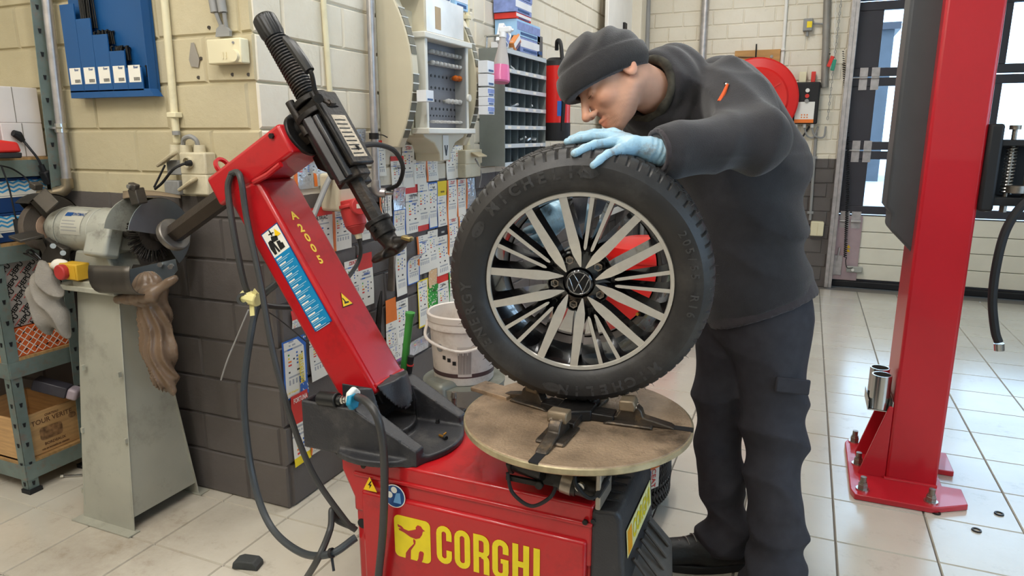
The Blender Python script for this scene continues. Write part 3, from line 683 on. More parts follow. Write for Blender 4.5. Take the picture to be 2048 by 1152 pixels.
MB().cyl(AP(-.445, SB + .008), AP(-.432, SB + .008), .062, n=36).cyl(AP(-.435, SB + .02), AP(-.40, SB + .02), .030, n=20).cyl(AP(-.41, SB + .02), AP(-.37, SB + .02), .018, n=12).build('end_flange', iron, TC, bevel=.003)
# ---- head casting with vertical hexagon shaft
S0, S1 = Vector((-1.013, 1.545, 1.092)), Vector((-1.363, 1.545, 1.648)); sd = (S1 - S0).normalized(); sp_ = Vector((sd.z, 0, -sd.x))
sl_ = (S1 - S0).length
SP = lambda t, n_=0., y=0.: S0 + sd * t + sp_ * n_ + Vector((0, y, 0))
MB().cyl(SP(.0), SP(.64), .0215, n=6).build('hexagon_shaft', iron, TC)
hd = MB()
hd.bar(SP(.195), SP(.40), .075, .085, up=sp_)
hd.bar(SP(.19, .046), SP(.41, .046), .10, .016, up=sp_)
hd.prism([(.17, -.045), (.17, -.02), (.40, -.02), (.40, -.045), (.37, -.105), (.27, -.115), (.22, -.07)], .075, place(SP(0, 0, .0375), sd, sp_))
head = hd.build('head_casting', iron, TC, bevel=.006)
MB().cyl(SP(.17, -.005, -.040), SP(.36, -.005, -.040), .020, n=6).cyl(SP(.17, .025, -.05), SP(.35, .025, -.05), .010, n=8).build('casting_rib', mat('edge_worn_iron', '#4a4a4c', .3, .7, var=.2), head, bevel=.002)
MB().cyl(SP(.165), SP(.195), .048, n=6).build('lower_collar', iron, head, bevel=.004)
MB().lathe([(.024, .36), (.060, .36), (.060, .375), (.024, .375)], S0, sd, n=32, close=True).lathe([(.024, .40), (.050, .40), (.050, .415), (.024, .415)], S0, sd, n=32, close=True).build('locking_washer', iron, head, bevel=.002)
for s in (-1, 1): MB().cyl(SP(.33, -.035, s * .035), SP(.43, -.035, s * .035), .012, n=12).build('guide_pin', iron, head)
MB().add([SP(.21, .0545, -.03), SP(.21, .0545, .03), SP(.335, .0545, .03), SP(.335, .0545, -.03)], [(0, 1, 2, 3)]).build('worn_label', mat('worn_silver_label', '#b9ab95', .45, .3, var=.3, scale=60, stretch=(1, 1, 5)), head, smooth=False)
for k in range(9):
    MB().add([SP(.218 + k * .0125, .055, -.026), SP(.218 + k * .0125, .055, .02), SP(.2215 + k * .0125, .055, .02), SP(.2215 + k * .0125, .055, -.026)], [(0, 1, 2, 3)]).build('label_line', blk, head, smooth=False)
# spring, cap, lock lever
pts = []
for i in range(22 * 12 + 1):
    th = 2 * math.pi * i / 12; t = .42 + .185 * i / (22 * 12); x_, y_, z_ = frame(sd); pts.append(S0 + sd * t + (x_ * math.cos(th) + y_ * math.sin(th)) * .0275)
MB().tube(pts, .0034, n=6).build('return_spring', iron, TC)
kn = MB()
capm = mat('black_knob_plastic', '#1f1f1f', .35, var=.1)
prof = [(0, .672), (.026, .671), (.031, .665), (.032, .655), (.032, .62), (.028, .605), (.022, .600), (0, .600)]
nkn = 72; x_, y_, z_ = frame(sd); base = len(kn.v)
for r_, h_ in prof:
    for i in range(nkn):
        rr_ = r_ - (.0015 if (i // 2) % 2 and .62 <= h_ <= .656 else 0); th = 2 * math.pi * i / nkn; kn.v.append(tuple(S0 + sd * h_ + (x_ * math.cos(th) + y_ * math.sin(th)) * rr_))
for j in range(len(prof) - 1):
    for i in range(nkn): kn.f.append((j*nkn + i, j*nkn + (i+1) % nkn, (j+1)*nkn + (i+1) % nkn, (j+1)*nkn + i)); kn.m.append(0)
kn.build('handle_cap', capm, TC)
lv = [W(661, 208, Y=1.48), W(640, 195, Y=1.475), W(630, 180, Y=1.47), W(626, 160, Y=1.465), W(622, 145, Y=1.46), W(616, 138, Y=1.46)]
MB().tube(spline(lv, 30), .0062, n=8).build('lock_lever', iron, TC)
MB().tube([W(619, 142, Y=1.46), W(606, 122, Y=1.46), W(584, 90, Y=1.46), W(570, 76, Y=1.46)], [.0135, .0145, .0135, .009], n=10).build('lever_grip', capm, TC)
p = W(661, 206, Y=1.485); MB().cyl(p + Vector((0, .012, 0)), p + Vector((0, -.008, 0)), .009, n=6).cyl(W(637, 197, Y=1.49), W(637, 197, Y=1.46), .012, n=12).build('lever_pivot', iron, TC)
# mounting tool at the foot of the shaft
MB().cyl(SP(.0), SP(.045), .032, n=20).cyl(SP(.035), SP(.05), .036, n=20).build('tool_clamp', iron, TC, bevel=.003)
p = SP(.025, 0, -.03); MB().cyl(p, p + Vector((0, -.012, 0)), .008, n=6).build('clamp_screw', iron, TC)
def duck(Q):
    a = cap(Q, SP(.0), SP(-.03, .005), .026, .022); b = ell(Q, SP(-.045, .0, 0), (.042, .035, .012), np.array([sp_, (0, 1, 0), sd]).T)
    b2 = ell(Q, SP(-.04, -.04, -.012), (.03, .014, .012), np.array([sp_, (0, 1, 0), sd]).T)
    c = cap(Q, SP(-.03, .03, -.01), SP(-.045, .065, -.012), .012, .009)
    d_ = smin(smin(smin(a, b, .012), b2, .01), c, .01)
    return smax(d_, -ell(Q, SP(-.055, .0, -.03), (.022, .022, .02)), .006)
pc = SP(-.03); sdf_obj('mounting_tool', duck, np.array(pc) - .09, np.array(pc) + .09, .003, iron, TC)
pq = SP(-.04, .062, -.012); MB().box(pq, (.03, .022, .012), (0, R(10), 0)).build('tool_insert', mat('brass_worn', '#8e7c4e', .35, .6, var=.3), TC, bevel=.004)
# ---- black moulded tool tray round the column foot
TYC = 1.545
def tray(Q):
    x, y, z = Q[:, 0], Q[:, 1] - TYC, Q[:, 2]; ay = np.abs(y)
    # flat dish with round front
    dish = np.maximum(np.hypot(x + 1.0, y) - .188, np.abs(z - .529) - .009); dish = np.maximum(dish, -x - 1.08)
    # half round housing in front of the column foot
    h = np.clip((z - .60) / .10, 0, 1); cone = (np.hypot(x + 1.075, y * .98) - (.118 - .022 * h)) * .9
    cone = np.maximum.reduce([cone, z - .703 + .12 * np.abs(y), .522 - z, -x - 1.12])
    # side walls running out as sloping fins
    top = np.minimum(.652, .652 - (x + 1.035) * .52)
    fin = np.maximum.reduce([ay - (.150 - .08 * np.clip(x + 1.0, 0, .2)), (.098 + .05 * np.clip(x + 1.0, 0, .2)) - ay, (z - top) * .88, .522 - z, x + .858])
    fin = np.maximum(fin, -x - 1.20)
    back_ = np.maximum.reduce([ay - .150, np.abs(z - .56) - .04, x + 1.05, -x - 1.20])
    d_ = smin(smin(smin(dish, cone, .008), fin - .003, .012), back_, .006)
    # tool pockets, hollow for the column
    pocket = np.maximum.reduce([ay - .142, .084 - ay, -x - 1.192, x + 1.06, .565 - z])
    q = Q - A_(cc0); hol = np.maximum(np.abs(q @ A_(nn)) - cwx / 2 - .006, np.abs(q[:, 1]) - cwy / 2 - .006); hol = np.maximum(hol, -(z - .56))
    return smax(smax(d_, -pocket, .003), -hol, .003)
sdf_obj('tool_tray', tray, (-1.21, 1.32, .505), (-.81, 1.77, .72), .0042, blkp, TC)
MB().prism([(-1.195, .555), (-1.195, .575), (-1.06, .575), (-1.06, .50), (-1.085, .50)], .29, place((0, 1.69, 0), (1, 0, 0), (0, 0, 1))).build('tray_underside', blkp, TC, bevel=.004)
p = W(908, 795, Y=1.78); MB().cyl(p + Vector((0, 0, -.05)), p + Vector((0, 0, .0)), .008, n=12).cyl(p + Vector((0, 0, .0)), p + Vector((0, 0, .018)), .011, .007, n=12).build('air_coupling', steel, TC)
MB().box(p + Vector((.01, 0, -.06)), (.05, .03, .05)).build('regulator_block', iron, TC, bevel=.003)
# power lead and air hose of the machine (loops at the left), cable tie
hose_grey = mat('grey_blue_hose', '#3d4144', .35, var=.1)
def cable(name, label, pts, r, m, n=80, cat='cable'):
    pp = spline(pts, n); t = wthing(name, label, cat, tuple(Vector(pp[-1])))
    MB().tube(pp, r, n=10).build('sheath', m, t); return t
k1 = cable('power_cable', 'dark power cable looped through the red arm ring and hanging down', [W(462, 350, Y=1.46), W(456, 375, Y=1.455), W(462, 430, Y=1.45), W(478, 520, Y=1.45), W(493, 580, Y=1.46), W(510, 600, Y=1.50)], .0088, cordm)
cable('supply_cable', 'long dark cable running from the arm ring down to the machine foot', [W(462, 348, Y=1.465), W(475, 345, Y=1.46), W(483, 365, Y=1.45), W(494, 440, Y=1.45), W(520, 560, Y=1.44), W(545, 700, Y=1.43), W(580, 830, Y=1.43), W(625, 945, Y=1.43), W(690, 1040, Y=1.43), W(712, 1060, Y=1.44)], .0088, cordm, 120)
cable('air_hose', 'thick grey air hose sweeping in a wide loop to the machine', [W(600, 505, Y=1.60), W(560, 560, Y=1.56), W(520, 600, Y=1.54), W(500, 680, Y=1.50), W(488, 800, Y=1.47), W(505, 950, Y=1.44), W(540, 1050, Y=1.40), W(600, 1104, Y=1.36), W(660, 1108, Y=1.34), W(712, 1075, Y=1.40)], .0105, hose_grey, 140, 'hose')
cable('floor_cable', 'dark cable crossing the floor in front of the machine', [W(708, 1055, Y=1.45), W(675, 1040, Y=1.44), W(664, 1020, Y=1.43), W(660, 1060, Y=1.40), W(632, 1125, Y=1.33), W(590, 1190, Z=.012)], .0095, cordm)
cable('thin_rod', 'thin grey wire hanging from the tied hoses by the pier', [W(497, 620, Y=1.52), W(480, 660, Y=1.52), W(455, 720, Y=1.53), W(442, 760, Y=1.54)], .0025, mat('grey_wire', '#9a9a98', .5), 20, 'wire')
cable('short_hose', 'short dark hose from the tied bundle to behind the red column', [W(500, 598, Y=1.52), W(540, 612, Y=1.56), W(590, 615, Y=1.64)], .0085, cordm, 30, 'hose')
cable('thin_wire', 'thin dark wire slanting from the tied hoses behind the column', [W(512, 610, Y=1.52), W(560, 640, Y=1.58), W(620, 690, Y=1.66)], .002, cordm, 12, 'wire')
t = wthing('hose_tie', 'pale yellow rag strip knotted round the bundle of hoses', 'tie', tuple(W(503, 600, Y=1.46)))
p = W(503, 598, Y=1.465); ym = mat('pale_yellow_tape', '#d8cf90', .6, var=.2)
MB().cyl(p + Vector((-.03, 0, .005)), p + Vector((.025, 0, .0)), .02, n=10).build('knot', ym, t, bevel=.004)
MB().lathe([(.010, -.006), (.018, -.006), (.018, .006), (.010, .006)], W(487, 598, Y=1.45), (.5, -1, .2), n=16, close=True).build('ring', cordm, t)
MB().bar(p, p + Vector((.01, -.012, -.045)), .016, .003, up=(0, 1, 0)).bar(p, p + Vector((.03, -.012, .03)), .014, .003, up=(0, 1, 0)).build('tape_end', ym, t)
t = wthing('cable_tie', 'black cable tie on the grey air hose near the floor', 'cable tie', tuple(W(663, 1106, Y=1.335)))
p = W(663, 1106, Y=1.335); MB().lathe([(.0105, -.004), (.0135, -.004), (.0135, .004), (.0105, .004)], p, (1, .2, .35), n=16, close=True).bar(p + Vector((0, 0, -.012)), p + Vector((.012, -.01, -.045)), .007, .003).build('strap', rubber, t)
# tyre inflator hose and gauge resting in the tray
t = wthing('air_gun', 'black air gun with blue and white coupling lying in the tray', 'air gun', tuple(W(700, 790, Y=1.40)))
MB().cyl(W(640, 796, Y=1.405), W(676, 800, Y=1.40), .020, n=20).cyl(W(676, 800, Y=1.40), W(684, 801, Y=1.40), .014, n=16).build('barrel', capm, t, bevel=.003)
MB().cyl(W(683, 800, Y=1.40), W(688, 800, Y=1.40), .011, n=8).cyl(W(688, 800, Y=1.40), W(698, 801, Y=1.40), .007, n=12).cyl(W(690, 800, Y=1.40), W(693, 800, Y=1.40), .010, n=12).build('nozzle', bright, t)
p = W(706, 794, Y=1.395)
MB().cyl(p + Vector((-.008, 0, 0)), p + Vector((.008, 0, .0)), .028, n=6, rot=.3).build('coupling', white_s, t, bevel=.006, seg=3)
MB().cyl(p + Vector((.0, -.012, -.008)), p + Vector((.014, -.012, -.006)), .023, n=6).build('coupling_ring', mat('coupling_blue', '#1b86a8', .4), t, bevel=.004)
MB().tube(spline([W(715, 794, Y=1.39), W(735, 805, Y=1.36), W(755, 835, Y=1.345), W(766, 890, Y=1.345), W(769, 960, Y=1.35), W(766, 1060, Y=1.355), W(757, 1152, Y=1.36), W(750, 1220, Y=1.36)], 90), .0105, n=12).build('hose', mat('dark_grey_hose', '#3a3938', .4, var=.1), t)
# bits lying in the dish
for lab, px, py, kind in (('small black rubber stopper on the tray dish nearer the column', 863, 840, 0), ('small black rubber stopper on the tray dish nearer the turntable', 875, 846, 0)):
    p = W(px, py, Z=.538); tag(MB().cyl(p, p + Vector((0, 0, .012)), .006, .005, n=12).lathe([(.0065, 0), (.0068, .003), (.006, .004)], p, n=12).build('rubber_stopper', rubber, bevel=.001), lab, 'stopper', 'stoppers in the tray')
p = W(885, 873, Z=.542); t = wthing('tyre_valve', 'old brass tyre valve lying in the tray dish', 'tyre valve', tuple(p))
MB().cyl(p + Vector((-.012, .004, 0)), p + Vector((.008, -.004, .002)), .0035, n=10).build('stem', mat('brass', '#c08a3a', .35, .8), t); MB().cyl(p + Vector((.008, -.004, .001)), p + Vector((.016, -.008, .001)), .006, n=12).build('rubber_foot', rubber, t); MB().cyl(p + Vector((.0, .006, .003)), p + Vector((.006, .012, .008)), .0025, n=8).build('core', MATS['brass'], t)
# ================================================================== THE WHEEL ON THE TURNTABLE
tyre_m = mat('tyre_rubber', '#2b2928', .48, var=.18, scale=10, bump=.06, bscale=120, dirt='#4a4744', dirt_amt=.6, dscale=7)
tyre_l = mat('tyre_lettering', '#3d3b3a', .5, var=.05)
alloy = mat('machined_alloy', '#cfc8bc', .3, .45, var=.05, scale=60)
gloss = mat('gloss_black_paint', '#0e0e10', .18, var=.1, coat=.6)
barrel_m = mat('dusty_inner_barrel', '#79706a', .45, .5, var=.2, dirt='#3b3632', dirt_amt=.6)
chrome = mat('chrome', '#d6d6d6', .12, 1., var=.02)
TRr, RR, TW = .316, .2215, .108     # tyre radius, rim lip radius, half width
def tyre_mesh(n=432, lugs=72):
    # profile (radius, axial); axial + = outer face
    prof = [(RR - .004, .080), (RR + .004, .092), (RR + .012, .0985), (RR + .030, .1055), (RR + .048, TW), (RR + .062, .1055), (.298, .094), (.306, .086), (.3105, .078), (.3125, .070), (.3140, .060), (.3145, .056), (.3065, .054), (.3065, .047), (.3150, .045), (.3158, .030), (.3158, .020), (.3075, .018), (.3075, .009), (.316, .007)]
    prof = prof + [(r, -a) for r, a in prof[::-1]]
    mb = MB(); P = len(prof)
    for i in range(n):
        th = 2 * math.pi * i / n; ph = (i % (n // lugs))
        for r, a in prof:
            rr_ = r; notch = ph in (0,)
            if .0545 < abs(a) < .09 and r > .30 and notch: rr_ = r - .0055
            if abs(a) < .046 and r > .31 and (i + 3) % (n // lugs) == 0: rr_ = r - .004
            mb.v.append((rr_ * math.cos(th), rr_ * math.sin(th), a))
    for i in range(n):
        i2 = (i + 1) % n
        for j in range(P - 1): mb.f.append((i*P + j, i2*P + j, i2*P + j + 1, i*P + j + 1)); mb.m.append(0)
    return mb
def wheel(name, label, M):
    t = thing(name, label, 'wheel', M=M)
    ty = tyre_mesh().build('tyre', tyre_m, t, ang=28)
    # whiskers of the mould along the shoulder
    wk = MB()
    for k in range(90):
        th = 2 * math.pi * k / 90 + .03; c = Vector((math.cos(th), math.sin(th), 0)); a_ = random.choice((.075, .05, -.07))
        wk.cyl(c * .311 + Vector((0, 0, a_)), c * .3205 + Vector((0, 0, a_)), .0007, .0003, n=4)
    wk.build('rubber_whiskers', tyre_m, ty, smooth=False)['kind'] = 'stuff'
    def round_text(body, a_mid, r, size, step, wgt=.0005):
        mb = MB()
        for k, ch in enumerate(body):
            if ch == ' ': continue
            me = text_mesh(ch, size, tyre_l, thick=wgt, ext=.0006); a_ = R(a_mid) - (k - (len(body) - 1) / 2) * step
            er = Vector((math.cos(a_), math.sin(a_), 0)); et = Vector((math.sin(a_), -math.cos(a_), 0))
            vs = []
            for v in me.vertices:
                rr_ = r + v.co.y; ax = .0985 + .0098 * math.sin(min(1, max(0, (rr_ - RR - .008) / .04)) * math.pi / 2) if rr_ < RR + .05 else .108 - (rr_ - RR - .05) * .16
                p = er * rr_ + et * v.co.x; vs.append((p.x, p.y, ax + .0004 + v.co.z))
            mb.add(vs, [tuple(p.vertices) for p in me.polygons]); bpy.data.meshes.remove(me)
        return mb.build('sidewall_lettering', tyre_l, ty, smooth=False)
    round_text('MICHELIN', -72, .268, .036, .125, .0012); round_text('ENERGY', 198, .266, .034, .115, .001); round_text('205/55', 19, .264, .026, .078); round_text('R16', -8, .264, .026, .078); round_text('MICHELIN', 112, .268, .036, .125, .0012)
    for a_ in (86, -103, 150):
        er = Vector((math.cos(R(a_)), math.sin(R(a_)), 0)); et = Vector((math.sin(R(a_)), -math.cos(R(a_)), 0))
        mb = MB(); mb.add([tuple(er * (.268 + .012 * math.sin(2*math.pi*i/24)) + et * .022 * math.cos(2*math.pi*i/24) + Vector((0, 0, .1083 - .0005 * abs(math.sin(2*math.pi*i/24))))) for i in range(24)], [tuple(range(24))])
        mb.build('sidewall_badge', tyre_l, ty, smooth=False)
        round_text('energy', a_, .268, .011, .034, .0001)
    # rim: lip, barrel, hub, spokes
    RF = .088
    rim = MB().lathe([(RR - .011, RF - .004), (RR - .010, RF + .001), (RR - .002, RF + .002), (RR, RF - .003), (RR - .003, RF - .012)], n=128, up=(0, 1, 0)).build('rim_lip', alloy, t)
    MB().lathe([(RR - .004, RF - .004), (RR - .012, RF - .005), (RR - .020, RF - .03), (RR - .026, RF - .095)], n=96).build('outer_barrel', gloss, t)
    MB().lathe([(RR - .026, RF - .095), (RR - .028, RF - .11), (RR - .034, -.04), (RR - .022, -.075), (RR - .014, -.085), (RR - .0, -.092), (RR - .002, -.094), (RR - .018, -.088), (RR - .027, -.076), (RR - .037, -.04)], n=96).build('inner_barrel', barrel_m, t)
    # hub disc
    MB().lathe([(0, RF - .030), (.036, RF - .030), (.038, RF - .016), (.044, RF - .018), (.074, RF - .034), (.080, RF - .046), (.078, RF - .075), (.05, RF - .085), (0, RF - .085)], n=64).build('hub', gloss, t)
    pz_ = lambda r: RF - .0005 - .010 * max(0, 1 - r / .2) ** 1.0 - .012 * max(0, (.09 - r) / .09)
    def ribbon(cl, wd, depth, m_top, m_side, name):
        """spoke following centre line cl [(x,y)], widths wd; bright top, black flanks"""
        n = len(cl); mb = MB()
        for k, (x, y) in enumerate(cl):
            a_ = cl[max(0, k-1)]; b_ = cl[min(n-1, k+1)]; d = Vector((b_[0]-a_[0], b_[1]-a_[1])).normalized(); q = Vector((-d.y, d.x)); r = math.hypot(x, y); z = pz_(r)
            dp = depth[k] if isinstance(depth, list) else depth
            for s_, zz, ex in ((-1, z - dp, .0055), (-1, z, 0), (1, z, 0), (1, z - dp, .0055)): mb.v.append((x + q.x * s_ * (wd[k] / 2 + ex), y + q.y * s_ * (wd[k] / 2 + ex), zz))
        for k in range(n - 1):
            for j in range(4):
                mb.f.append((k*4 + j, k*4 + (j+1) % 4, (k+1)*4 + (j+1) % 4, (k+1)*4 + j)); mb.m.append(0 if j == 1 else 1)
        mb.f.append((3, 2, 1, 0)); mb.f.append(tuple((n-1)*4 + j for j in range(4))); mb.m += [1, 1]
        return mb.build(name, [m_top, m_side], t, smooth=False)
    for k in range(5):
        ca = R(76 + 72 * k)
        for s in (-1, 1):
            def pt(r, da): return (r * math.cos(ca + R(da)), r * math.sin(ca + R(da)))
            inn, out = pt(.040, s * 9), pt(RR - .008, s * 24.5)
            cl = [tuple(Vector(inn).lerp(Vector(out), f)) for f in (0, .08, .2, .35, .6, .85, 1.0)]
            ribbon(cl, [.003, .011, .021, .0245, .0215, .0185, .0185], [.03, .03, .032, .036, .04, .045, .05], alloy, gloss, 'spoke')
            inn, out = pt(.085, s * 5.2), pt(RR - .008, s * 6.2)
            cl = [tuple(Vector(inn).lerp(Vector(out), f)) for f in (0, .05, .5, 1.0)]
            ribbon(cl, [.003, .0075, .0085, .010], .03, alloy, gloss, 'thin_spoke')
        # black web between the pair, towards the hub
        web = [pt(.045, 0), pt(.085, -9), pt(.11, 0), pt(.085, 9)]
        MB().prism(web, .02, Matrix.Translation((0, 0, RF - .055))).build('spoke_web', gloss, t, bevel=.002)
        a_ = R(41 + 72 * k); bp_ = Vector((.0585 * math.cos(a_), .0585 * math.sin(a_), 0))
        MB().lathe([(.0125, RF - .033), (.0145, RF - .021), (.017, RF - .021), (.018, RF - .034)], bp_, n=24).build('bolt_seat', gloss, t)
        MB().lathe([(0, RF - .027), (.006, RF - .026), (.0075, RF - .021), (.0105, RF - .020), (.0118, RF - .034)], bp_, n=6).build('wheel_bolt', steel, t)
    # centre cap with round emblem
    cz = RF - .012
    cp_ = MB().lathe([(0, cz), (.030, cz), (.0325, cz - .002), (.034, cz - .008), (.034, cz - .02)], n=48).build('centre_cap', gloss, t)
    MB().lathe([(.0255, cz), (.0262, cz + .0014), (.0285, cz + .0014), (.0292, cz)], n=64).build('emblem_ring', chrome, cp_)
    def vb(a_, b_, w_): return MB().bar((a_[0], a_[1], cz + .0007), (b_[0], b_[1], cz + .0007), .0018, w_, up=(0, 0, 1))
    rt_ = R(-2)
    def rp(x, y): return (x * .0265 * math.cos(rt_) - y * .0265 * math.sin(rt_), x * .0265 * math.sin(rt_) + y * .0265 * math.cos(rt_))
    seg = [((-.50, .86), (-.0, .06)), ((.50, .86), (.0, .06)), ((-.86, .45), (-.38, -.80)), ((-.38, -.80), (.0, .0)), ((.86, .45), (.38, -.80)), ((.38, -.80), (.0, .0))]
    for a_, b_ in seg: vb(rp(*a_), rp(*b_), .0046).build('emblem_bar', chrome, cp_, bevel=.0006)
    # valve with brass cap
    a_ = R(-30); vp = Vector((.175 * math.cos(a_), .175 * math.sin(a_), RF - .055)); dv = Vector((-math.cos(a_) * .5, -math.sin(a_) * .5, .8)).normalized()
    MB().cyl(vp, vp + dv * .016, .0075, .006, n=14).build('valve', rubber, t); MB().cyl(vp + dv * .016, vp + dv * .027, .004, n=12).build('valve_core', mat('brass', '#c08a3a', .35, .8), t)
    return t
# wheel frame: face centre seen at (1160,565); top leans forward a little, normal slightly left of the camera
fc_ = W(1157, 570, D=1.62)
vd = (_c - fc_); az = math.atan2(vd.y, vd.x) - R(3.5); lean = R(-7)        # top leans towards the camera
zn = Vector((math.cos(az) * math.cos(lean), math.sin(az) * math.cos(lean), math.sin(lean)))
xn = Vector((0, 0, 1)).cross(zn).normalized(); yn = zn.cross(xn)
WC = fc_ - zn * .088
WM = Matrix((xn, yn, zn)).transposed().to_4x4(); WM.translation = WC
WH = wheel('car_wheel', 'car wheel with black and silver alloy rim standing upright on the turntable', WM)
# ================================================================== THE PERSON
def skin_mat():
    m = mat('skin', '#e0ab90', .48, var=.06, scale=30, bump=.04, bscale=260); N, L = m.node_tree.nodes, m.node_tree.links; b = N['Principled BSDF']
    at = N.new('ShaderNodeAttribute'); at.attribute_name = 'complexion'; mx = N.new('ShaderNodeMix'); mx.data_type = 'RGBA'; mx.blend_type = 'MULTIPLY'; mx.inputs['Factor'].default_value = 1
    src = b.inputs['Base Color'].links[0].from_socket; L.new(src, mx.inputs['A']); L.new(at.outputs['Color'], mx.inputs['B']); L.new(mx.outputs['Result'], b.inputs['Base Color'])
    b.inputs['Subsurface Weight'].default_value = .12; b.inputs['Subsurface Radius'].default_value = (.012, .005, .003); return m
skin = skin_mat()
hood_m = mat('black_fleece', '#2c2a2d', .9, var=.12, scale=40, bump=.25, bscale=500, sheen=.25)
hood_n = mat('charcoal_rib_knit', '#3a3438', .9, var=.12, scale=60, bump=.25, bscale=600, sheen=.2)
trou_m = mat('black_work_cloth', '#35343a', .85, var=.15, scale=30, bump=.2, bscale=700)
beanie_m = mat('charcoal_knit', '#2b292a', .95, var=.15, scale=90, bump=.3, bscale=420, sheen=.3)
glove_m = mat('light_blue_nitrile', '#9cc0d3', .42, var=.06, scale=20, bump=.15, bscale=140, dirt='#85705c', dirt_amt=.95, dscale=26)
boot_m = mat('black_boot_leather', '#161617', .5, var=.2, bump=.15)
lat = Vector((math.sin(YAW), -math.cos(YAW), 0))                 # his left, towards the camera
fwd = -_rt
PE = wthing('person', 'person in black hoodie, beanie and blue gloves leaning over the wheel', 'person', (-.1, 2.15, 0))
N_ = lambda v: np.array(v)
Fn, Ff = W(1546, 1205, Z=0), W(1452, 1128, Z=0)
# joints
NB = W(1340, 205, D=1.95); SL = W(1450, 184, D=1.86); SR = W(1385, 215, D=2.22)
EL = W(1510, 280, D=1.67); WL = W(1324, 302, D=1.595)
ER = W(1270, 345, D=2.16); WR = W(1130, 420, D=1.92)
CH = W(1430, 265, D=2.06); WA = W(1490, 440, D=2.10); HI = W(1512, 590, D=2.12)
HN, HF = W(1540, 645, D=2.07), W(1465, 640, D=2.22)
KN, KF = W(1550, 880, D=2.10), W(1434, 880, D=2.22)
AN, AF = Fn + Vector((0, 0, .10)), Ff + Vector((0, 0, .10))
# ---- head frame
HO = W(1221, 147, D=1.80)
hf = (-.80 * _rt - .59 * _up - .10 * _fw).normalized(); hc = (-.59 * _rt + .81 * _up); hc = (hc - hf * hc.dot(hf)).normalized(); hl = hc.cross(hf)
HR = np.array([hf, hl, hc]).T                                    # columns
def loc(P): return (P - N_(HO)) @ HR
def head_local(q):
    m = q.copy(); m[:, 1] = np.abs(m[:, 1])                      # mirrored features
    d = ell(q, (-.004, 0, .026), (.094, .076, .078))
    d = smin(d, ell(q, (.032, 0, -.040), (.064, .061, .086)), .03)
    d = smin(d, cap(m, (-.008, .046, -.062), (.066, .016, -.116), .024, .019), .03)
    d = smin(d, ell(q, (.076, 0, -.118), (.020, .022, .017)), .018)
    d = smin(d, cap(m, (.086, .012, .004), (.072, .046, .004), .012, .011), .016)       # brow
    d = smin(d, ell(m, (.060, .044, -.046), (.024, .018, .020)), .02)                   # cheekbone
    d = smax(d, -ell(m, (.099, .033, -.018), (.014, .018, .012)), .012)                 # socket
    d = smin(d, ell(m, (.0805, .033, -.019), (.0135, .0155, .0125)), .003)              # eyeball under the lid
    d = smin(d, cap(m, (.091, .019, -.0175), (.085, .046, -.0185), .0035, .0025), .003) # lid edge
    d = smin(d, cap(q, (.092, 0, -.002), (.121, 0, -.055), .0075, .0115), .010)         # nose bridge
    d = smin(d, ell(q, (.121, 0, -.058), (.013, .012, .011)), .006)
    d = smin(d, ell(m, (.106, .0125, -.062), (.011, .0075, .0085)), .006)               # wings
    d = smax(d, -ell(m, (.113, .007, -.0705), (.005, .0035, .004)), .003)               # nostrils
    d = smin(d, cap(m, (.097, 0, -.0885), (.084, .022, -.0925), .0075, .003), .007)     # upper lip
    d = smin(d, cap(m, (.094, 0, -.1005), (.083, .019, -.0955), .0080, .003), .007)     # lower lip
    d = smax(d, -cap(m, (.106, 0, -.0945), (.086, .023, -.0945), .0016), .003)          # mouth line
    ear = ell(m, (-.018, .078, -.020), (.020, .009, .032)); ear = smax(ear, -ell(m, (-.012, .088, -.018), (.010, .008, .020)), .006)
    d = smin(d, ear, .006)
    return d
def body(P):
    d = cap(P, CH, WA, .115, .11)
    for a, b, r0, r1 in ((WA, HI, .11, .12), (CH, NB, .12, .06), (NB, SL, .06, .055), (NB, SR, .06, .055), (SL, EL, .05, .04), (EL, WL, .038, .026), (SR, ER, .05, .04), (ER, WR, .038, .026), (HI, HN, .1, .085), (HI, HF, .1, .085), (HN, KN, .082, .05), (HF, KF, .082, .05), (KN, AN, .048, .036), (KF, AF, .048, .036), (AN, Fn + Vector((-.0, -.06, .04)), .034, .03), (AF, Ff + Vector((-.08, -.03, .045)), .034, .022)):
        d = smin(d, cap(P, a, b, r0, r1), .03)
    q = loc(P); msk = np.linalg.norm(q, axis=1) < .30
    nk = cap(q, (-.035, 0, -.045), tuple(loc(N_(NB)[None])[0]), .056, .066)
    d = smin(d, nk, .03)
    if msk.any():
        h = head_local(q[msk]); d[msk] = smin(d[msk], h, .022)
    return d
c = N_(HO)
def axis(i, lo, hi, ca, cb): 
    a = np.arange(lo, ca, .014); b = np.arange(ca, cb, .0031); e = np.arange(cb, hi, .014); return np.concatenate([a, b, e])
axs = [axis(0, -.95, .35, c[0] - .17, c[0] + .17), axis(1, 1.6, 2.75, c[1] - .16, c[1] + .16), axis(2, -.01, 1.75, c[2] - .17, c[2] + .17)]
bo = sdf_obj('body', body, None, None, axs, skin, PE, smooth_it=1)
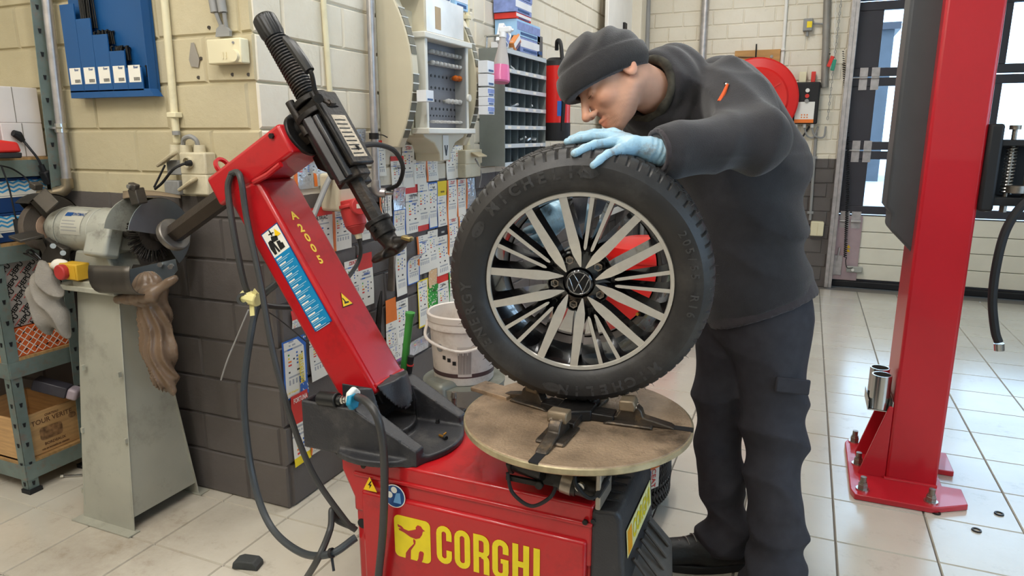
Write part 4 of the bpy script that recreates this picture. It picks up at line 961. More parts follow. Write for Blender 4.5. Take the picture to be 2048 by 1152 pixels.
def complexion(me):
    n = len(me.vertices); co = np.zeros(n * 3); me.vertices.foreach_get('co', co); q = loc(co.reshape(-1, 3)); x, y, z = q[:, 0], np.abs(q[:, 1]), q[:, 2]
    bl = lambda cx, cy, cz, r: np.exp(-(((x - cx) ** 2 + (y - cy) ** 2 + (z - cz) ** 2) / r ** 2))
    c_ = np.ones((n, 4))
    def mixc(k, col): c_[:, :3] = c_[:, :3] * (1 - k[:, None]) + np.array(col) * k[:, None]
    mixc(np.clip(.5 * bl(.07, .045, -.05, .025) + .55 * bl(.125, 0, -.06, .018) + .45 * bl(-.018, .085, -.02, .03), 0, .7), (1., .72, .62))
    beard = np.clip(1.25 * bl(.082, 0, -.120, .020) + .9 * bl(.075, .026, -.108, .018) + .6 * bl(.09, .022, -.083, .010) + .35 * bl(.03, .05, -.1, .035), 0, .85); beard *= .75 + .25 * np.sin(x * 900) * np.sin(z * 1100 + y * 700); mixc(np.clip(beard, 0, 1), (.22, .17, .14))
    mixc(np.clip(1.1 * bl(.096, .0, -.089, .009) + 1.2 * bl(.096, 0, -.101, .010) + .8 * bl(.09, .012, -.095, .009), 0, .8) * (x > .08), (.88, .58, .52))
    a = me.color_attributes.new('complexion', 'FLOAT_COLOR', 'POINT'); a.data.foreach_set('color', c_.ravel())
complexion(bo.data)
M_h = Matrix(((hf.x, hl.x, hc.x, HO.x), (hf.y, hl.y, hc.y, HO.y), (hf.z, hl.z, hc.z, HO.z), (0, 0, 0, 1)))
browm = mat('brown_brow', '#7a5a40', .8, var=.2)
HL = lambda x, y, z: M_h @ Vector((x, y, z))
for s in (-1, 1):
    MB().tube([HL(.099, s * .016, .004), HL(.0935, s * .034, .008), HL(.080, s * .052, .003)], [.002, .0034, .0016], n=8).build('eyebrow', browm, PE)
    MB().tube([HL(.0955, s * .020, -.0235), HL(.0945, s * .033, -.0245), HL(.086, s * .046, -.022)], [.0009, .0016, .0010], n=6).build('eyelashes', browm, PE)
# ---- beanie
def beanie(P):
    q = loc(P); x, y, z = q.T
    z = z + .010 * np.sin(x * 26 + 1) * 0
    o = ell(q, (.012, 0, .030), (.122, .095, .084)); o = smin(o, cap(q, (.02, 0, .05), (.03, 0, .088), .06, .028), .05)
    fold = .004 * np.sin(z * 120 + 14 * x * np.sign(.2) + 3 * np.sin(x * 22)) * np.clip((z - .045) / .03, 0, 1); o = o - fold
    pl = -(z - (.004 + (x - .13) * .21))                                    # brim plane
    cuffz = z - (.004 + (x - .13) * .21)
    cuff = ell(q, (.012, 0, .022), (.130, .101, .100)) - .002 * np.sin(cuffz * 60)
    cuff = np.maximum(np.maximum(cuff, pl), cuffz - .062)
    d = smin(np.maximum(o, pl), cuff, .007)
    inner = ell(q, (.008, 0, .024), (.108, .084, .080)); inner = np.minimum(inner, 1) 
    return smax(d, -np.maximum(inner, cuffz - .03), .003)
sdf_obj('beanie', beanie, c - .21, c + .21, .0042, beanie_m, PE)
# ---- hoodie
def wrinkle(P, f, a, d, s=0): return a * (1 - 2 * np.abs(np.sin((P @ A_(d)) * f + 1.6 * nz3(P, 7, s) + s)))
def folds(P, f, a, d, s=0): return a * np.sin((P @ A_(d)) * f + 2.2 * nz3(P, 9, s) + s)
latn = N_(lat)
nA, nBv = HO + hf * -.035 + hc * -.045, NB; nL = (nBv - nA).length; nD = N_((nBv - nA).normalized())
def ring_neck(P, h0, Rr, rr_):
    q = P - N_(nA); h = q @ nD; rad = q - h[:, None] * nD; rho = np.linalg.norm(rad, axis=1); side = rad @ N_(hf)
    hh_ = h - h0 * nL - .35 * np.clip(side, -.1, .1) * .5
    wob = 1 + .12 * np.sin(np.arctan2(rad @ N_(hl), side) * 5 + h0 * 20)
    return np.hypot(rho - Rr, hh_) - rr_ * wob
def hoodie(P):
    d = ecap(P, CH + Vector((0, 0, .0)), WA, .150, .152, lat, 1.18)
    d = smin(d, ecap(P, WA, HI, .152, .168, lat, 1.12), .06)
    d = smin(d, cap(P, W(1400, 225, D=2.02), W(1450, 215, D=2.02), .10, .11), .06)
    d = smin(d, cap(P, W(1440, 200, D=2.02), W(1530, 330, D=2.08), .115, .13), .08)        # back
    sl = cap(P, SL, EL, .093, .082); sl = smin(sl, cap(P, EL, WL, .078, .058), .035)
    sl = sl - wrinkle(P, 36, .011, N_(((EL - SL).normalized() * .8 + _up * .5)), 1) * np.exp(-((P - N_(EL.lerp(SL, .35))) ** 2).sum(1) / .02) - wrinkle(P, 30, .004, N_((WL - EL).normalized()), 2)
    d = smin(d, sl, .035)
    sr = smin(cap(P, SR, ER, .09, .075), cap(P, ER, WR, .072, .052), .03); d = smin(d, sr, .04)
    # hood bunched in rolls round the neck
    for h0, Rr, rr_, tl in ((.50, .084, .022, .0), (.68, .098, .034, .1), (.92, .112, .042, .2)):
        d = smin(d, ring_neck(P, h0, Rr, rr_), .016)
    d = d - .004 * nz3(P, 22, 3) - folds(P, 34, .0035, (.3, .2, .9), 4) * (P[:, 2] < 1.3)
    # open neck, cuff ends, hem
    q = loc(P); nb = loc(N_(NB)[None])[0]; d = smax(d, -cap(q, (.0, 0, -.04), tuple(nb * .72), .075, .062), .01)
    dw = (P - N_(WL)) @ N_((WL - EL).normalized()); nr = np.linalg.norm(P - N_(WL), axis=1); d = np.where(nr < .14, smax(d, dw - .012, .006), d)
    dw = (P - N_(WR)) @ N_((WR - ER).normalized()); nr = np.linalg.norm(P - N_(WR), axis=1); d = np.where(nr < .14, smax(d, dw - .012, .006), d)
    d = d - wrinkle(P, 26, .012, (.75, .1, .65), 11) * np.exp(-((P - N_(W(1400, 200, D=1.85))) ** 2).sum(1) / .02) - wrinkle(P, 22, .010, (.35, .1, 1.), 12) * np.exp(-((P - N_(W(1560, 470, D=2.0))) ** 2).sum(1) / .03)
    return smax(d, -(P - N_(W(1520, 612, D=2.12))) @ N_((_up * .92 - _rt * .36).normalized()), .01)
sdf_obj('hoodie', hoodie, (-.78, 1.55, .70), (.34, 2.66, 1.72), .0072, hood_m, PE, smooth_it=1)
# waist band, cuffs
hd_ = (_up * .92 - _rt * .36).normalized()
def band(P):
    o = W(1517, 598, D=2.12); q = P - N_(o); h = q @ N_(hd_)
    d = ecap(P, o - hd_ * .08, o + hd_ * .08, .163, .163, lat, 1.1)
    d = np.maximum(d, np.abs(h) - .034); i = ecap(P, o - hd_ * .08, o + hd_ * .08, .13, .13, lat, 1.1)
    return smax(d - .004, -i, .004) - .0012 * nz3(P, 60)
o = N_(W(1517, 598, D=2.12)); sdf_obj('waist_band', band, o - .26, o + .26, .008, hood_n, PE, smooth_it=1)
wd = (WL - EL).normalized()
def cuff(P):
    h = (P - N_(WL)) @ N_(wd); d = cap(P, WL - wd * .10, WL + wd * .05, .060, .051); d = np.maximum(d, np.abs(h + .018) - .034)
    return smax(d, -cap(P, WL - wd * .1, WL + wd * .1, .040), .004)
sdf_obj('cuff', cuff, N_(WL) - .12, N_(WL) + .12, .005, hood_n, PE, smooth_it=1)
# camouflage lining of the hood and snood
camo = mat('camouflage_lining', '#3a372f', .9, var=.7, scale=38)
def lining(P): return smax(np.maximum(ring_neck(P, .40, .078, .012), -ring_neck(P, .30, .062, .012)) - .001 * nz3(P, 90), -cap(loc(P), (0, 0, -.04), tuple(loc(N_(NB)[None])[0]), .060, .060), .004)
lo_ = N_(nA + (nBv - nA) * .4); sdf_obj('hood_lining', lining, lo_ - .14, lo_ + .14, .005, camo, PE)
# sleeve pocket zip with orange pull, chest patch, hood cord
zp = [W(1449, 165, D=1.729), W(1462, 176, D=1.720), W(1476, 191, D=1.710), W(1484, 198, D=1.705)]
MB().tube(zp, .0028, n=6).build('zip', rubber, PE)
MB().cyl(W(1451, 168, D=1.726), W(1457, 171, D=1.722), .004, n=8).build('zip_slider', bright, PE)
orm = mat('orange_pull', '#e0591b', .5, var=.05)
MB().tube([W(1455, 169, D=1.720), W(1449, 184, D=1.714), W(1442, 198, D=1.710), W(1439, 204, D=1.709)], [.0035, .005, .006, .0065], n=8).build('zip_pull', orm, PE)
# trousers
def trousers(P):
    d = ecap(P, HI + Vector((0, 0, .02)), (HN + HF) / 2 + Vector((0, 0, .02)), .150, .135, lat, 1.05)
    nl = smin(cap(P, HN, KN, .122, .090), cap(P, KN, Fn + Vector((0, 0, .075)), .088, .084), .03)
    fl_ = smin(cap(P, HF, KF, .112, .078), cap(P, KF, Ff + Vector((0, 0, .085)), .074, .068), .03)
    nl = smin(nl, cap(P, Fn + Vector((0, 0, .10)), Fn + lat * .055 + fwd * .03 + Vector((0, 0, .06)), .088, .085), .03); fl_ = smin(fl_, cap(P, Ff + Vector((0, 0, .13)), Ff + fwd * .045 + Vector((0, 0, .10)), .072, .070), .03)
    fz = np.clip((.95 - P[:, 2]) / .3, .3, 1.3)
    nl = nl - wrinkle(P, 17, .007, (.45, .1, .93), 5) * fz - .009 * nz3(P, 11, 6)
    fl_ = fl_ - wrinkle(P, 15, .007, (-.5, .1, .93), 7) * fz - .009 * nz3(P, 12, 8)
    d = smin(smin(d, nl, .05), fl_, .02)
    d = d - wrinkle(P, 30, .007, (.25, 0, 1), 9) * np.clip((.34 - P[:, 2]) / .2, 0, 1)
    return smax(smax(d, .055 - P[:, 2], .008), P[:, 2] - .93, .01)
sdf_obj('trousers', trousers, (-.42, 1.80, .03), (.28, 2.58, .96), .0066, trou_m, PE, smooth_it=1)
fl1 = W(1585, 772, D=1.975); MB().box(fl1, (.10, .012, .045), (R(-8), R(6), YAW)).build('pocket_flap', trou_m, PE, bevel=.005)
# boots
def boot(F, nm):
    f2 = (Vector((fwd.x, fwd.y, 0)) * (1 if nm == 'far' else .35) + lat * (0 if nm == 'far' else .9)).normalized(); toe = F + f2 * .20 + Vector((0, 0, .0)); heel = F - f2 * .07; sd_ = Vector((-f2.y, f2.x, 0))
    def g(P):
        d = ecap(P, heel + Vector((0, 0, .055)), F + f2 * .06 + Vector((0, 0, .058)), .050, .052, (0, 0, 1), 1.0)
        d = smin(d, ecap(P, F + f2 * .06 + Vector((0, 0, .05)), toe + Vector((0, 0, .042)), .054, .050, (0, 0, 1), .82), .04)
        d = smin(d, cap(P, F + Vector((0, 0, .08)), F + Vector((0, 0, .15)), .050, .046), .04)
        return smax(d, .022 - P[:, 2], .004)
    a, b = N_(heel), N_(toe); lo = np.minimum(a, b) - .08; hi = np.maximum(a, b) + .08; lo[2] = 0; hi[2] = .24
    bt_ = sdf_obj('boot', g, lo, hi, .006, boot_m, PE, smooth_it=1)
    n_ = 28; pl_ = []
    for k in range(n_):
        t = 2 * math.pi * k / n_; cx, sy = math.cos(t), math.sin(t); c_ = (F + f2 * (.065 + .185 * cx) + sd_ * sy * (.052 + .010 * cx - .006 * math.cos(2 * t))); pl_.append((c_.x, c_.y))
    MB().prism(pl_, .028).build('sole', rubber, bt_, bevel=.004)
    lm = mat('grey_lace', '#8a857e', .7)
    for k in range(5):
        p = F + f2 * (.150 - .022 * k) + Vector((0, 0, .080 + .0105 * k)); MB().tube(spline([p + sd_ * .024 + Vector((0, 0, -.006)), p + f2 * .006 + Vector((0, 0, .006)), p - sd_ * .024 + f2 * .010 + Vector((0, 0, -.006))], 8), .0016, n=6).build('lace', lm, bt_)
boot(Ff, 'far'); boot(Fn, 'near')
# ---- gloved hands
def glove(wr, kn, tips, thumb, up_, name, mids=None):
    """wr wrist, kn = knuckles index..little, tips fingertips, thumb = [base, joint, tip]"""
    def g(P):
        mid = (kn[0] + kn[-1]) / 2; lat_ = N_((kn[0] - kn[-1]).normalized()); up__ = N_(up_)
        d = ecap(P, wr, wr.lerp(mid, .5), .036, .038, up_, .62)
        for k in kn: d = smin(d, cap(P, wr.lerp(mid, .35).lerp(k, .45), k, .018, .0135), .014)
        for i, (k, t) in enumerate(zip(kn, tips)):
            r = (.0105, .011, .0105, .0092)[i]; m1 = mids[i][0] if mids else k.lerp(t, .45) + Vector(up_) * .006; m2 = k.lerp(t, .75) + Vector(up_) * .004
            f = smin(smin(cap(P, k, m1, r * 1.15, r * 1.02), cap(P, m1, m2, r * 1.04, r * .95), .004), cap(P, m2, t, r * .97, r * .82), .004)
            d = smin(d, f, .006)
        f = smin(cap(P, thumb[0], thumb[1], .016, .0125), cap(P, thumb[1], thumb[2], .0125, .0095), .005); d = smin(d, f, .012)
        # rolled glove cuff over the wrist, fine wrinkles towards it
        bd = (wr - mid).normalized(); d = smin(d, ecap(P, wr, wr + bd * .045, .037, .039, up_, .82), .012)
        h = (P - N_(wr)) @ N_(bd); d = d - .0012 * np.sin(h * 520 + 3 * nz3(P, 40)) * np.clip((h + .03) / .05, 0, 1) - .0006 * nz3(P, 130)
        return smax(d, h - .05, .004)
    A = np.array([N_(p) for p in list(kn) + list(tips) + [wr] + list(thumb)]); return sdf_obj(name, g, A.min(0) - .065, A.max(0) + .065, .0027, glove_m, PE)
glove(W(1298, 300, D=1.592), [W(1226, 267, D=1.632), W(1217, 274, D=1.605), W(1224, 285, D=1.572), W(1240, 299, D=1.538)],
      [W(1142, 278, D=1.645), W(1135, 284, D=1.603), W(1149, 307, D=1.516), W(1186, 331, D=1.492)], [W(1262, 290, D=1.63), W(1225, 292, D=1.67), W(1195, 298, D=1.69)], _up, 'glove')
glove(W(1118, 428, D=1.90), [W(1085, 432, D=1.86), W(1088, 450, D=1.86), W(1090, 466, D=1.86), W(1095, 480, D=1.87)],
      [W(1052, 440, D=1.83), W(1052, 462, D=1.83), W(1056, 482, D=1.83), W(1064, 500, D=1.84)], [W(1105, 425, D=1.88), W(1090, 412, D=1.85), W(1075, 405, D=1.83)], -_fw, 'glove')
# ================================================================== LEFT: RACK, GRINDER, PIER FITTINGS
racked = mat('grey_green_rack_steel', '#7f8d87', .45, .4, var=.1, scale=20, dirt='#a35a3a', dirt_amt=.35, dscale=30)
ply = mat('plywood_shelf', '#b08a5a', .6, var=.2, scale=12, stretch=(1, 8, 1))
RXR = -2.655
RK = wthing('storage_rack', 'grey green slotted steel storage rack beside the bench grinder', 'rack', (-3.0, 1.64, 0))
def rx(px, py): return W(px, py, X=RXR)
for (x, y, sx_, sy_) in ((RXR, 1.515, -1, 1), (RXR, 1.775, -1, -1), (-3.4, 1.515, 1, 1), (-3.4, 1.775, 1, -1)):
    lean_ = .085 if (x > -3 and y > 1.7) else 0.       # the rear upright by the pipe has been knocked out of plumb
    sh = Matrix(((1, 0, lean_ / 1.83, 0), (0, 1, 0, 0), (0, 0, 1, 0), (0, 0, 0, 1)))
    pm_ = MB().box((x + sx_ * .002, y + sy_ * .02, 1.05), (.003, .04, 2.1), M=sh).box((x + sx_ * .02, y + sy_ * .0015, 1.05), (.04, .003, 2.1), M=sh)
    p = pm_.build('upright', racked, RK)
    if x > -3:
        for k in range(26):
            z = .04 + k * .08; c_ = (x + .0005 + lean_ / 1.83 * z, y + sy_ * .02, z)
            MB().prism([(-.006, .004), (.006, .004), (.003, -.012), (-.003, -.012)], .0016, place(c_, (0, 1, 0), (0, 0, 1))).build('slot', rubber, p, smooth=False)
            if y < 1.6: MB().prism([(-.006, .004), (.006, .004), (.003, -.012), (-.003, -.012)], .0016, place((x - .02, y - .001, z), (1, 0, 0), (0, 0, 1))).build('slot', rubber, p, smooth=False)
    MB().box((x + sx_ * .012, y + sy_ * .018, .008), (.05, .05, .016)).build('foot', rubber, RK)
for zt in (.115, .525, .955, 1.262):
    MB().box((RXR + .003, 1.645, zt - .03), (.004, .26, .06)).box((RXR - .012, 1.645, zt - .002), (.03, .26, .004)).build('side_beam', racked, RK)
    for y in (1.513, 1.777): MB().box(((RXR - 3.4) / 2, y, zt - .03), (.745, .004, .06)).build('cross_beam', racked, RK)
    MB().box(((RXR - 3.4) / 2, 1.645, zt + .004), (.74, .258, .012)).build('shelf_board', ply, RK)
# --- things on the rack
def carton(name, label, x1, y0, y1, z0, h, m, cat='box', depth=.3, group=None, bev=.003):
    t = thing(name, label, cat, (x1 - depth / 2, (y0 + y1) / 2, z0), group=group)
    w_, d_ = depth, y1 - y0
    MB().box((0, 0, h / 2), (w_, d_, h)).build('carton', m, t, bevel=bev)
    MB().box((w_ / 2, 0, h * .5), (.0015, .003, h * .98)).build('carton_seam', mat('seam_grey_brown', '#8d8578', .8), t)  # grey-brown line along the seam of the end face
    return t, w_, d_
paperw = mat('white_carton', '#e4dcd6', .7, var=.04)
xr = -2.68
carton('white_box', 'upper white carton in the stack on the top rack shelf', xr, 1.60, 1.785, 1.395, .128, paperw)
carton('white_box', 'lower white carton in the stack on the top rack shelf', xr, 1.635, 1.785, 1.272, .123, paperw)
t = thing('dark_case', 'dark tool case behind the red charger on the top shelf', 'case', (-2.80, 1.585, 1.272))
MB().box((0, 0, .08), (.2, .07, .16)).build('shell', rubber, t, bevel=.012); MB().tube([(.02, -.04, .10), (.05, -.045, .13), (.08, -.04, .10)], .006).build('handle', rubber, t)
t = wthing('battery_charger', 'red and black battery charger on the top rack shelf', 'charger', (-2.74, 1.57, 1.272))
redp = mat('red_plastic', '#cf2a22', .4, var=.04)
MB().prism([(-.07, .018), (-.07, .062), (-.02, .066), (.05, .055), (.058, .02)], .12, place((-2.70, 1.60, 1.272), (.25, 1, 0), (0, 0, 1))).build('housing', redp, t, bevel=.008)
MB().prism([(-.07, 0), (-.07, .019), (.058, .019), (.055, 0)], .12, place((-2.70, 1.60, 1.272), (.25, 1, 0), (0, 0, 1))).build('base', rubber, t, bevel=.004)
for k in range(6):
    if k == 4: continue
    MB().bar(W(4 + k * 6.2, 284, X=-2.690), W(7 + k * 6.2, 302, X=-2.690), .003, .006).build('vent_slot', rubber, t)
t = wthing('plug_cable', 'black cable with plug hanging from the top shelf of the rack', 'cable', tuple(W(95, 350, X=-2.63)))
MB().tube(spline([W(30, 268, X=-2.66), W(45, 280, X=-2.66), W(62, 300, X=-2.64), W(76, 318, X=-2.63), W(84, 335, X=-2.63)], 24), .0045, n=8).build('cord', rubber, t)
MB().tube([W(26, 266, X=-2.66), W(36, 270, X=-2.66), W(46, 282, X=-2.66)], [.012, .016, .009], n=8).build('coupling', rubber, t)
MB().tube([W(82, 330, X=-2.63), W(88, 343, X=-2.63)], .010, n=8).build('strain_relief', rubber, t); MB().bar(W(88, 342, X=-2.63), W(100, 368, X=-2.63), .036, .028).build('plug', rubber, t, bevel=.006)
# blue cartons with zigzag print
navyb = mat('navy_carton', '#173b6e', .6, var=.05); sky = mat('sky_blue_print', '#3f9fd6', .6, var=.04)
def blue_box(label, z0, h):
    t = thing('blue_box', label, 'box', (-2.83, 1.645, z0)); b = MB().box((0, 0, h / 2), (.3, .25, h)).build('carton', navyb, t, bevel=.003)
    zb = h - .055
    MB().box((.1508, 0, zb + .018), (.001, .248, .052)).build('print_band', white_s, b); MB().box((.1512, 0, zb - .012), (.001, .248, .005)).build('print_line', white_s, b)
    for r_ in range(3):
        pl_ = []; n_ = 13
        for k in range(n_): pl_.append((-.122 + .244 * k / (n_ - 1), zb + .002 + r_ * .015 + (.009 if k % 2 else 0)))
        MB().prism(pl_ + [(x, y + .007) for x, y in pl_[::-1]], .0006, place((.1514, 0, 0), (0, 1, 0), (0, 0, 1))).build('zigzag', sky, b, smooth=False)
    MB().prism([(-.008, -.006), (.008, -.006), (0, .009)], .0006, place((.1514, -.07, h * .25), (0, 1, 0), (0, 0, 1))).build('triangle_mark', white_s, b)
blue_box('dark blue carton with zigzag print, lower one of the pair', .967, .105)
blue_box('dark blue carton with zigzag print, upper one of the pair', 1.073, .125)
# repeating lettered carton on top of an orange carton
grb = mat('grey_brown_carton', '#b3aba5', .65, var=.04)
t = thing('lettered_box', 'grey carton printed all over with black lettering on the middle shelf', 'box', (-2.83, 1.66, .647)); hb = MB().box((0, 0, .125), (.3, .22, .25)).build('carton', grb, t, bevel=.003)
tmh = text_mesh('HEPU', .026, blk, thick=.0007, xs=1.0)
for r_ in range(5):
    for c_ in range(5):
        if r_ % 2 and c_ == 4: continue
        o = link('lettering', tmh, hb); o.matrix_basis = place((.1512, -.095 + c_ * .046 + (r_ % 2) * .022, .025 + r_ * .048), (0, .7, .72) if (c_ + r_) % 2 else (0, .7, .72), (0, -.72, .7))
        MB().bar((0, 0, 0), (0, .03, 0), .002, .0006).build('red_line', redp, hb).matrix_basis = place((.1512, -.085 + c_ * .046 + (r_ % 2) * .022, .008 + r_ * .048), (0, -.72, .7), (0, .7, .72))
ora = mat('orange_carton', '#d5602a', .6, var=.05)
t = thing('orange_box', 'orange carton with white lattice print on the middle rack shelf', 'box', (-2.82, 1.65, .535)); ob_ = MB().box((0, 0, .055), (.3, .235, .11)).build('carton', ora, t, bevel=.003)
for sgn in (-1, 1):
    for k in range(-2, 9):
        y0 = -.115 + k * .03; y1 = y0 + sgn * .105
        a_, b_ = (y0, .003), (y1, .108)
        # clip to the face
        def clip(p, q):
            (ya, za), (yb, zb) = p, q; out = []
            for lim in (-.115, .115):
                if (ya - lim) * (yb - lim) < 0:
                    f = (lim - ya) / (yb - ya); pt = (lim, za + (zb - za) * f)
                    if abs(ya) > .115: ya, za = pt
                    else: yb, zb = pt
            return None if abs(ya) > .1151 or abs(yb) > .1151 else ((ya, za), (yb, zb))
        r_ = clip(a_, b_)
        if r_: MB().bar((.1506, r_[0][0], r_[0][1]), (.1506, r_[1][0], r_[1][1]), .0028, .0008, up=(1, 0, 0)).build('lattice_line', white_s, ob_)
for r_ in range(3):
    for k in range(6): MB().bar((.1508, -.10 + k * .04 + (r_ % 2) * .02, .02 + r_ * .033), (.1508, -.09 + k * .04 + (r_ % 2) * .02, .027 + r_ * .033), .004, .0008, up=(1, 0, 0)).build('dark_mark', blk, ob_)
# wine crate
wood = mat('pale_crate_wood', '#c39a68', .6, var=.15, scale=10, stretch=(1, 1, 9)); burn = mat('burnt_print', '#6b4a33', .7, var=.1)
t = thing('wine_crate', 'open wooden wine crate with dark printed lettering on the bottom shelf', 'crate', (-2.84, 1.645, .126))
for nm, c_, s_c in (('front_board', (.155, 0, .085), (.012, .25, .17)), ('back_board', (-.155, 0, .085), (.012, .25, .17)), ('side_board', (0, -.119, .085), (.298, .012, .17)), ('side_board', (0, .119, .085), (.298, .012, .17)), ('bottom_board', (0, 0, .005), (.3, .25, .01))):
    bd = MB().box(c_, s_c).build(nm, wood, t, bevel=.002)
    if nm == 'front_board':
        for s, z, sz_ in (('CHATEAU', .150, .012), ('TOUR VERITE', .130, .027), ('BORDEAUX', .034, .016), ('mis en bouteille au chateau', .015, .010)): text(s, place((.1618, .01, z), (0, 1, 0), (0, 0, 1)), sz_, burn, bd, thick=.0004)
        MB().prism(rr(.045, .026, .012), .0006, place((.1616, .0, .078), (0, 1, 0), (0, 0, 1))).build('crate_picture', mat('burnt_picture', '#8d6a48', .7, var=.5, scale=60), bd)
        MB().prism([(.016 * math.cos(a), .012 * math.sin(a)) for a in [2*math.pi*k/20 for k in range(20)]], .0006, place((.1616, .09, .112), (0, 1, 0), (0, 0, 1))).build('crate_seal', MATS['burnt_picture'], bd)
t = wthing('clear_tube', 'long dark box with clear plastic end lying on the wine crate', 'tube', tuple(W(110, 780, X=-2.66)))
a_, b_ = W(70, 765, X=-2.72), W(138, 783, X=-2.62)
MB().bar(a_, b_, .055, .045).build('tube_body', mat('dark_violet_box', '#3c3a42', .4), t, bevel=.004); MB().bar(b_, b_ + (b_ - a_).normalized() * .04, .056, .046).build('tube_end', mat('clear_purple_plastic', '#a79aa3', .2, var=.1), t, bevel=.01)
t = wthing('floor_bolt', 'long steel bolt lying on the floor under the rack', 'bolt', tuple(W(140, 952, Z=.006)))
MB().cyl(W(128, 952, Z=.006), W(165, 950, Z=.006), .005, n=8).build('shank', bright, t); MB().cyl(W(122, 952.5, Z=.008), W(128, 952, Z=.008), .009, n=6).build('bolt_head', bright, t)
# ---- galvanised pipe with clamp and elbow in front of the pier
t = wthing('water_pipe', 'galvanised pipe with clamp running down beside the rack upright', 'pipe', tuple(W(130, 375, Y=1.775)))
a_, b_ = W(92, -12, Y=1.775), W(134, 362, Y=1.775)
MB().cyl(up_to(a_, b_), b_, .0165, n=18).build('pipe', galv, t); MB().tube(spline([b_, b_ + Vector((.002, 0, -.03)), b_ + Vector((-.01, -.02, -.05)), W(112, 381, Y=1.74), W(88, 386, Y=1.72)], 16), [.021] * 6 + [.018] * 20, n=14).build('elbow', mat('brassy_fitting', '#9c8f78', .4, .7, var=.2), t) if False else None
MB().tube([b_ + Vector((0, 0, .01)), b_ + Vector((0, 0, -.02)), b_ + Vector((-.012, -.01, -.036)), b_ + Vector((-.035, -.03, -.042))], .021, n=14).build('elbow', mat('brassy_fitting', '#9c8f78', .4, .7, var=.2), t)
MB().tube([b_ + Vector((-.03, -.026, -.042)), b_ + Vector((-.085, -.06, -.045))], .013, n=12).build('valve_spindle', MATS['brassy_fitting'], t)
p = W(121, 256, Y=1.775); MB().lathe([(.0175, -.016), (.021, -.016), (.021, .016), (.0175, .016)], p, (0, 0, 1), n=20, close=True).bar(p + Vector((-.045, -.014, 0)), p + Vector((.02, -.02, 0)), .022, .006, up=(0, 0, 1)).build('clamp', bright, t)
# ---- blue display dispenser with cable ties
bluem = mat('blue_cardboard', '#164f86', .45, var=.05, scale=3)
DPy = 1.762
t = wthing('tie_dispenser', 'blue cardboard wall dispenser holding black cable ties', 'dispenser', tuple(W(230, 180, Y=1.79)))
TL, BR = W(131, 100, Y=DPy), W(300, 180, Y=DPy); x0, x1 = TL.x, BR.x; zb_, zt_ = BR.z, 1.93
MB().box(((x0 + x1) / 2, 1.80, (zb_ + zt_) / 2), (x1 - x0, .01, zt_ - zb_)).build('back_panel', bluem, t)
steps = [(125, 8), (153, 36), (184, 68), (216, 102), (250, 135), (281, 137)]
pkt = (x1 - x0) / 5.35
zst = [W(140, 8, Y=DPy).z, W(170, 37, Y=DPy).z, W(200, 69, Y=DPy).z, W(232, 102, Y=DPy).z, W(265, 135, Y=DPy).z]
for k in range(5):
    xa = x0 + k * pkt; z1 = zst[k]
    pk = MB().box((xa + pkt / 2, DPy + .0, (zb_ + z1) / 2), (pkt - .0015, .004, z1 - zb_)).box((xa + .001, (DPy + 1.795) / 2, (zb_ + z1) / 2), (.002, 1.795 - DPy, z1 - zb_)).build('pocket', bluem, t)
    lc_ = Vector((xa + pkt * .52, DPy - .0025, zb_ + .055)); w2 = pkt * .38
    MB().box(lc_, (w2 * 2, .001, w2 * 2.0)).build('pocket_label', white_s, pk)
    text('fixer', place(lc_ + Vector((w2 * .35, -.001, w2 * .75)), (1, 0, 0), (0, 0, 1)), .012, navy, pk, thick=.0003)
    for q in range(7): MB().box(lc_ + Vector((w2 * (-.1 + q * .14), -.0008, -w2 * .62)), (w2 * (.05 if q % 2 else .09), .0006, w2 * .4)).build('barcode_bar', blk, pk)
MB().prism([(0, 0), (x1 - x0 + .02, 0), (x1 - x0, .025), (0, .025)], .036, place((x0, DPy + .034, zb_ - .02), (1, 0, 0), (0, 0, 1))).build('bottom_tray', bluem, t)
MB().prism([(0, zb_), (.034, zb_ - .02), (.034, zt_), (0, zt_)], .003, place((x1 - .003, DPy - .0, 0), (0, 1, 0), (0, 0, 1))).build('side_panel', bluem, t)
blackt = mat('black_nylon', '#131313', .3)
for k in (0, 1, 2, 3, 4):
    # each bundle of ties: uncountable tangle of thin heads standing out of its pocket
    mb = MB(); rr0 = random.Random(k); xa = x0 + k * pkt; z1 = zst[k]; tall = (0, .2, .016, .018, .006)[k]
    for q in range((0, 26, 26, 28, 10)[k]):
        xx = xa + pkt * rr0.uniform(.05, .95); yy = DPy + .006 + rr0.uniform(0, .022); hh_ = rr0.uniform(.3, 1.) * tall
        mb.cyl((xx, yy, z1 - .03), (xx + rr0.uniform(-.006, .006), yy - .003, z1 + hh_), .0026, n=5)
        mb.box((xx, yy, z1 + hh_), (.007, .006, .005), (0, rr0.uniform(-.5, .5), 0))
    if k: mb.build('tie_bundle', blackt, t, smooth=False)['kind'] = 'stuff'
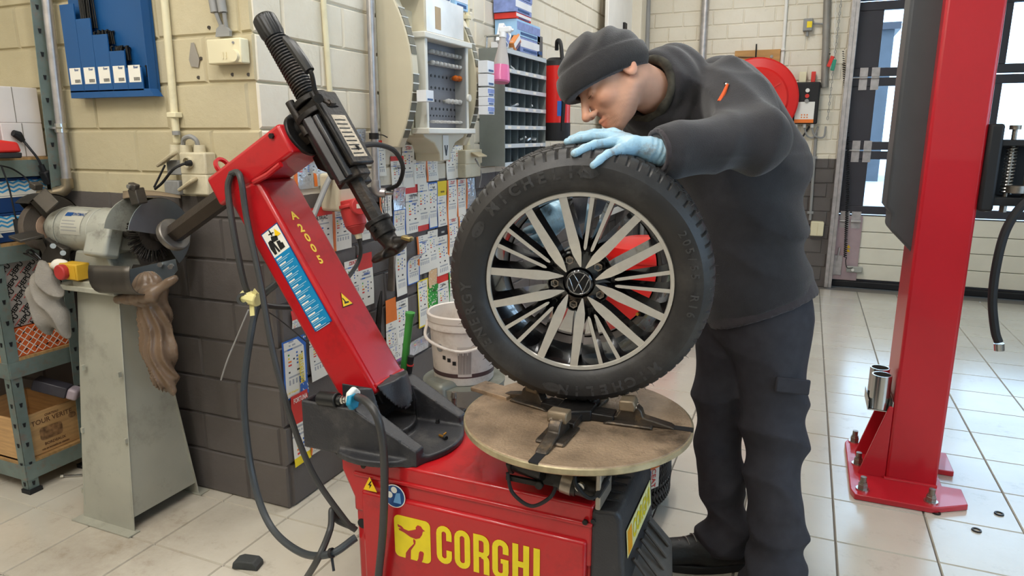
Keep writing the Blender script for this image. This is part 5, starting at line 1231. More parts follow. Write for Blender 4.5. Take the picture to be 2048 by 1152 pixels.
# ---- thermostat, conduits, cables on the pier
ivory = mat('ivory_plastic', '#dfd6b4', .45, var=.05, dirt='#9a8f70', dirt_amt=.4)
gpl = mat('grey_plastic', '#8e8e8c', .5, var=.06)
t = wthing('thermostat', 'ivory room thermostat box with dial on the pier', 'thermostat', tuple(W(452, 125, Y=1.80)))
a_, b_ = W(416, 80, Y=1.775), W(488, 126, Y=1.775)
MB().box(((a_.x + b_.x) / 2, 1.785, (a_.z + b_.z) / 2), (b_.x - a_.x, .038, a_.z - b_.z)).build('case', ivory, t, bevel=.004)
p = W(470, 112, Y=1.766); MB().cyl(p, p + Vector((0, -.010, 0)), .020, .018, n=24).build('dial', ivory, t)
for px in (446, 452): MB().box(W(px, 111, Y=1.765), (.004, .004, .020)).build('slider', ivory, t)
MB().cyl(W(466, 85, Y=1.766), W(466, 85, Y=1.763), .004, n=10).build('lamp_lens', gpl, t)
t = wthing('cable_stub', 'grey cables in a clip ending above the thermostat', 'cable', tuple(W(452, 70, Y=1.80)))
for px in (430, 446): MB().cyl(up_to(W(px - 6, -10, Y=1.79), W(px, 25, Y=1.79), 2.6), W(px, 25, Y=1.79), .014, n=12).build('grey_conduit', gpl, t)
MB().tube([W(432, 25, Y=1.79), W(440, 45, Y=1.795), W(446, 62, Y=1.80)], .007).build('cord', gpl, t); MB().tube([W(448, 25, Y=1.79), W(451, 45, Y=1.795), W(454, 62, Y=1.80)], .007).build('cord', gpl, t)
MB().prism([(-.03, -.012), (.028, -.012), (.03, .004), (.01, .024), (-.006, .024), (-.024, .012)], .012, place(W(450, 66, Y=1.803), (1, 0, 0), (0, 0, 1))).build('patch', gpl, t)
t = wthing('wall_conduit', 'ivory conduit running down the pier to the sockets', 'conduit', tuple(W(355, 290, Y=1.80)))
MB().cyl(up_to(W(328, -10, Y=1.795), W(354, 285, Y=1.795)), W(354, 285, Y=1.795), .0125, n=14).build('pipe', ivory, t); MB().box(W(349, 230, Y=1.792), (.042, .03, .018)).build('pipe_clip', ivory, t, bevel=.003)
MB().tube([W(352, 262, Y=1.782), W(353, 270, Y=1.782)], .013, n=10).build('tape_mark', gpl, t)
t = wthing('socket_block', 'double ivory wall socket block with flap lids on the pier', 'socket', tuple(W(375, 390, Y=1.80)))
sock_m = mat('aged_ivory_socket', '#cfc6ab', .5, var=.06, dirt='#8d8169', dirt_amt=.5)
p0, p1 = W(358, 306, Y=1.76), W(418, 390, Y=1.76)
zc = (p0.z + p1.z) / 2
MB().box(((p0.x + p1.x) / 2, 1.782, p0.z - .035), (p1.x - p0.x, .05, .075)).build('socket_body', sock_m, t, bevel=.006); MB().box(((p0.x + p1.x) / 2, 1.782, p1.z + .033), (p1.x - p0.x, .05, .07)).build('socket_body', sock_m, t, bevel=.006)
for px in (352, 372, 400): MB().cyl(W(px, 306, Y=1.785), W(px - 1, 290, Y=1.785), .020, .018, n=16).build('cable_gland', sock_m, t)
q = W(378, 325, Y=1.757); MB().lathe([(.021, 0), (.021, .012), (.016, .012), (.015, .001), (0, .001)], q, (0, -1, 0), n=24, mi=0).build('socket_ring', sock_m, t)
MB().tube(spline([W(380, 326, Y=1.75), W(372, 327, Y=1.735), W(362, 330, Y=1.72), W(345, 340, Y=1.70), W(325, 365, Y=1.70), W(310, 378, Y=1.70)], 24), .0045, n=8).build('cord', rubber, t); MB().cyl(W(381, 326, Y=1.748), W(372, 327, Y=1.73), .011, .008, n=12).build('plug', rubber, t)
MB().tube([W(330, 330, Y=1.72), W(318, 355, Y=1.71), W(308, 375, Y=1.70)], .0035, n=6).build('cord', rubber, t)
for a_, b_ in (((306, 333), (358, 303)), ((350, 385), (397, 352))):
    A1, B1 = W(a_[0], a_[1], Y=1.725), W(b_[0], b_[1], Y=1.757); MB().box((A1 + B1) / 2 + Vector((.004, 0, .0)), (abs(B1.x - A1.x) * .95, .035, .012), (R(18), R(-28), 0)).build('flap_lid', mat('aged_lid', '#b5a98c', .55, var=.1), t, bevel=.004)
MB().box(W(355, 335, Y=1.775), (.07, .03, .05)).build('rear_box', gpl, t, bevel=.004); MB().box(W(350, 375, Y=1.775), (.07, .03, .05)).build('rear_box', gpl, t, bevel=.004)
MB().tube(spline([W(366, 290, Y=1.78), W(368, 278, Y=1.775), W(380, 273, Y=1.77), W(392, 280, Y=1.775), W(396, 292, Y=1.78)], 20), .008, n=8).build('link_cable', gpl, t)
fpm = mat('grey_filler', '#9a948a', .8, var=.1)
MB().prism([(-.018, -.03), (.014, -.034), (.022, -.01), (.012, .02), (.004, .045), (-.008, .045), (-.016, .02), (-.024, -.008)], .002, place(W(389, 114, Y=YP - .004), (1, 0, 0), (0, 0, 1))).build('filler_patch', fpm, wp)
for px_, py_ in ((402, 117), (397, 155), (465, 149), (497, 149), (495, 107), (418, 55)): MB().cyl(W(px_, py_, Y=YP - .001), W(px_, py_, Y=YP - .004), .006, n=8).build('drill_hole', mat('hole_dark', '#4a443c', .8), wp)
# ---- bench grinder on its pedestal
GY, GZ = 1.635, 1.03
gpaint = mat('grey_green_machine_paint', '#a2a297', .4, .1, var=.1, scale=14, dirt='#4b463d', dirt_amt=.7, dscale=16)
guard_m = mat('sooty_guard_steel', '#55504a', .42, .7, var=.2, dirt='#2a2622', dirt_amt=.6, dscale=10)
blued = mat('blued_steel', '#8f9aa3', .28, .85, var=.12)
stand_m = mat('galvanised_sheet', '#aaa899', .45, .15, var=.08, scale=5, dirt='#7c776c', dirt_amt=.6, dscale=6)
stone = mat('grinding_stone', '#5c5248', .85, var=.2, bump=.3, bscale=300); cork = mat('stone_label', '#b89a84', .7)
ST = wthing('grinder_stand', 'tapered grey sheet metal pedestal under the bench grinder', 'pedestal', (-2.18, 1.625, 0))
bx0, bx1, by0, by1 = -2.308, -2.05, 1.482, 1.768; tx0, tx1, ty0, ty1, th_ = -2.300, -2.095, 1.57, 1.69, .83
fr_ = [(bx0, by0, .0), (bx1, by0, .0), (tx1, ty0, th_), (tx0, ty0, th_)]
MB().add(fr_ + [(x, y + .004, z) for x, y, z in fr_], [(0, 1, 2, 3), (7, 6, 5, 4), (0, 4, 5, 1), (1, 5, 6, 2), (2, 6, 7, 3), (3, 7, 4, 0)]).build('front_sheet', stand_m, ST, bevel=.002)
for xb, xt, s in ((bx1 - .008, tx1 - .006, 1), (bx0 + .008, tx0 + .006, -1)):
    q = [(xb, by0 + .004, .05), (xb, by1, .05), (xt, ty1, th_), (xt, ty0 + .004, th_)]; MB().add(q + [(x - .003 * s, y, z) for x, y, z in q], [(0, 1, 2, 3), (7, 6, 5, 4), (0, 4, 5, 1), (1, 5, 6, 2), (2, 6, 7, 3), (3, 7, 4, 0)]).build('side_sheet', stand_m, ST)
q = [(bx0, by1, 0), (bx1, by1, 0), (tx1, ty1, th_), (tx0, ty1, th_)]; MB().add(q + [(x, y - .004, z) for x, y, z in q], [(0, 1, 2, 3), (7, 6, 5, 4), (0, 4, 5, 1), (1, 5, 6, 2), (2, 6, 7, 3), (3, 7, 4, 0)]).build('rear_sheet', stand_m, ST)
for y, s in ((by0, -1), (by1, 1)): MB().box(((bx0 + bx1) / 2, y + s * .012, .003), (bx1 - bx0 + .03, .045, .004)).build('foot_flange', stand_m, ST)
for px, py in ((166, 735), (166, 860), (238, 749), (252, 882), (264, 1012), (167, 980)): MB().box(W(px, py, Y=1.50 + (1010 - py) * .0001), (.010, .012, .018)).build('sheet_tab', stand_m, ST)
pl0, pl1 = W(108, 566, Y=1.52), W(222, 592, Y=1.52)
MB().box((-2.195, 1.62, .846), (.29, .205, .018)).box((-2.16, 1.61, .862), (.2, .16, .018)).build('top_plate', stand_m, ST, bevel=.003)
BG = wthing('bench_grinder', 'grey bench grinder with sparks tray, on a tapered pedestal', 'grinder', (-2.2, GY, .874))
G = lambda x: (x, GY, GZ)
MB().lathe([(0, -2.445), (.045, -2.443), (.062, -2.43), (.075, -2.39), (.078, -2.34), (.078, -2.18), (.074, -2.13), (.060, -2.10), (0, -2.098)], (0, GY, GZ), (1, 0, 0), n=48).build('motor_housing', gpaint, BG)
MB().lathe([(.0785, -2.365), (.0795, -2.365), (.0795, -2.36), (.0785, -2.36)], (0, GY, GZ), (1, 0, 0), n=48, close=True).build('housing_seam', gpaint, BG)
MB().lathe([(.0785, -2.205), (.0800, -2.203), (.0800, -2.196), (.0785, -2.194)], (0, GY, GZ), (1, 0, 0), n=48, close=True).build('housing_seam', gpaint, BG)
# rating plate curved on the housing
def curved(x0_, x1_, a0, a1, r_): return lambda u, v: (x0_ + (x1_ - x0_) * u, GY - r_ * math.cos(R(a0 + (a1 - a0) * v)), GZ + r_ * math.sin(R(a0 + (a1 - a0) * v)))
np_ = MB().grid(curved(-2.325, -2.225, -5, 62, .0792), 6, 8).build('rating_plate', mat('plate_grey', '#b9b7aa', .4, .3, var=.05), BG)
for k in range(4): MB().grid(curved(-2.32, -2.32 + random.uniform(.05, .09), 4 + k * 8, 6.5 + k * 8, .0796), 3, 1).build('plate_line', gpl, np_)
MB().grid(curved(-2.318, -2.285, 42, 54, .0796), 2, 2).build('plate_logo', navy, np_)
lt = text_mesh('CONTIMAC', .017, navy, thick=.0004, xs=.8)
o = link('plate_name', lt, np_); aN = R(48); o.matrix_basis = place((-2.258, GY - .0800 * math.cos(aN), GZ + .0800 * math.sin(aN)), (1, 0, 0), (0, math.sin(aN), math.cos(aN)))
# pedestal block of the motor, terminal cover
MB().prism([(-2.335, .872), (-2.10, .872), (-2.145, .965), (-2.295, .965)], .11, place((0, GY + .055, 0), (1, 0, 0), (0, 0, 1))).build('motor_foot', gpaint, BG, bevel=.008)
MB().box((-2.145, GY - .055, 1.01), (.11, .06, .12), (R(-20), 0, 0)).build('terminal_cover', gpaint, BG, bevel=.012, seg=3)
yb = MB().box((-2.245, 1.535, .905), (.085, .05, .055)).build('switch_box', mat('switch_yellow', '#c49a2a', .5, var=.12), BG, bevel=.004)
MB().cyl((-2.262, 1.512, .905), (-2.262, 1.490, .905), .026, n=24).build('stop_button', mat('dull_red_button', '#a5302c', .5), BG, bevel=.004); MB().box((-2.222, 1.512, .905), (.028, .008, .045)).build('switch_frame', yb.data.materials[0], BG)
# left wheel with open guard
def ring_part(name, x0_, x1_, ro, ri, a0, a1, m, n=40):
    MB().lathe([(ri, x0_), (ro, x0_), (ro, x1_), (ri, x1_)], (0, GY, GZ), (1, 0, 0), n=n, close=True, a0=R(a0), a1=R(a1), up=(0, 0, 1)).build(name, m, BG)
MB().lathe([(.0, -2.53), (.088, -2.53), (.090, -2.527), (.090, -2.503), (.088, -2.50), (0, -2.50)], (0, GY, GZ), (1, 0, 0), n=40).build('grinding_wheel', stone, BG); MB().lathe([(.0, -2.497), (.045, -2.497), (.045, -2.500), (0, -2.500)], (0, GY, GZ), (1, 0, 0), n=32).build('wheel_label', cork, BG)
MB().lathe([(.0, -2.49), (.028, -2.488), (.040, -2.47), (.030, -2.44), (0, -2.44)], (0, GY, GZ), (1, 0, 0), n=28).build('shaft_boss', guard_m, BG)
ring_part('wheel_guard', -2.545, -2.475, .118, .114, -130, 130, guard_m); 
def seg_plate(name, x_, ro, a0, a1, m, th__=.003, cut=0.):
    # disc sector (angles from +z towards -y side given by frame) in the plane x = const
    pts = [(ro * math.sin(R(a0 + (a1 - a0) * k / 32)), ro * math.cos(R(a0 + (a1 - a0) * k / 32))) for k in range(33)]
    MB().prism([(y_, z_) for y_, z_ in pts] + ([(0, 0)] if abs(a1 - a0) < 359 else []), th__, place((x_, GY, GZ), (0, 1, 0), (0, 0, 1))).build(name, m, BG)
seg_plate('guard_cheek', -2.478, .117, -35, 190, guard_m); seg_plate('guard_cheek', -2.548, .117, -35, 190, guard_m)
for px, py in ((106, 492), (126, 506)): MB().cyl(W(px, py, Y=1.54), W(px, py, Y=1.53), .009, n=12).build('guard_bolt', bright, BG)
MB().box(W(112, 508, Y=1.565), (.10, .03, .085), (0, R(20), 0)).build('rest_bracket', guard_m, BG, bevel=.004)
a_ = W(53, 473, Y=1.50); MB().box(a_, (.085, .075, .010), (R(8), R(6), R(-10))).build('tool_rest', guard_m, BG, bevel=.002); MB().bar(a_ + Vector((.02, .03, -.006)), W(95, 510, Y=1.57), .02, .02).build('rest_arm', guard_m, BG)
MB().tube(spline([W(75, 520, Y=1.53), W(55, 505, Y=1.52), W(62, 500, Y=1.52), W(82, 518, Y=1.53)], 16), .004).build('clip', blackt, BG)
MB().box(W(92, 401, Y=1.56), (.075, .006, .055), (R(-30), R(38), 0)).build('spark_shield', guard_m, BG, bevel=.002); MB().box(W(72, 372, Y=1.56), (.03, .03, .022), (0, R(20), 0)).build('shield_knob', guard_m, BG, bevel=.003)
# right wheel: wire brush in a guard, spark tray below
BXr = -1.985
MB().lathe([(.0, BXr - .012), (.03, BXr - .016), (.055, BXr - .010), (.055, BXr + .010), (.03, BXr + .016), (0, BXr + .012)], (0, GY, GZ), (1, 0, 0), n=32).build('brush_hub', guard_m, BG)
wb_ = MB(); rw = random.Random(3); bristle = mat('wire_bristle', '#2b2622', .6, .4)
for k in range(260):
    th = rw.uniform(0, 2 * math.pi); xx = BXr + rw.uniform(-.012, .012); r1 = rw.uniform(.082, .094); d_ = Vector((0, math.cos(th), math.sin(th))); dx = rw.uniform(-.008, .008)
    wb_.cyl(Vector(G(xx)) + d_ * .05, Vector(G(xx + dx)) + d_ * r1, .0016, n=4)
wb_.build('wire_brush', bristle, BG, smooth=False)['kind'] = 'stuff'
MB().lathe([(.0, -2.10), (.022, -2.10), (.022, -1.95), (0, -1.95)], (0, GY, GZ), (1, 0, 0), n=20).build('shaft', guard_m, BG)
ring_part('brush_guard', -2.055, -1.945, .122, .118, -75, 95, guard_m)
seg_plate('guard_side_plate', -1.947, .121, -75, 150, blued); seg_plate('guard_side_plate', -2.057, .121, -75, 150, gpaint)
p = W(270, 393, Y=1.55); MB().box(p + Vector((0, .01, 0)), (.035, .035, .05), (0, R(-12), 0)).box(p + Vector((.0, .0, .03)), (.03, .02, .022), (0, R(15), 0)).build('adjuster_bracket', guard_m, BG, bevel=.003); MB().cyl(p + Vector((-.004, -.008, .032)), p + Vector((-.004, -.018, .032)), .007, n=10).build('adjuster_bolt', bright, BG)
MB().grid(lambda u, v: W(246 + 115 * u, 397 - 6 * math.sin(3 * u) - 14 * v + 10 * u * v, Y=1.60 + .06 * v), 8, 3).build('spark_flap', mat('brown_sheet', '#7a6a55', .6, var=.2), BG, solid=.003)
# spark tray: half bowl of bent sheet
tc = Vector((-1.965, 1.50, .95))
def trayf(u, v):
    a0 = R(200 - 150 * u); r_ = .085 - .0 * v; x_ = -2.075 + .185 * v; return Vector((x_, 1.56 + math.cos(a0) * .10, .955 + (0.01 * v)) ) + Vector((0, 0, -.105 * max(0, math.sin(math.pi * (u * .88 + .02)))))
MB().grid(trayf, 14, 6).build('spark_tray', guard_m, BG, solid=.003)
q = [W(236, 544, Y=1.535), W(351, 518, Y=1.60), W(355, 541, Y=1.60), W(330, 572, Y=1.58), W(292, 591, Y=1.56), W(262, 586, Y=1.545), W(246, 570, Y=1.54)]
MB().add(q + [v + Vector((-.003, .004, 0)) for v in q], [tuple(range(7)), tuple(range(13, 6, -1))] + [(i, (i+1) % 7, 7 + (i+1) % 7, 7 + i) for i in range(7)]).build('tray_end', blued, BG)
q = [W(182, 535, Y=1.50), W(236, 544, Y=1.535), W(246, 570, Y=1.54), W(262, 586, Y=1.545), W(292, 591, Y=1.56), W(240, 585, Y=1.53), W(205, 566, Y=1.50)]
MB().add(q + [v + Vector((0.001, .004, 0)) for v in q], [tuple(range(7)), tuple(range(13, 6, -1))] + [(i, (i+1) % 7, 7 + (i+1) % 7, 7 + i) for i in range(7)]).build('tray_front', guard_m, BG)
for px, py in ((322, 528), (343, 532)): c_ = W(px, py, Y=1.585); MB().cyl(c_, c_ + Vector((.008, -.012, 0)), .0085, n=6).build('tray_bolt', bright, BG)
# ---- plastic bag tied under the tray
bagm = mat('brown_plastic_bag', '#705c4a', .3, var=.15, scale=7, bump=.25, bscale=40, dirt='#5e4c3a', dirt_amt=.5, stretch=(1, 1, .5))
BAGP = [(W(300, 585, Y=1.575), .075), (W(305, 610, Y=1.575), .045), (W(308, 640, Y=1.575), .055), (W(318, 700, Y=1.57), .056), (W(330, 750, Y=1.57), .044), (W(350, 778, Y=1.57), .012)]
def bag(P):
    d = None
    for (a, r0), (b, r1) in zip(BAGP, BAGP[1:]):
        k = ecap(P, a, b, r0, r1, (0, 1, 0), .6); d = k if d is None else smin(d, k, .03)
    collar = cap(P, W(237, 600, Y=1.54), W(300, 590, Y=1.53), .020, .024); collar = smin(collar, cap(P, W(300, 590, Y=1.53), W(350, 556, Y=1.57), .024, .018), .02); d = smin(d, collar, .02)
    q = P - N_(BAGP[1][0]); ang_ = np.arctan2(q[:, 1], q[:, 0]); zz = P[:, 2]
    d = d - .009 * (1 - 2 * np.abs(np.sin(ang_ * 5 + zz * 22 + 2 * nz3(P, 16)))) * np.clip((.86 - zz) / .1, .2, 1) - .007 * nz3(P, 20, 2)
    return d
pm = N_(W(305, 670, Y=1.57)); t = tag(sdf_obj('plastic_bag', bag, pm - [.17, .13, .24], pm + [.17, .13, .22], .0045, bagm), 'crumpled brown plastic bag tied under the grinder tray', 'bag')
# ---- grey rag hanging over the corner of the stand
ragm = mat('grey_dirty_cloth', '#847e75', .85, var=.12, scale=16, bump=.3, bscale=160, dirt='#6b645a', dirt_amt=.5)
RG = [(W(95, 545, Y=1.50), .03), (W(92, 580, Y=1.50), .05), (W(98, 620, Y=1.50), .06), (W(118, 645, Y=1.50), .045)]
def rag(P):
    d = None
    for (a, r0), (b, r1) in zip(RG, RG[1:]):
        k = ecap(P, a, b, r0, r1, (0, 1, 0), .55); d = k if d is None else smin(d, k, .03)
    d = smin(d, cap(P, W(75, 590, Y=1.50), W(85, 640, Y=1.50), .02, .024), .03)
    return d - .012 * (1 - 2 * np.abs(np.sin(P[:, 0] * 42 + P[:, 2] * 28 + 2.0 * nz3(P, 14)))) - .006 * nz3(P, 40, 1)
pm = N_(W(97, 595, Y=1.50)); tag(sdf_obj('cleaning_rag', rag, pm - [.15, .1, .16], pm + [.15, .1, .16], .0045, ragm), 'grey dirty rag hanging over the corner of the grinder stand', 'rag')
t = wthing('work_gloves', 'pair of worn tan and white work gloves stuffed above the grey rag', 'gloves', tuple(W(115, 540, Y=1.52)))
for px, py, m_ in ((105, 535, mat('tan_cloth', '#c2a276', .8, var=.15)), (122, 528, mat('off_white_cloth', '#d8d2c4', .8, var=.1))):
    p = W(px, py, Y=1.53); sdf_obj('glove', lambda P, p=p: smin(ell(P, p, (.034, .02, .02)), cap(P, p, p + Vector((-.04, -.005, -.01)), .010), .015) - .004 * nz3(P, 60), N_(p) - .07, N_(p) + .07, .005, m_, t)
# inspection lamp on a cord in front of the rack
t = wthing('hand_lamp', 'black hand lamp hanging by its cord in front of the blue boxes', 'hand lamp', tuple(W(40, 450, X=-2.6)))
MB().tube(spline([W(2, 330, X=-2.60), W(18, 375, X=-2.60), W(30, 430, X=-2.60), W(34, 440, X=-2.60)], 20), .0028, n=6).build('cord', rubber, t); MB().cyl(W(34, 438, X=-2.60), W(42, 466, X=-2.60), .013, .018, n=14).build('lamp_grip', rubber, t)
MB().tube(spline([W(0, 331, X=-2.62), W(25, 338, X=-2.62), W(50, 355, X=-2.62), W(66, 375, X=-2.60)], 20), .003, n=6).build('lead', rubber, t)
# black rubber chunk on the floor
p = W(485, 1133, Z=0); t = tag(MB().prism([(-.045, 0), (-.04, .022), (-.02, .03), (.03, .028), (.042, .016), (.044, 0)], .045, place(p + Vector((.01, .03, 0)), (1, .25, 0), (0, 0, 1))).build('rubber_block', mat('grey_rubber_block', '#3e403f', .7, var=.15, bump=.2), bevel=.004), 'dark rubber block lying alone on the floor tiles', 'block')
# ================================================================== LABEL WALL (X = XL)
LX = XL + .004
lw_, lr, lo_c = white_s, mat('label_red', '#d8382f', .5), mat('label_orange', '#ea7a2c', .5)
lb, ly, lg, lk = mat('label_blue', '#2f66b8', .5), mat('label_yellow', '#f2d51e', .5), mat('label_green', '#2f9a3c', .5), mat('label_black', '#222326', .5)
lt_, lgr, lpk, lsv = mat('label_tan', '#e0b98c', .6), mat('label_grey', '#a9abad', .5), mat('label_purple', '#8e5a97', .5), mat('label_foil', '#c9cdd2', .22, .5, var=.15, scale=25, bump=.5, bscale=25)
LMAT = [lw_, lr, lo_c, lb, ly, lg, lk, lt_, lgr, lpk, lsv]
WHT, RED, ORG, BLU, YEL, GRN, BLK, TAN, GRY, PUR, FOI = range(11)
def sheet(px0, py0, px1, py1, style, label, words=None, curl=0., slant=0.):
    """a printed tyre label stuck to the wall between two pixels read off the photo"""
    a_, b_ = W(px0, (py0 + py1) / 2, X=LX), W(px1, (py0 + py1) / 2, X=LX)
    zt, zb = W((px0 + px1) / 2, py0, X=LX).z, W((px0 + px1) / 2, py1, X=LX).z
    w_, h_ = b_.y - a_.y, zt - zb; r_ = random.Random(int(px0 * 7 + py0))
    t = wthing('tyre_label', label, 'label', (LX, (a_.y + b_.y) / 2, zb), 'tyre labels on the wall')
    NU, NV = 14, 34; bord, head, hrows, left, foot, base = style.get('border'), style.get('head'), style.get('hrows', 5), style.get('left'), style.get('foot'), style.get('base', WHT)
    lens = [[r_.uniform(.45, .95) for _ in range(NV)] for _ in range(2)]
    def mi(i, j):
        u, v = i, NV - 1 - j                                      # v = 0 at the top
        if bord is not None and (u == 0 or u == NV or u == NU - 1 or v == 0 or v == NV - 1): return bord
        if left is not None and u < 2: return left
        if head is not None and v < hrows: return head
        if foot is not None and v >= NV - 4: return foot
        if base != WHT: return base if r_.random() < .93 else WHT
        q = v - (hrows if head is not None else 0)
        if 1 <= q <= 3 and q % 2: return GRY if 2 < u < 2 + 9 * lens[0][v] and r_.random() < .75 else WHT
        if q == 5: return BLU if 2 < u < 6 else (GRY if u < 12 else WHT)
        if 8 <= q <= 15:
            k = q - 8
            if u in (3, 4 if k > 3 else 3) and k % 2 == 0: return (GRN, GRN, YEL, YEL, ORG, ORG, RED, RED)[k]
            if u == 8 and k in (0, 2, 4, 6): return BLU
            if (u, k) in ((6, 3), (11, 1), (11, 5)): return BLK
            return WHT
        if q == 18: return BLK if u in (3, 8, 9) else WHT
        if 23 <= q <= 25: return GRY if u % 2 and 2 < u < 12 else WHT
        return GRY if q == 21 and u > 2 and u < 12 else WHT
    amp = r_.uniform(.002, .005); ph = r_.uniform(0, 6)
    def fn(u, v):
        x = LX + .0015 + amp * (1 + math.sin(v * 5 + ph + u * 1.5)) * .5 + curl * max(0, v - .72) ** 2 * 2.5 + (style.get('curlb', 0) * max(0, .25 - v) ** 1.5)
        return (x, a_.y + w_ * u + slant * h_ * (v - .5), zb + h_ * v)
    s = MB().grid(fn, NU, NV, mi).build('paper', [lsv if (m is lw_ and style.get('foil')) else m for m in LMAT], t, smooth=True, fix=False, ang=180)
    for wd, vpos, size, m in (words or []):
        text(wd, place(Vector(fn(.56, vpos)) + Vector((.0014, 0, 0)), (0, 1, 0), (0, 0, 1)), size, m, t, thick=.0004, name='print')
    return t
ST_ = lambda **k: k
OL = ST_(left=ORG); RH = ST_(head=RED, hrows=5); BB = ST_(border=BLU)
cx = lambda c: (560 + c[0] * .4515, 240 + c[1] * .4515, 560 + c[2] * .4515, 240 + c[3] * .4515)
ceat = [('CEAT', .93, .020, lr)]; eng = [('ENERGY', .80, .011, lb)]
LABELS = [
 ((60, 170, 165, 305), ST_(left=ORG, foil=1), 'crinkled foil tyre label with orange edge left of the grey cable', None, .03, .02),
 ((145, 145, 240, 290), ST_(left=ORG, foil=1), 'foil tyre label with orange edge just under the red arm', None, .02, 0),
 ((340, 40, 378, 230), ST_(foil=1), 'shiny foil label high on the wall behind the black head', None, .02, 0),
 ((115, 385, 232, 610), ST_(head=RED, hrows=6), 'large tyre label with rounded red top behind the red column', [('ULTRAC', .78, .020, lk)], 0, 0),
 ((232, 400, 312, 575), OL, 'white tyre label with orange edge beside the red plug', eng, 0, 0),
 ((360, 420, 398, 530), ST_(), 'white tyre label half hidden behind the black shaft', None, 0, 0),
 ((285, 620, 352, 810), ST_(), 'white tyre label right of the column below the red plug', ceat, 0, 0),
 ((345, 590, 410, 825), ST_(head=RED, hrows=10, foot=WHT), 'tyre label with broad red band below a round seal', [('ENERGY', .62, .012, lb)], 0, 0),
 ((410, 90, 466, 250), ST_(head=RED, hrows=4), 'tyre label with red top behind the galvanised pipe', None, 0, 0),
 ((490, 160, 546, 300), RH, 'red topped tyre label inside the black hose loop', [('ULTRAC', .62, .014, lk)], 0, 0),
 ((540, 110, 592, 300), ST_(), 'tall crinkled label just below the bulb cabinet wing', ceat, .02, 0),
 ((590, 175, 645, 282), ST_(), 'plain white label right under the bulb cabinet', None, 0, 0),
 ((645, 175, 697, 270), OL, 'short orange edged label under the bulb cabinet', None, 0, 0),
 ((735, 120, 777, 262), ST_(), 'white label left of the ivory socket boxes', None, .02, 0),
 ((770, 85, 808, 255), ST_(), 'tall white label touching the ivory socket boxes', ceat, 0, 0),
 ((440, 315, 492, 430), OL, 'orange edged label beneath the elbow of the pipe', None, 0, 0),
 ((500, 300, 552, 398), ST_(foil=1), 'crumpled foil label under the pipe elbow', None, .02, 0),
 ((500, 396, 555, 518), BB, 'small white label framed in blue above the dark tyre lever', None, 0, 0),
 ((555, 285, 620, 500), ST_(head=RED, hrows=6), 'long white label with bright red top in the middle row', [('ULTRAC', .77, .018, lk), ('ENERGY', .60, .011, lb)], 0, 0),
 ((607, 280, 656, 490), ST_(foot=RED), 'label with red and yellow foot between the red and blue ones', None, 0, 0),
 ((655, 275, 696, 480), ST_(border=BLU), 'tall narrow label framed in blue', [('205', .88, .012, lk)], 0, 0),
 ((695, 270, 736, 470), ST_(head=YEL, hrows=11), 'narrow label with bright yellow upper panel', [('WINTER', .76, .010, lk)], 0, 0),
 ((737, 265, 781, 435), OL, 'orange edged label right of the yellow one in the top row', ceat, 0, 0),
 ((781, 262, 822, 425), OL, 'orange edged label second from the tyre in the top row', ceat, 0, 0),
 ((822, 258, 862, 390), ST_(left=ORG, foil=1), 'orange edged foil label nearest the tyre in the top row', None, 0, 0),
 ((740, 432, 790, 600), OL, 'orange edged label in the second row close to the tyre', ceat, 0, 0),
 ((788, 425, 822, 560), OL, 'orange edged label partly covered by the tyre', None, 0, 0),
 ((510, 530, 558, 780), ST_(head=BLU, hrows=3, border=None), 'long white label with blue cap beside the hanging tyre lever', [('205/55R16', .80, .010, lb)], 0, 0),
 ((560, 590, 617, 725), ST_(border=BLU), 'label with its silver top curling off the wall', None, .20, 0),
 ((605, 510, 663, 680), OL, 'orange edged label curling at its lower corner', eng, 0, -.02),
 ((655, 488, 698, 660), ST_(), 'label with black vertical name strip', None, 0, 0),
 ((690, 475, 746, 685), ST_(head=BLK, hrows=6), 'label with black header band slanting slightly', [('195/65', .9, .012, lw_)], 0, -.04),
 ((657, 662, 693, 740), ST_(base=TAN), 'small tan paper label above the green one', None, 0, 0),
 ((610, 705, 656, 915), ST_(border=YEL), 'long label with pale yellow border left of the green one', None, 0, 0),
 ((655, 730, 699, 900), ST_(base=GRN), 'bright green label behind the white bucket', [('ATLAS', .85, .012, lk), ('GREEN HP', .55, .010, lw_)], 0, 0),
 ((695, 680, 746, 860), ST_(head=RED, hrows=7), 'label with rounded red cap above the bucket rim', [('ULTRAC', .72, .012, lk)], 0, 0),
 ((745, 640, 775, 820), ST_(left=GRN), 'thin label with green edge next to the tyre', None, 0, 0),
 ((467, 790, 515, 1010), ST_(head=ORG, hrows=16), 'label with yellow orange upper half left of the green bar', None, 0, 0),
 ((513, 775, 564, 990), ST_(head=BLK, hrows=3), 'label with black cap and rounded top left of the green bar', [('KINERGY', .80, .010, lk)], 0, 0),
 ((465, 985, 540, 1080), ST_(foot=PUR), 'label with purple foot just above the black tray', None, 0, 0),
 ((572, 960, 655, 1030), ST_(foil=1), 'crumpled foil label lying low beside the green bar', None, .05, .05),
 ((130, 960, 212, 1145), ST_(), 'white label with rounded foot left of the red column base', None, 0, 0),
 ((48, 840, 88, 920), ST_(head=RED, hrows=18), 'small red and white label peeping out left of the column', None, 0, 0),
]
for c_, st, lab, words, curl, sl_a in LABELS: sheet(*cx(c_), st, lab, words, curl, sl_a)
t = sheet(565, 675, 612, 795, ST_(border=BLU), 'blue framed winter tyre label near the pier corner')
for k, (pa, pb) in enumerate((((598, 672), (612, 786)),)):
    sheet(596, 672, 613, 790, ST_(base=BLU), 'dark blue strip with yellow lettering near the pier corner')
q = W(604, 735, X=LX + .009); text('MASTERSTEEL', place(q, (0, 0, 1), (0, -1, 0)), .030, ly, t, thick=.0008, xs=.62, name='print')
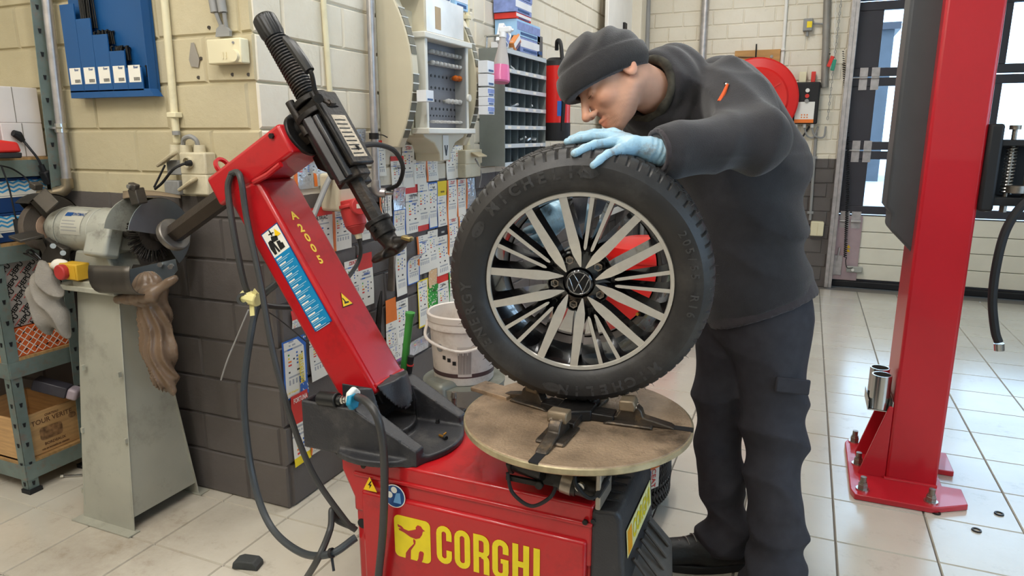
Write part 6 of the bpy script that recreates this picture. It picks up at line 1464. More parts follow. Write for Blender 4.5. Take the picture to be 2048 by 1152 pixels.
q = W(584, 785, X=LX + .009); text('Alu All Weather', place(q, (0, 1, 0), (0, 0, 1)), .011, ly, t, thick=.0003, name='print')
t = sheet(583, 783, 618, 928, ST_(head=RED, hrows=14, foot=YEL), 'long red and white label lowest on the wall by the pier corner')
text('FORTUNA', place(W(601, 797, X=LX + .010), (0, 1, 0), (0, 0, 1)), .026, lw_, t, thick=.0006, xs=.62, name='print')
sheet(620, 885, 641, 906, ST_(left=ORG), 'small orange edged label under the black tray')
# ---- conduits and pipes on the label wall
def wconduit(name, label, a_, b_, r_, m, clips=(), cat='conduit'):
    top_ = up_to(a_, b_); t = wthing(name, label, cat, tuple(b_)); MB().cyl(top_, b_, r_, n=14).build('pipe', m, t)
    for f in clips:
        p = a_.lerp(b_, f); MB().box(p, (r_ * 2.2, r_ * 4, .02)).build('pipe_clip', m, t, bevel=.003)
    return t
wconduit('thin_conduit', 'thin ivory conduit left of the galvanised pipe', W(646, -10, X=XL + .012), W(671, 346, X=XL + .012), .010, ivory)
t = wconduit('compressed_air_pipe', 'galvanised compressed air pipe ending in an elbow by the labels', W(740, -10, X=XL + .03), W(752, 370, X=XL + .03), .0155, galv, (), 'pipe')
pe = W(752, 370, X=XL + .03); MB().tube(spline([pe + Vector((0, 0, .02)), pe + Vector((0, 0, -.015)), pe + Vector((.006, .008, -.03)), pe + Vector((.03, .02, -.032))], 10), .020, n=14).build('elbow', galv, t); MB().tube([pe + Vector((.03, .02, -.032)), pe + Vector((.055, .04, -.032))], .011, n=10).build('hose_tail', bright, t)
pc_ = W(748, 272, X=XL + .03); MB().lathe([(.0165, -.012), (.020, -.012), (.020, .012), (.0165, .012)], pc_, (0, 0, 1), n=16, close=True).build('pipe_strap', iron, t); MB().tube(spline([pc_ + Vector((.02, 0, .005)), W(765, 270, X=XL + .05), W(775, 275, X=XL + .06)], 8), .0025, n=6).build('strap_end', blackt, t)
hh = W(777, 378, X=XL + .075)
t = wthing('hose_loop', 'black hose looping from the machine head to the pipe elbow', 'hose', tuple(hh))
MB().tube(spline([pe + Vector((.05, .036, -.032)), hh, W(797, 368, X=XL + .14), W(806, 335, X=XL + .22), W(790, 303, X=XL + .32), W(760, 290, X=-1.24), W(730, 290, X=-1.18), W(712, 297, Y=1.545)], 60), .0085, n=10).build('hose', rubber, t)
for k in range(3): MB().tube(spline([W(767 + k * 3, 385, X=XL + .06), W(763 + k * 6, 410, X=XL + .05), W(770 + k * 2, 432, X=XL + .05), W(764, 405 + k * 12, X=XL + .05)], 14), .0012, n=5).build('wire', blackt, t)
t = wconduit('far_conduit', 'ivory conduit feeding the socket left of the pigeonhole cabinet', W(935, -10, X=XL + .012), W(936, 298, X=XL + .012), .011, ivory, (.14, .84))
t = wthing('wall_socket', 'pair of ivory socket boxes with open flap below the conduit', 'socket', tuple(W(935, 350, X=XL + .02)))
for y0, y1, px1 in ((300, 326, 958), (328, 352, 955)):
    a_, b_ = W(924, y0, X=XL + .03), W(px1, y1, X=XL + .03); MB().box((XL + .025, (a_.y + b_.y) / 2, (a_.z + b_.z) / 2), (.05, b_.y - a_.y, a_.z - b_.z)).build('socket_body', sock_m, t, bevel=.005)
MB().box(W(958, 309, X=XL + .075), (.05, .10, .008), (0, R(25), 0)).build('flap_lid', mat('aged_lid', '#b5a98c', .55, var=.1), t, bevel=.003); MB().cyl(W(934, 290, X=XL + .02), W(934, 300, X=XL + .02), .02, n=14).build('cable_gland', sock_m, t)
MB().tube(spline([W(950, 318, X=XL + .05), W(956, 328, X=XL + .05), W(962, 350, X=XL + .03), W(958, 375, X=XL + .02)], 16), .005).build('cord', gpl, t)
# red three-phase plug in its ivory socket
t = wthing('red_power_plug', 'red three phase plug in an ivory socket behind the black shaft', 'plug', tuple(W(700, 400, X=XL + .05)))
a_, b_ = W(652, 348, X=XL + .05), W(712, 415, X=XL + .05)
MB().box((XL + .045, (a_.y + b_.y) / 2, (a_.z + b_.z) / 2), (.09, (b_.y - a_.y) * .8, a_.z - b_.z)).build('socket_housing', sock_m, t, bevel=.012, seg=3)
cred = mat('plug_red', '#c23a38', .45, var=.05)
c0_, c1_ = W(700, 400, X=XL + .10), W(716, 468, X=XL + .13)
MB().cyl(c0_, c0_.lerp(c1_, .75), .046, .040, n=24).cyl(c0_.lerp(c1_, .75), c1_, .040, .018, n=24).build('plug_body', cred, t, bevel=.003); MB().cyl(c0_.lerp(c1_, .12) , c0_.lerp(c1_, .22), .052, n=24).build('plug_ring', cred, t, bevel=.003)
lid = W(715, 413, X=XL + .155); MB().cyl(lid, lid + Vector((.02, -.012, .004)), .032, n=24).build('plug_lid', cred, t, bevel=.003); MB().box(lid + Vector((.022, -.013, .004)), (.001, .03, .016), (0, 0, R(-30))).build('plug_sticker', white_s, t)
MB().cyl(c1_, c1_.lerp(c0_, -.14), .014, .011, n=12).build('gland', ivory, t)
MB().tube(spline([c1_.lerp(c0_, -.1), W(722, 500, X=XL + .12), W(716, 525, X=XL + .10), W(700, 550, X=XL + .10), W(680, 575, X=XL + .12)], 24), .008, n=8).build('cable', cordm, t)
cable('grey_flex', 'light grey cable slanting behind the red column to the socket', [W(672, 335, X=XL + .06), W(655, 365, X=XL + .06), W(638, 405, X=XL + .07), W(620, 450, X=XL + .08)], .010, gpl, 24)
# hanging tyre lever, flat lever, green bar and screwdriver
t = wthing('tyre_lever', 'worn steel tyre lever hanging upright on the wall', 'lever', tuple(W(783, 582, X=XL + .02)))
MB().bar(W(785, 500, X=XL + .02), W(782, 582, X=XL + .02), .032, .012, up=(0, 1, 0)).build('blade', steel, t, bevel=.004); MB().tube([W(784, 505, X=XL + .02), W(786, 495, X=XL + .03), W(795, 489, X=XL + .045)], .012).build('hook', steel, t)
t = wthing('flat_lever', 'slim dark steel lever leaning on the wall left of the yellow label', 'lever', tuple(W(757, 682, X=XL + .02)))
MB().tube([W(763, 582, X=XL + .02), W(760, 610, X=XL + .02), W(757, 650, X=XL + .02), W(758, 680, X=XL + .02)], [.004, .012, .014, .010]).build('bar', iron, t)
green = mat('green_paint', '#3e8f3f', .4, var=.1)
t = wthing('green_bar', 'green painted bar standing in the rear pocket of the tray', 'bar', tuple(W(807, 745, Y=1.69)))
MB().cyl(W(806, 752, Y=1.69), W(820, 630, Y=1.69), .010, .012, n=14).build('rod', green, t); MB().cyl(W(820, 632, Y=1.69), W(820.5, 625, Y=1.69), .0145, n=14).build('knob', green, t)
t = wthing('screwdriver', 'black and red screwdriver beside the green bar', 'screwdriver', tuple(W(820, 742, Y=1.69)))
MB().cyl(W(818, 748, Y=1.69), W(822, 712, Y=1.69), .008, .010, n=12).build('handle', rubber, t); MB().cyl(W(820.5, 731, Y=1.69), W(820.8, 728, Y=1.69), .0105, n=12).build('ring', cred, t)
# ---- white bucket on a metal bin
bk = W(928, 748, D=2.5); bk.z = .5
bin_m = mat('dirty_galvanised_bin', '#8f9186', .5, .4, var=.15, dirt='#5c574a', dirt_amt=.7)
t = thing('metal_bin', 'grey metal bin standing under the white bucket', 'bin', (bk.x, bk.y, 0))
MB().lathe([(0, .004), (.135, .0), (.145, .02), (.145, .475), (.148, .485), (.148, .495), (.13, .497), (0, .497)], n=48).build('drum', bin_m, t); MB().lathe([(.1455, .25), (.1485, .255), (.1455, .26)], n=48).build('drum_rib', bin_m, t)
bp_ = W(884, 780, D=2.42); MB().box(bp_ - Vector((bk.x, bk.y, .07)), (.10, .10, .22), (0, 0, R(-20))).build('bin_bracket', bin_m, t, bevel=.02, seg=3)
t = thing('bucket', 'dirty white plastic bucket with raised rim and bail handle', 'bucket', (bk.x, bk.y, .4985))
bwm = mat('dirty_white_plastic', '#e3d9cf', .4, var=.05, dirt='#a58f7c', dirt_amt=.6, dscale=11)
MB().lathe([(0, .004), (.103, 0), (.107, .006), (.118, .195), (.124, .197), (.125, .215), (.123, .222), (.127, .224), (.129, .245), (.124, .250), (.119, .247), (.116, .2), (.103, .01), (0, .009)], n=56).build('pail', bwm, t)
xv = Vector((_rt.x, _rt.y, 0)); 
MB().tube(spline([xv * -.127 + lat * -.0 + Vector((0, 0, .21)), xv * -.118 + lat * .085 + Vector((0, 0, .165)), lat * .135 + Vector((0, 0, .135)), xv * .118 + lat * .085 + Vector((0, 0, .165)), xv * .127 + Vector((0, 0, .21))], 30), .0055, n=8).build('bail_handle', bwm, t)
MB().lathe([(.1085, .030), (.1092, .030), (.1100, .045), (.1093, .045)], n=56, close=True).build('brown_stripe', mat('brown_print', '#4a3534', .5), t)
def on_pail(a_, z, r_=None):
    r_ = r_ or .1075 + z * .055; d = lat * math.cos(a_) + xv * math.sin(a_); return d * r_ + Vector((0, 0, z)), d
def patch(a0, a1, z0, z1, m, nm, off=.0012): MB().grid(lambda u, v: on_pail(a0 + (a1 - a0) * u, z0 + (z1 - z0) * v, .1068 + (z0 + (z1 - z0) * v) * .058 + off)[0], 6, 2).build(nm, m, t)
patch(-.12, .32, .035, .145, mat('label_print_grey', '#c2b8b0', .5, var=.1), 'print_panel')
for k in range(9): patch(-.09 + k * .045, -.075 + k * .045, .045, .115 + .01 * (k % 3), blk, 'print_bar', .0018)
for a0, z in ((-.62, .095), (-.45, .088), (-.28, .078), (.85, .09)): patch(a0, a0 + .11, z, z + .014, blk, 'car_print')
pp_, d_ = on_pail(-.72, .135); MB().cyl(pp_, pp_ + d_ * .002, .014, n=20).build('round_print', gpl, t)
# ---- bulb cabinet
cabm = mat('beige_display_plastic', '#cfc6ad', .4, var=.04); cabl = mat('pale_frame_plastic', '#dedcd2', .35, var=.03); darkp = mat('dark_perforated_panel', '#6a6a6f', .5, var=.05)
BC = wthing('bulb_cabinet', 'beige wall cabinet displaying spare light bulbs', 'cabinet', tuple(W(840, 310, X=XL)))
cq = lambda x, y: (740 + x * .3125, y * .3125)
def wing(y_, sgn, nm):
    # curved side panel standing out from the wall; outline in (out, z)
    z0, z1 = 1.30, 1.885; pts = [(0.0, z0)]
    for k in range(17):
        f = k / 16; pts.append((.035 + .13 * math.sin(math.pi * (.10 + .80 * f)) ** .8, z0 + .0 + (z1 - z0) * f))
    pts.append((0.0, z1))
    wg = MB().prism(pts, .05, place((XL, y_ + .025, 0), (1, 0, 0), (0, 0, 1))).build(nm, cabm, BC, bevel=.006)
    for k in range(1, 15):
        f0, f1 = k / 16 + .006, (k + 1) / 16 - .006
        if k in (8, 9): continue
        A1 = Vector((XL + .0355 + .13 * math.sin(math.pi * (.10 + .80 * f0)) ** .8, y_, z0 + (z1 - z0) * f0)); B1 = Vector((XL + .0355 + .13 * math.sin(math.pi * (.10 + .80 * f1)) ** .8, y_, z0 + (z1 - z0) * f1))
        MB().bar(A1, B1, .004, .040, up=(0, 1, 0)).build('pocket', mat('pocket_grey', '#6c6a5c', .5), wg)
        MB().bar(B1 + Vector((.001, -.023, .003)), B1 + Vector((.001, .023, .003)), .004, .004).build('pocket_lip', cabl, wg)
    return wg
wy0, wy1 = 2.53, 3.12
wing(wy0, 1, 'left_wing'); wing(wy1, 1, 'right_wing')
MB().box((XL + .045, (wy0 + wy1) / 2, 1.60), (.09, wy1 - wy0 - .05, .50)).build('core', cabm, BC)
FX = XL + .155
fa, fb = 2.64, 3.02; za, zb2 = 1.38, 1.745
for c_, s_c, nm in (((FX - .03, fa, (za + zb2) / 2), (.06, .022, zb2 - za + .04), 'frame_bar'), ((FX - .03, fb, (za + zb2) / 2), (.06, .022, zb2 - za + .04), 'frame_bar'), ((FX - .025, (fa + fb) / 2, zb2 + .01), (.075, fb - fa + .06, .025), 'frame_bar'), ((FX - .02, (fa + fb) / 2, za - .012), (.085, fb - fa + .07, .025), 'frame_bar')):
    MB().box(c_, s_c).build(nm, cabl, BC, bevel=.004)
MB().box((XL + .095, (fa + fb) / 2, (za + zb2) / 2), (.012, fb - fa, zb2 - za)).build('bulb_panel', darkp, BC)
MB().box((XL + .125, fb - .02, (za + zb2) / 2), (.06, .01, zb2 - za)).build('inner_side', gpl, BC)
bx_ = XL + .102
gl = mat('bulb_glass', '#e8e8e6', .08, var=.02, trans=.5, ior=1.3); am = mat('amber_glass', '#c4621c', .15, var=.05, trans=.2); br_ = mat('bulb_base', '#b8b4a8', .3, .8)
rows = [(1.70, 8, .011, gl), (1.655, 8, .011, gl), (1.605, 2, .014, am), (1.50, 4, .012, gl), (1.408, 8, .007, gl)]
for z, n_, r_, m_ in rows:
    for k in range(n_):
        y = fb - .035 - k * (.036 if n_ < 8 else .036)
        b_ = MB().lathe([(0, .042), (r_ * .7, .038), (r_, .028), (r_ * .8, .016), (r_ * .55, .010), (0, .009)], (bx_, y, z), (1, 0, 0), n=12).build('bulb', m_, BC); MB().cyl((bx_, y, z), (bx_ + .012, y, z), r_ * .55, n=10).build('bulb_cap', br_, b_)
for z, n_ in ((1.605, 8), (1.555, 8), (1.50, 8), (1.465, 8), (1.435, 10)):
    for k in range(n_): MB().cyl((bx_ - .002, fb - .035 - k * .036 * 8 / n_, z), (bx_ + .0005, fb - .035 - k * .036 * 8 / n_, z), .006 if n_ == 8 else .004, n=8).build('panel_hole', rubber, BC)
hp_ = MB().box((XL + .075, (fa + fb) / 2 - .01, 1.845), (.15, fb - fa - .02, .15)).build('header_box', cabm, BC, bevel=.004)
MB().box((XL + .1512, (fa + fb) / 2 - .01, 1.845), (.002, fb - fa - .04, .145)).build('header_picture', mat('faded_poster', '#ddd6cd', .22, .2, var=.2, scale=5), hp_); MB().box((XL + .1526, 2.75, 1.835), (.001, .05, .09)).build('poster_figure', mat('poster_ochre', '#b59a72', .4), hp_)
# foot of the cabinet with scooped underside
ft = [(-.19, .0), (-.19, -.035), (-.175, -.11), (-.04, -.115), (-.04, -.06), (.04, -.06), (.04, -.115), (.15, -.11), (.19, -.035), (.19, .0)]
MB().prism([(-.20, 0), (.20, 0), (.185, -.02), (.10, -.045), (.055, -.09), (.05, -.125), (-.05, -.125), (-.055, -.09), (-.10, -.045), (-.185, -.02)], .13, place((XL + .002, (fa + fb) / 2, za - .02), (0, 1, 0), (0, 0, 1))).build('cabinet_foot', cabm, BC, bevel=.004)
MB().box((XL + .134, (fa + fb) / 2, za - .085), (.003, .055, .11)).build('foot_plate', cabl, BC, bevel=.003)
for s in (-1, 1): MB().bar((XL + .1362, (fa + fb) / 2 + s * .012, za - .075), (XL + .1362, (fa + fb) / 2, za - .12), .008, .002, up=(1, 0, 0)).build('chevron', lk, BC)
MB().cyl((FX, fb, 1.52), (FX + .012, fb, 1.52), .016, n=16).build('door_knob', cabl, BC)
# cartons on and beside the cabinet
blw = mat('blue_white_carton', '#7f90c6', .4, var=.2, scale=30); whb = mat('white_gloss_carton', '#e6e8ec', .35, var=.05)
def small_box(label, c_, s_c, m1, m2=None, rot=(0, 0, 0), group='bulb cartons', lettering=None):
    t = thing('bulb_carton', label, 'carton', (c_[0], c_[1], c_[2] - s_c[2] / 2), group=group); t.rotation_euler = rot
    b_ = MB().box((0, 0, s_c[2] / 2), s_c).build('carton', m1, t, bevel=.001)
    if m2: MB().box((s_c[0] / 2 + .0006, 0, s_c[2] * .62), (.001, s_c[1] * .98, s_c[2] * .5)).build('print_panel', m2, t)
    MB().box((s_c[0] / 2 + .001, 0, s_c[2] * .2), (.001, s_c[1] * .7, s_c[2] * .16)).build('print_line', navy, t)
    if lettering: text(lettering, place((s_c[0] / 2 + .002, 0, s_c[2] * .5), (0, -1, 0), (0, 0, -1)), s_c[2] * .35, lk, t, thick=.0002)
    return t
small_box('white carton with upside down lettering on top of the bulb cabinet', (XL + .09, 2.60, 1.965), (.10, .16, .08), whb, None, lettering='NEOLUX')
small_box('blue carton on top of the bulb cabinet, left of the white one', (XL + .09, 2.76, 1.965), (.10, .12, .085), blw, None)
small_box('small white carton on top of the bulb cabinet between blue ones', (XL + .09, 2.88, 1.955), (.08, .06, .065), whb, None)
small_box('light blue carton at the right end of the cabinet top', (XL + .09, 3.0, 1.95), (.10, .13, .085), mat('light_blue_carton', '#9cc6ea', .35), whb)
for k, (z, s_) in enumerate(((1.665, .055), (1.605, .055), (1.55, .04), (1.508, .04), (1.466, .04))):
    small_box(('white carton topmost on the right cabinet wing', 'second white carton on the right cabinet wing', 'white carton in the middle of the right cabinet wing', 'white carton second from the bottom of the right wing', 'white carton lowest on the right cabinet wing')[k], (XL + .205, wy1 + .0, z), (.05, .075, s_), whb, blw if k > 1 else None)
small_box('single small white carton clipped to the left cabinet wing', (XL + .20, wy0 + .01, 1.505), (.045, .06, .045), whb, None)
# ---- pigeonhole cabinet
PGX, py0, py1, pz0, pz1 = XL + .15, 3.47, 4.10, 1.185, 1.795
pgm = mat('grey_sheet_cabinet', '#8d9390', .5, .3, var=.08, scale=10, dirt='#6a6a66', dirt_amt=.5); pgs = mat('light_shelf_edge', '#c9cfd0', .4, .2, var=.05); pgd = mat('inner_grey_sheet', '#6f7a7e', .5, .3, var=.05)
PG = wthing('pigeonhole_cabinet', 'grey metal pigeonhole cabinet with six rows on the wall', 'cabinet', (XL + .08, 3.78, pz0))
MB().box((XL + .075, py0, (pz0 + pz1) / 2), (.15, .004, pz1 - pz0)).build('side_panel', pgm, PG); MB().box((XL + .075, py1, (pz0 + pz1) / 2), (.15, .004, pz1 - pz0)).build('side_panel', pgm, PG)
MB().box((XL + .075, (py0 + py1) / 2, pz1), (.15, py1 - py0, .004)).build('top_panel', pgm, PG); MB().box((XL + .006, (py0 + py1) / 2, (pz0 + pz1) / 2), (.004, py1 - py0, pz1 - pz0)).build('back_panel', pgd, PG)
nr = 6; rh = (pz1 - pz0 - .02) / nr
for r_ in range(nr + 1):
    z = pz1 - .012 - r_ * rh
    MB().box((XL + .08, (py0 + py1) / 2, z - .008), (.138, py1 - py0 - .006, .002)).build('shelf', pgd, PG); sh_ = MB().box((PGX, (py0 + py1) / 2, z), (.004, py1 - py0, .022)).build('shelf_edge', pgs, PG)
    for k in range(5):
        if random.Random(r_ * 9 + k).random() < .75 and r_ > 0: MB().box((PGX + .0025, py0 + .06 + k * .125, z), (.001, .045, .014)).build('paper_tag', white_s, sh_)
    if r_ < nr:
        for k in range(1, 6): MB().box((XL + .075, py0 + k * (py1 - py0) / 6, z - rh / 2), (.13, .002, rh - .022)).build('divider', pgd, PG)
clipm = mat('silver_foil_bag', '#cfd3d6', .25, .4, var=.2)
for k, (y, z) in enumerate(((3.62, 1.70), (3.92, 1.51), (3.68, 1.515), (3.80, 1.325), (3.88, 1.325), (3.98, 1.33))):
    tag(MB().box((XL + .11, y, z), (.05, .05, .012), (R(15 * (k % 3 - 1)), R(-18), R(20 * k))).build('parts_bag', clipm, bevel=.003), 'small clear parts bag in the pigeonhole cabinet, ' + ('top row', 'third row right', 'third row left', 'fifth row leftmost', 'fifth row middle', 'fifth row rightmost')[k], 'parts bag', 'parts bags in the pigeonholes')
# on top of it
zt = pz1 + .003
for k, (y, z, sy, sz_, m1, m2, lab) in enumerate(((3.63, zt, .05, .045, whb, None, 'tiny white carton on the near end of the pigeonhole cabinet'), (3.86, zt, .30, .08, blw, whb, 'long blue and white carton at the bottom of the stack on the pigeonhole cabinet'), (3.84, zt + .082, .36, .085, mat('light_blue_carton', '#9cc6ea', .35), blw, 'light blue bulb carton in the middle of the stack on the cabinet'), (3.76, zt + .169, .22, .03, lr, whb, 'flat red carton in the stack on the cabinet'), (3.76, zt + .201, .24, .07, blw, whb, 'blue and white carton near the top of the stack on the cabinet'), (3.77, zt + .273, .24, .08, blw, whb, 'blue carton topmost in the stack on the cabinet'), (4.02, zt, .09, .12, mat('dark_grey_pack', '#5e5a58', .4, var=.3), None, 'dark grey packet at the far end of the cabinet top'))):
    small_box(lab, (XL + .075, y, z + sz_ / 2), (.13, sy, sz_), m1, m2, group='cartons on the pigeonhole cabinet')
small_box('orange carton leaning in front of the stack on the cabinet', (XL + .135, 3.66, zt + .045), (.03, .10, .05), mat('orange_carton2', '#d98a4c', .5), whb, (R(35), 0, 0), 'cartons on the pigeonhole cabinet')
small_box('tilted white and blue carton behind the spray bottle', (XL + .12, 3.50, zt + .06), (.03, .10, .10), whb, blw, (R(-25), 0, 0), 'cartons on the pigeonhole cabinet')
# spray bottle hanging on the cabinet edge
sb = W(1001, 165, X=PGX + .04)
t = thing('spray_bottle', 'clear spray bottle half full of pink liquid hooked on the cabinet', 'bottle', tuple(sb)); t.rotation_euler = (R(-8), 0, 0)
cl = mat('milky_bottle_plastic', '#dcd8d6', .25, var=.03, trans=.45, ior=1.2); pk = mat('pink_liquid', '#ee7fb0', .15, var=.03, trans=.15)
MB().lathe([(0, .002), (.040, 0), (.046, .008), (.045, .03), (.036, .11), (.020, .185), (.016, .215), (.016, .225), (0, .225)], n=32).build('flask', cl, t)
MB().lathe([(0, .0005), (.0410, -.0012), (.0472, .007), (.0462, .03), (.0398, .084), (0, .084)], n=32).build('pink_liquid', pk, t)
MB().cyl((0, 0, .22), (0, 0, .245), .019, n=20).build('collar', whb, t); MB().box((.012, 0, .258), (.065, .026, .03)).box((.05, 0, .255), (.015, .014, .014)).build('trigger_head', whb, t, bevel=.006); MB().tube([(.03, 0, .245), (.042, 0, .225), (.036, 0, .205)], .005).build('trigger', whb, t)
MB().box((-.045, 0, .232), (.11, .02, .006)).box((-.09, 0, .205), (.006, .02, .06)).build('hanging_hook', bright, t)
# red canister with hose
ex = W(1112, 262, X=XL + .17)
t = thing('red_canister', 'red canister with black base and hose on the far wall', 'canister', (ex.x, ex.y, ex.z - .06))
cr_ = mat('canister_red', '#d9201c', .3, var=.04)
MB().lathe([(.0, .0), (.088, 0), (.09, .01), (.09, .11), (0, .11)], n=36).build('base', rubber, t); MB().lathe([(.087, .11), (.087, .45), (.0, .45)], n=36).build('tank', cr_, t); MB().lathe([(.086, .45), (.08, .48), (.05, .50), (0, .505)], n=36).build('shoulder', rubber, t)
MB().tube(spline([(.06, -.06, .06), (.07, -.065, .25), (.06, -.06, .42), (.03, -.02, .58), (0, 0, .60), (-.01, .02, .55)], 30), .012, n=10).build('hose', rubber, t); MB().tube([(.066, -.064, .25), (.067, -.064, .27)], .014).build('hose_clip', bright, t)
MB().box((-.125, 0, .3), (.09, .12, .05)).box((-.165, 0, .3), (.008, .14, .2)).build('wall_bracket', rubber, t)
MB().grid(lambda u, v: (.0885 * math.sin(.4 + u * .5), -.0885 * math.cos(.4 + u * .5), .15 + .09 * v), 4, 1).build('blue_label', lb, t)
# ================================================================== BACK WALL, LIFT POST AND THINGS BEHIND
yb_ = YB - .002
def bw(px, py, off=.0): return W(px, py, Y=YB - off)
wconduit('galvanised_duct', 'thick galvanised pipe rising behind the shoulder of the person', bw(1412, -10, .06), Vector((bw(1406, 110, .06).x, YB - .06, .02)), .034, galv, (), 'pipe')
wconduit('white_conduit', 'white conduit on the brick wall right of the wooden board', bw(1574, -10, .02), bw(1561, 170, .02), .014, white_paint, (.6,))
t = wthing('black_cables', 'pair of black cables running down the back corner', 'cable', tuple(bw(1282, 300, .05)))
for dx in (0, 9): MB().cyl(up_to(bw(1289 + dx, -10, .05), bw(1282 + dx, 300, .05)), bw(1282 + dx, 300, .05) - Vector((0, 0, 1.0)), .022, n=12).build('sheath', rubber if dx == 0 else gpl, t)
t = wthing('wall_panel', 'white cupboard door with black lock at the far end of the wall', 'cupboard', tuple(W(1245, 300, X=XL + .05)))
a_, b_ = W(1232, 0, X=XL + .10), W(1268, 0, X=XL + .10)
MB().box((XL + .08, (a_.y + b_.y) / 2 - .1, 1.6), (.03, b_.y - a_.y + .2, 1.9)).build('door_leaf', white_paint, t, bevel=.004); MB().box(W(1249, 53, X=XL + .10), (.03, .08, .06)).build('lock_box', rubber, t, bevel=.004)
MB().tube([W(1258, 78, X=XL + .12), W(1254, 72, X=XL + .14), W(1258, 84, X=XL + .14), W(1262, 86, X=XL + .12)], .012).build('coat_hook', gpl, t)
bdm = mat('board_wood', '#bd8f55', .6, var=.15, scale=6, stretch=(1, 1, 6))
a_, b_ = bw(1470, 102, .02), bw(1556, 165, .02)
t = wthing('wooden_board', 'wooden board screwed to the brick wall behind the red reel', 'board', ((a_.x + b_.x) / 2, YB - .015, b_.z))
MB().box(((a_.x + b_.x) / 2, YB - .012, (a_.z + b_.z) / 2 - .1), (b_.x - a_.x, .022, a_.z - b_.z + .2)).build('panel', bdm, t, bevel=.002)
MB().bar(bw(1476, 114, .026), bw(1530, 115, .026), .02, .004).build('painted_mark', rubber, t)
for px in (1543,): MB().cyl(bw(px, 113, .024), bw(px, 113, .03), .014, n=12).build('screw', bright, t)
MB().cyl(bw(1513, 88, .03), bw(1511, 122, .03), .006, n=8).build('nail', iron, t)
t = wthing('hose_reel', 'round red drum on the back wall partly behind the sleeve', 'reel', tuple(bw(1515, 270, .1)))
rc = bw(1510, 200, .14); rr_d = .345
MB().lathe([(0, .0), (rr_d, .0), (rr_d + .012, .008), (rr_d, .02), (rr_d - .07, .03), (rr_d - .085, .045), (.06, .03), (.05, .06), (0, .06)], rc, (0, -1, 0), n=64).build('drum_face', cr_, t); MB().lathe([(rr_d * .7, 0), (rr_d * .7, -.10), (0, -.10)], rc, (0, -1, 0), n=48).build('drum_core', cr_, t)
for k in range(5):
    a0 = 2 * math.pi * k / 5 + .6; d_ = Vector((math.cos(a0), 0, math.sin(a0))); MB().bar(rc + d_ * .05 + Vector((0, -.04, 0)), rc + d_ * .24 + Vector((0, -.042, 0)), .012, .012).build('drum_rib', cr_, t)
# door operator box
t = wthing('door_control', 'black and white door control box with buttons on the brick wall', 'control box', tuple(bw(1610, 262, .03)))
a_, b_ = bw(1592, 165, .06), bw(1634, 248, .06); cxm, czm = (a_.x + b_.x) / 2, (a_.z + b_.z) / 2; wd_, hd2 = b_.x - a_.x, a_.z - b_.z
MB().box((cxm, YB - .045, czm), (wd_, .09, hd2)).build('case', rubber, t, bevel=.012)
fp = MB().box((cxm - .01, YB - .093, czm - hd2 * .22), (wd_ * .78, .006, hd2 * .5)).build('front_plate', white_paint, t, bevel=.008); MB().box((cxm - .01, YB - .097, czm - hd2 * .43), (wd_ * .78, .003, .03)).build('orange_band', lo_c, t)
for dz, m_ in ((.30, white_paint), (.17, lr), (.05, gpl)): MB().cyl((cxm, YB - .09, czm + hd2 * dz), (cxm, YB - .105, czm + hd2 * dz), .017, n=16).build('button', m_, t)
for i in range(2):
    for j in range(3): MB().cyl((cxm - .03 + j * .022, YB - .096, czm - hd2 * (.28 + .06 * i)), (cxm - .03 + j * .022, YB - .099, czm - hd2 * (.28 + .06 * i)), .006, n=8).build('key', lo_c, t)
MB().box((cxm - wd_ * .25, YB - .04, czm + hd2 * .62), (.06, .04, .09)).build('relay_box', ivory, t, bevel=.004); MB().box((cxm + wd_ * .18, YB - .04, czm + hd2 * .62), (.035, .035, .09)).build('signal_lamp', lr, t, bevel=.004)
for k, dx in enumerate((-.07, .0, .06)):
    p = Vector((cxm + dx, YB - .05, czm - hd2 / 2)); MB().cyl(p, p - Vector((0, 0, .03)), .014, n=12).build('cable_gland', white_paint, t); MB().tube(spline([p - Vector((0, 0, .03)), p - Vector((-.03, 0, .10)), p + Vector((.06 + .02 * k, .01, -.11)), p + Vector((.11, .02, -.02))], 20), .008, n=6).build('cable', gpl if k else rubber, t)
t = wthing('grey_conduit', 'grey conduit dropping from the door control to the low junction box', 'conduit', tuple(bw(1620, 430, .02))); MB().cyl(bw(1632, 265, .02), bw(1620, 440, .02), .013, n=14).build('pipe', gpl, t)
for py_ in (315, 425): MB().box(bw(1632 - (py_ - 265) * .07, py_, .02), (.05, .03, .02)).build('pipe_clip', gpl, t)
t = wthing('junction_box', 'ivory junction box low on the dark brick wall', 'junction box', tuple(bw(1632, 472, .03))); a_, b_ = bw(1622, 442, .03), bw(1645, 472, .03); MB().box(((a_.x + b_.x) / 2, YB - .03, (a_.z + b_.z) / 2), (b_.x - a_.x, .06, a_.z - b_.z)).build('body', ivory, t, bevel=.008); MB().box(((a_.x + b_.x) / 2 + .03, YB - .063, (a_.z + b_.z) / 2), (.05, .01, .12)).build('lid', ivory, t, bevel=.004)
t = wthing('limit_switch', 'small grey switch box with yellow sticker high on the brick wall', 'switch box', tuple(bw(1617, 62, .02))); p = bw(1616, 50, .03); MB().box(p, (.075, .06, .10)).build('body', gpl, t, bevel=.006); MB().box(p + Vector((.012, -.032, 0)), (.04, .002, .05)).build('sticker', ly, t); MB().cyl(p - Vector((0, 0, .05)), p - Vector((0, 0, .09)), .012, n=10).build('gland', gpl, t); MB().tube([p + Vector((.04, 0, .01)), bw(1660, 49, .02)], .008).build('cable', gpl, t)
t = wthing('pull_chain', 'pair of thin pull chains with red and green tags by the door', 'chain', tuple(bw(1660, 230, .05)))
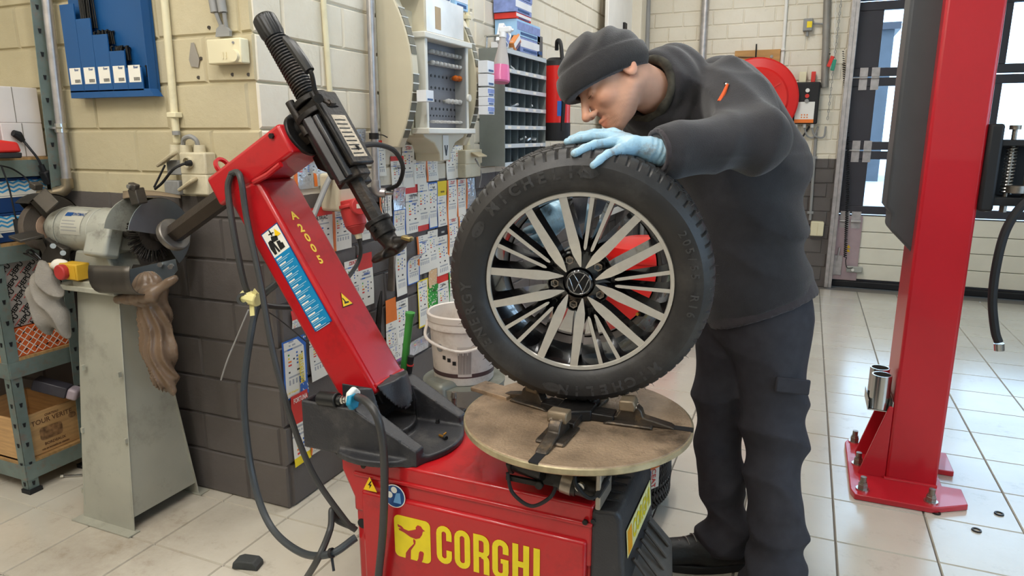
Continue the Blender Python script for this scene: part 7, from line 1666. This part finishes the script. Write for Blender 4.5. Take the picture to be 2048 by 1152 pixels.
for (pa, pb, m_) in (((1672, -5), (1668, 115), white_paint), ((1683, -5), (1655, 240), gpl)):
    a_, b_ = up_to(bw(*pa, .06), bw(*pb, .06), 3.1), bw(*pb, .06); n_ = int((b_ - a_).length / .03)
    ch = MB()
    for k in range(n_):
        c_ = a_.lerp(b_, (k + .5) / n_); d2 = (b_ - a_).normalized(); s_v = Vector((1, 0, 0)) if k % 2 else Vector((0, 1, 0))
        ch.tube([c_ - d2 * .016 + s_v * .0, c_ - d2 * .009 + s_v * .006, c_ + d2 * .009 + s_v * .006, c_ + d2 * .016, c_ + d2 * .009 - s_v * .006, c_ - d2 * .009 - s_v * .006, c_ - d2 * .016], .0025, n=4, cap=False)
    ch.build('chain', m_, t)['kind'] = 'stuff'
MB().box(bw(1661, 123, .07), (.03, .012, .09), (0, R(18), 0)).build('red_tag', lr, t, bevel=.004); MB().box(bw(1667, 130, .07), (.03, .012, .09), (0, R(8), 0)).build('green_tag', mat('tag_green', '#2f8f76', .5), t, bevel=.004)
wconduit('door_post', 'grey steel post beside the chains left of the sectional door', bw(1655, -20, .02), bw(1649, 175, .02), .03, mat('dull_grey_steel', '#8f8b84', .5, .3), (), 'post')
# ---- two-post lift column
liftred = mat('lift_red_paint', '#c11f2b', .3, var=.05, scale=3, coat=.3); covm = mat('dark_grey_cover', '#4a4b4e', .5, var=.06)
LP = wthing('lift_post', 'red two post vehicle lift column bolted to the floor', 'lift post', (.47, 2.97, 0))
cx0, cx1, cy0, cy1 = .392, .570, 2.885, 3.17
MB().box(((cx0 + cx1) / 2, (cy0 + cy1) / 2, 1.32), (cx1 - cx0, cy1 - cy0, 2.64)).build('column', liftred, LP, bevel=.012, seg=3)
MB().prism([(.275, 2.70), (.535, 2.70), (.655, 2.775), (.655, 2.90), (.59, 2.90), (.59, 3.05), (.655, 3.05), (.655, 3.235), (.28, 3.235), (.262, 3.19), (.262, 2.74)], .022, Matrix.Translation((0, 0, .001))).build('base_plate', liftred, LP, bevel=.003)
for y in (2.90, 3.10): MB().prism([(cx0, .022), (cx0, .32), (cx0 - .015, .32), (cx0 - .095, .03), (cx0 - .095, .022)], .012, place((0, y, 0), (1, 0, 0), (0, 0, 1))).build('gusset', liftred, LP, bevel=.002)
MB().tube([(cx0 - .004, cy0 - .004, .024), (cx1, cy0 - .004, .024)], .007).tube([(cx0 - .004, cy0, .024), (cx0 - .004, cy1, .024)], .007).build('weld_seam', liftred, LP)
for bx, by in ((.304, 2.752), (.301, 2.975), (.300, 3.205), (.531, 2.747)):
    b_ = MB().cyl((bx, by, .022), (bx, by, .075), .011, n=16).build('anchor_bolt', steel, LP); MB().cyl((bx, by, .023), (bx, by, .028), .024, n=20).build('washer', bright, b_); MB().cyl((bx, by, .028), (bx, by, .046), .018, n=6).build('nut', steel, b_, bevel=.001); MB().cyl((bx, by, .046), (bx, by, .054), .015, n=6).build('lock_nut', steel, b_)
# sockets for the spare adapters on the left face
for y in (2.93, 3.02): MB().lathe([(.031, 0), (.036, 0), (.036, .135), (.031, .135)], (cx0 - .048, y, .30), (0, 0, 1), n=28, close=True).build('adapter_tube', bright, LP)
MB().box((cx0 - .045, 2.975, .296), (.085, .16, .004)).box((cx0 - .003, 2.975, .29), (.005, .17, .10)).box((cx0 - .088, 2.975, .315), (.003, .16, .04)).build('adapter_tray', bright, LP, bevel=.001)
# dark cover on the left side with stepped ends
cq0, cq1 = W(1770, 400, Y=3.03).x, cx0 + .02
pc_ = [(cq1, .90), (cq1 - .03, .93), (cq0 + .02, 1.0), (cq0 + .02, 1.06), (cq0, 1.085), (cq0, 1.86), (cq0 + .035, 1.90), (cq0 + .035, 2.64), (cq1, 2.64)]
MB().prism(pc_, .20, place((0, 3.16, 0), (1, 0, 0), (0, 0, 1))).build('drive_cover', covm, LP, bevel=.012, seg=3)
# carriage on the right side with latch spring
MB().box((cx1 + .022, 2.97, 1.24), (.045, .20, .30)).build('carriage', rubber, LP, bevel=.01)
MB().box((cx1 + .14, 2.96, 1.325), (.20, .15, .022)).box((cx1 + .14, 2.96, 1.125), (.20, .15, .03)).box((cx1 + .16, 3.03, 1.22), (.20, .012, .19)).build('latch_housing', rubber, LP, bevel=.004)
MB().cyl((cx1 + .085, 2.93, 1.12), (cx1 + .085, 2.93, 1.385), .008, n=14).cyl((cx1 + .085, 2.93, 1.37), (cx1 + .085, 2.93, 1.385), .018, n=16).build('latch_pin', steel, LP)
pts = [(cx1 + .085 + .016 * math.cos(2 * math.pi * k / 10), 2.93 + .016 * math.sin(2 * math.pi * k / 10), 1.15 + .16 * k / 140) for k in range(141)]; MB().tube(pts, .0035, n=6).build('latch_spring', bright, LP)
MB().cyl((cx1 + .11, 2.91, 1.155), (cx1 + .11, 2.91, 1.18), .03, n=20).cyl((cx1 + .15, 2.93, 1.14), (cx1 + .15, 2.93, 1.31), .018, n=16).build('latch_gear', steel, LP)
for dx in (.03, .085, .16): MB().cyl((cx1 + dx, 2.93, 1.085), (cx1 + dx, 2.93, 1.115), .012, n=6).build('bolt', steel, LP)
cable('rubber_hose', 'black hose hanging down beside the lift post on the right', [W(2075, 395, Y=2.85), W(2045, 410, Y=2.85), W(2012, 460, Y=2.85), W(1993, 530, Y=2.85), W(1985, 600, Y=2.85), W(1990, 660, Y=2.85), W(1997, 684, Y=2.85)], .0145, rubber, 60, 'hose')
p = W(1998, 687, Y=2.85); t = wthing('lift_plate', 'short red steel bar behind the base plate of the lift post', 'plate', (.60, 3.02, .012)); t.location = (.605, 2.99, .002)
bpy.data.objects.remove(t); tag(MB().cyl(p, p + Vector((.004, 0, -.025)), .0165, n=16).build('hose_ferrule', bright), 'metal ferrule on the end of the hanging black hose', 'ferrule')
# anchor rings and holes left in the floor by the post
for k, (px, py) in enumerate(((1872, 1026), (1998, 1028), (1953, 1061))):
    p = W(px, py, Z=.001); tag(MB().lathe([(.010, 0), (.010, .004), (.015, .004), (.016, 0)], p, n=18).build('floor_anchor', iron), 'old steel floor anchor ' + ('at the front edge of the lift base plate', 'in the tile farthest right of the lift post', 'in the tile in front right of the lift post')[k], 'anchor', 'old floor anchors by the lift post')
# ---- things behind the wheel: red bin, second tyre
t = thing('red_bin', 'red plastic bin standing on the tiles beyond the wheel', 'bin', (-.86, 4.15, 0))
MB().lathe([(0, .0), (.20, 0), (.215, .02), (.25, .62), (.262, .625), (.262, .65), (.24, .65), (.20, .03), (0, .02)], n=48).build('tub', cr_, t); MB().lathe([(.265, .62), (.272, .63), (.272, .655), (.25, .70), (.12, .74), (0, .745)], n=48).build('lid', cr_, t)
tp_ = W(1336, 972, Z=0) - Vector((_rt.x, _rt.y, 0)) * .318
TM = Matrix.Translation((tp_.x, tp_.y, .110))
t = thing('spare_tyre', 'new tyre with fine diagonal tread lying on the floor behind the machine', 'tyre', M=TM)
tyre_mesh(288, 96).build('carcass', tyre_m, t, ang=28)
tr = MB()
for k in range(110):
    th = 2 * math.pi * k / 110
    for s in (-1, 1): tr.bar((.3155 * math.cos(th), .3155 * math.sin(th), s * .006), (.314 * math.cos(th + .16), .314 * math.sin(th + .16), s * .07), .007, .006, up=(math.cos(th), math.sin(th), 0))
tr.build('tread_ribs', rubber, t, smooth=False)['kind'] = 'stuff'
MB().lathe([(.205, -.08), (.21, .0), (.205, .08)], n=48).build('inner_liner', tyre_m, t)
q = next((W(1306, 950, D=2.0 + .004 * k) for k in range(200) if math.hypot(W(1306, 950, D=2.0 + .004 * k).x - tp_.x, W(1306, 950, D=2.0 + .004 * k).y - tp_.y) < .326), W(1306, 950, D=2.5)); ta_ = math.atan2(q.x - tp_.x, -(q.y - tp_.y)); nrm = Vector((math.sin(ta_), -math.cos(ta_), 0)); tx2 = Vector((math.cos(ta_), math.sin(ta_), 0))
t = tag(MB().box(q, (.062, .003, .105), (0, 0, ta_)).build('paper_tag', white_s), 'white and orange paper label stuck on the lying spare tyre', 'label'); MB().box(q + nrm * .002 + Vector((0, 0, .038)), (.062, .002, .028), (0, 0, ta_)).build('orange_top', lo_c, t)
link('print', text_mesh('CEAT', .030, lr, thick=.0004), t, M=place(q + nrm * .003 + Vector((0, 0, -.012)), (0, 0, -1), tx2)); MB().box(q + nrm * .002 - tx2 * .02 + Vector((0, 0, .01)), (.012, .002, .02), (0, 0, ta_)).build('blue_mark', lb, t)
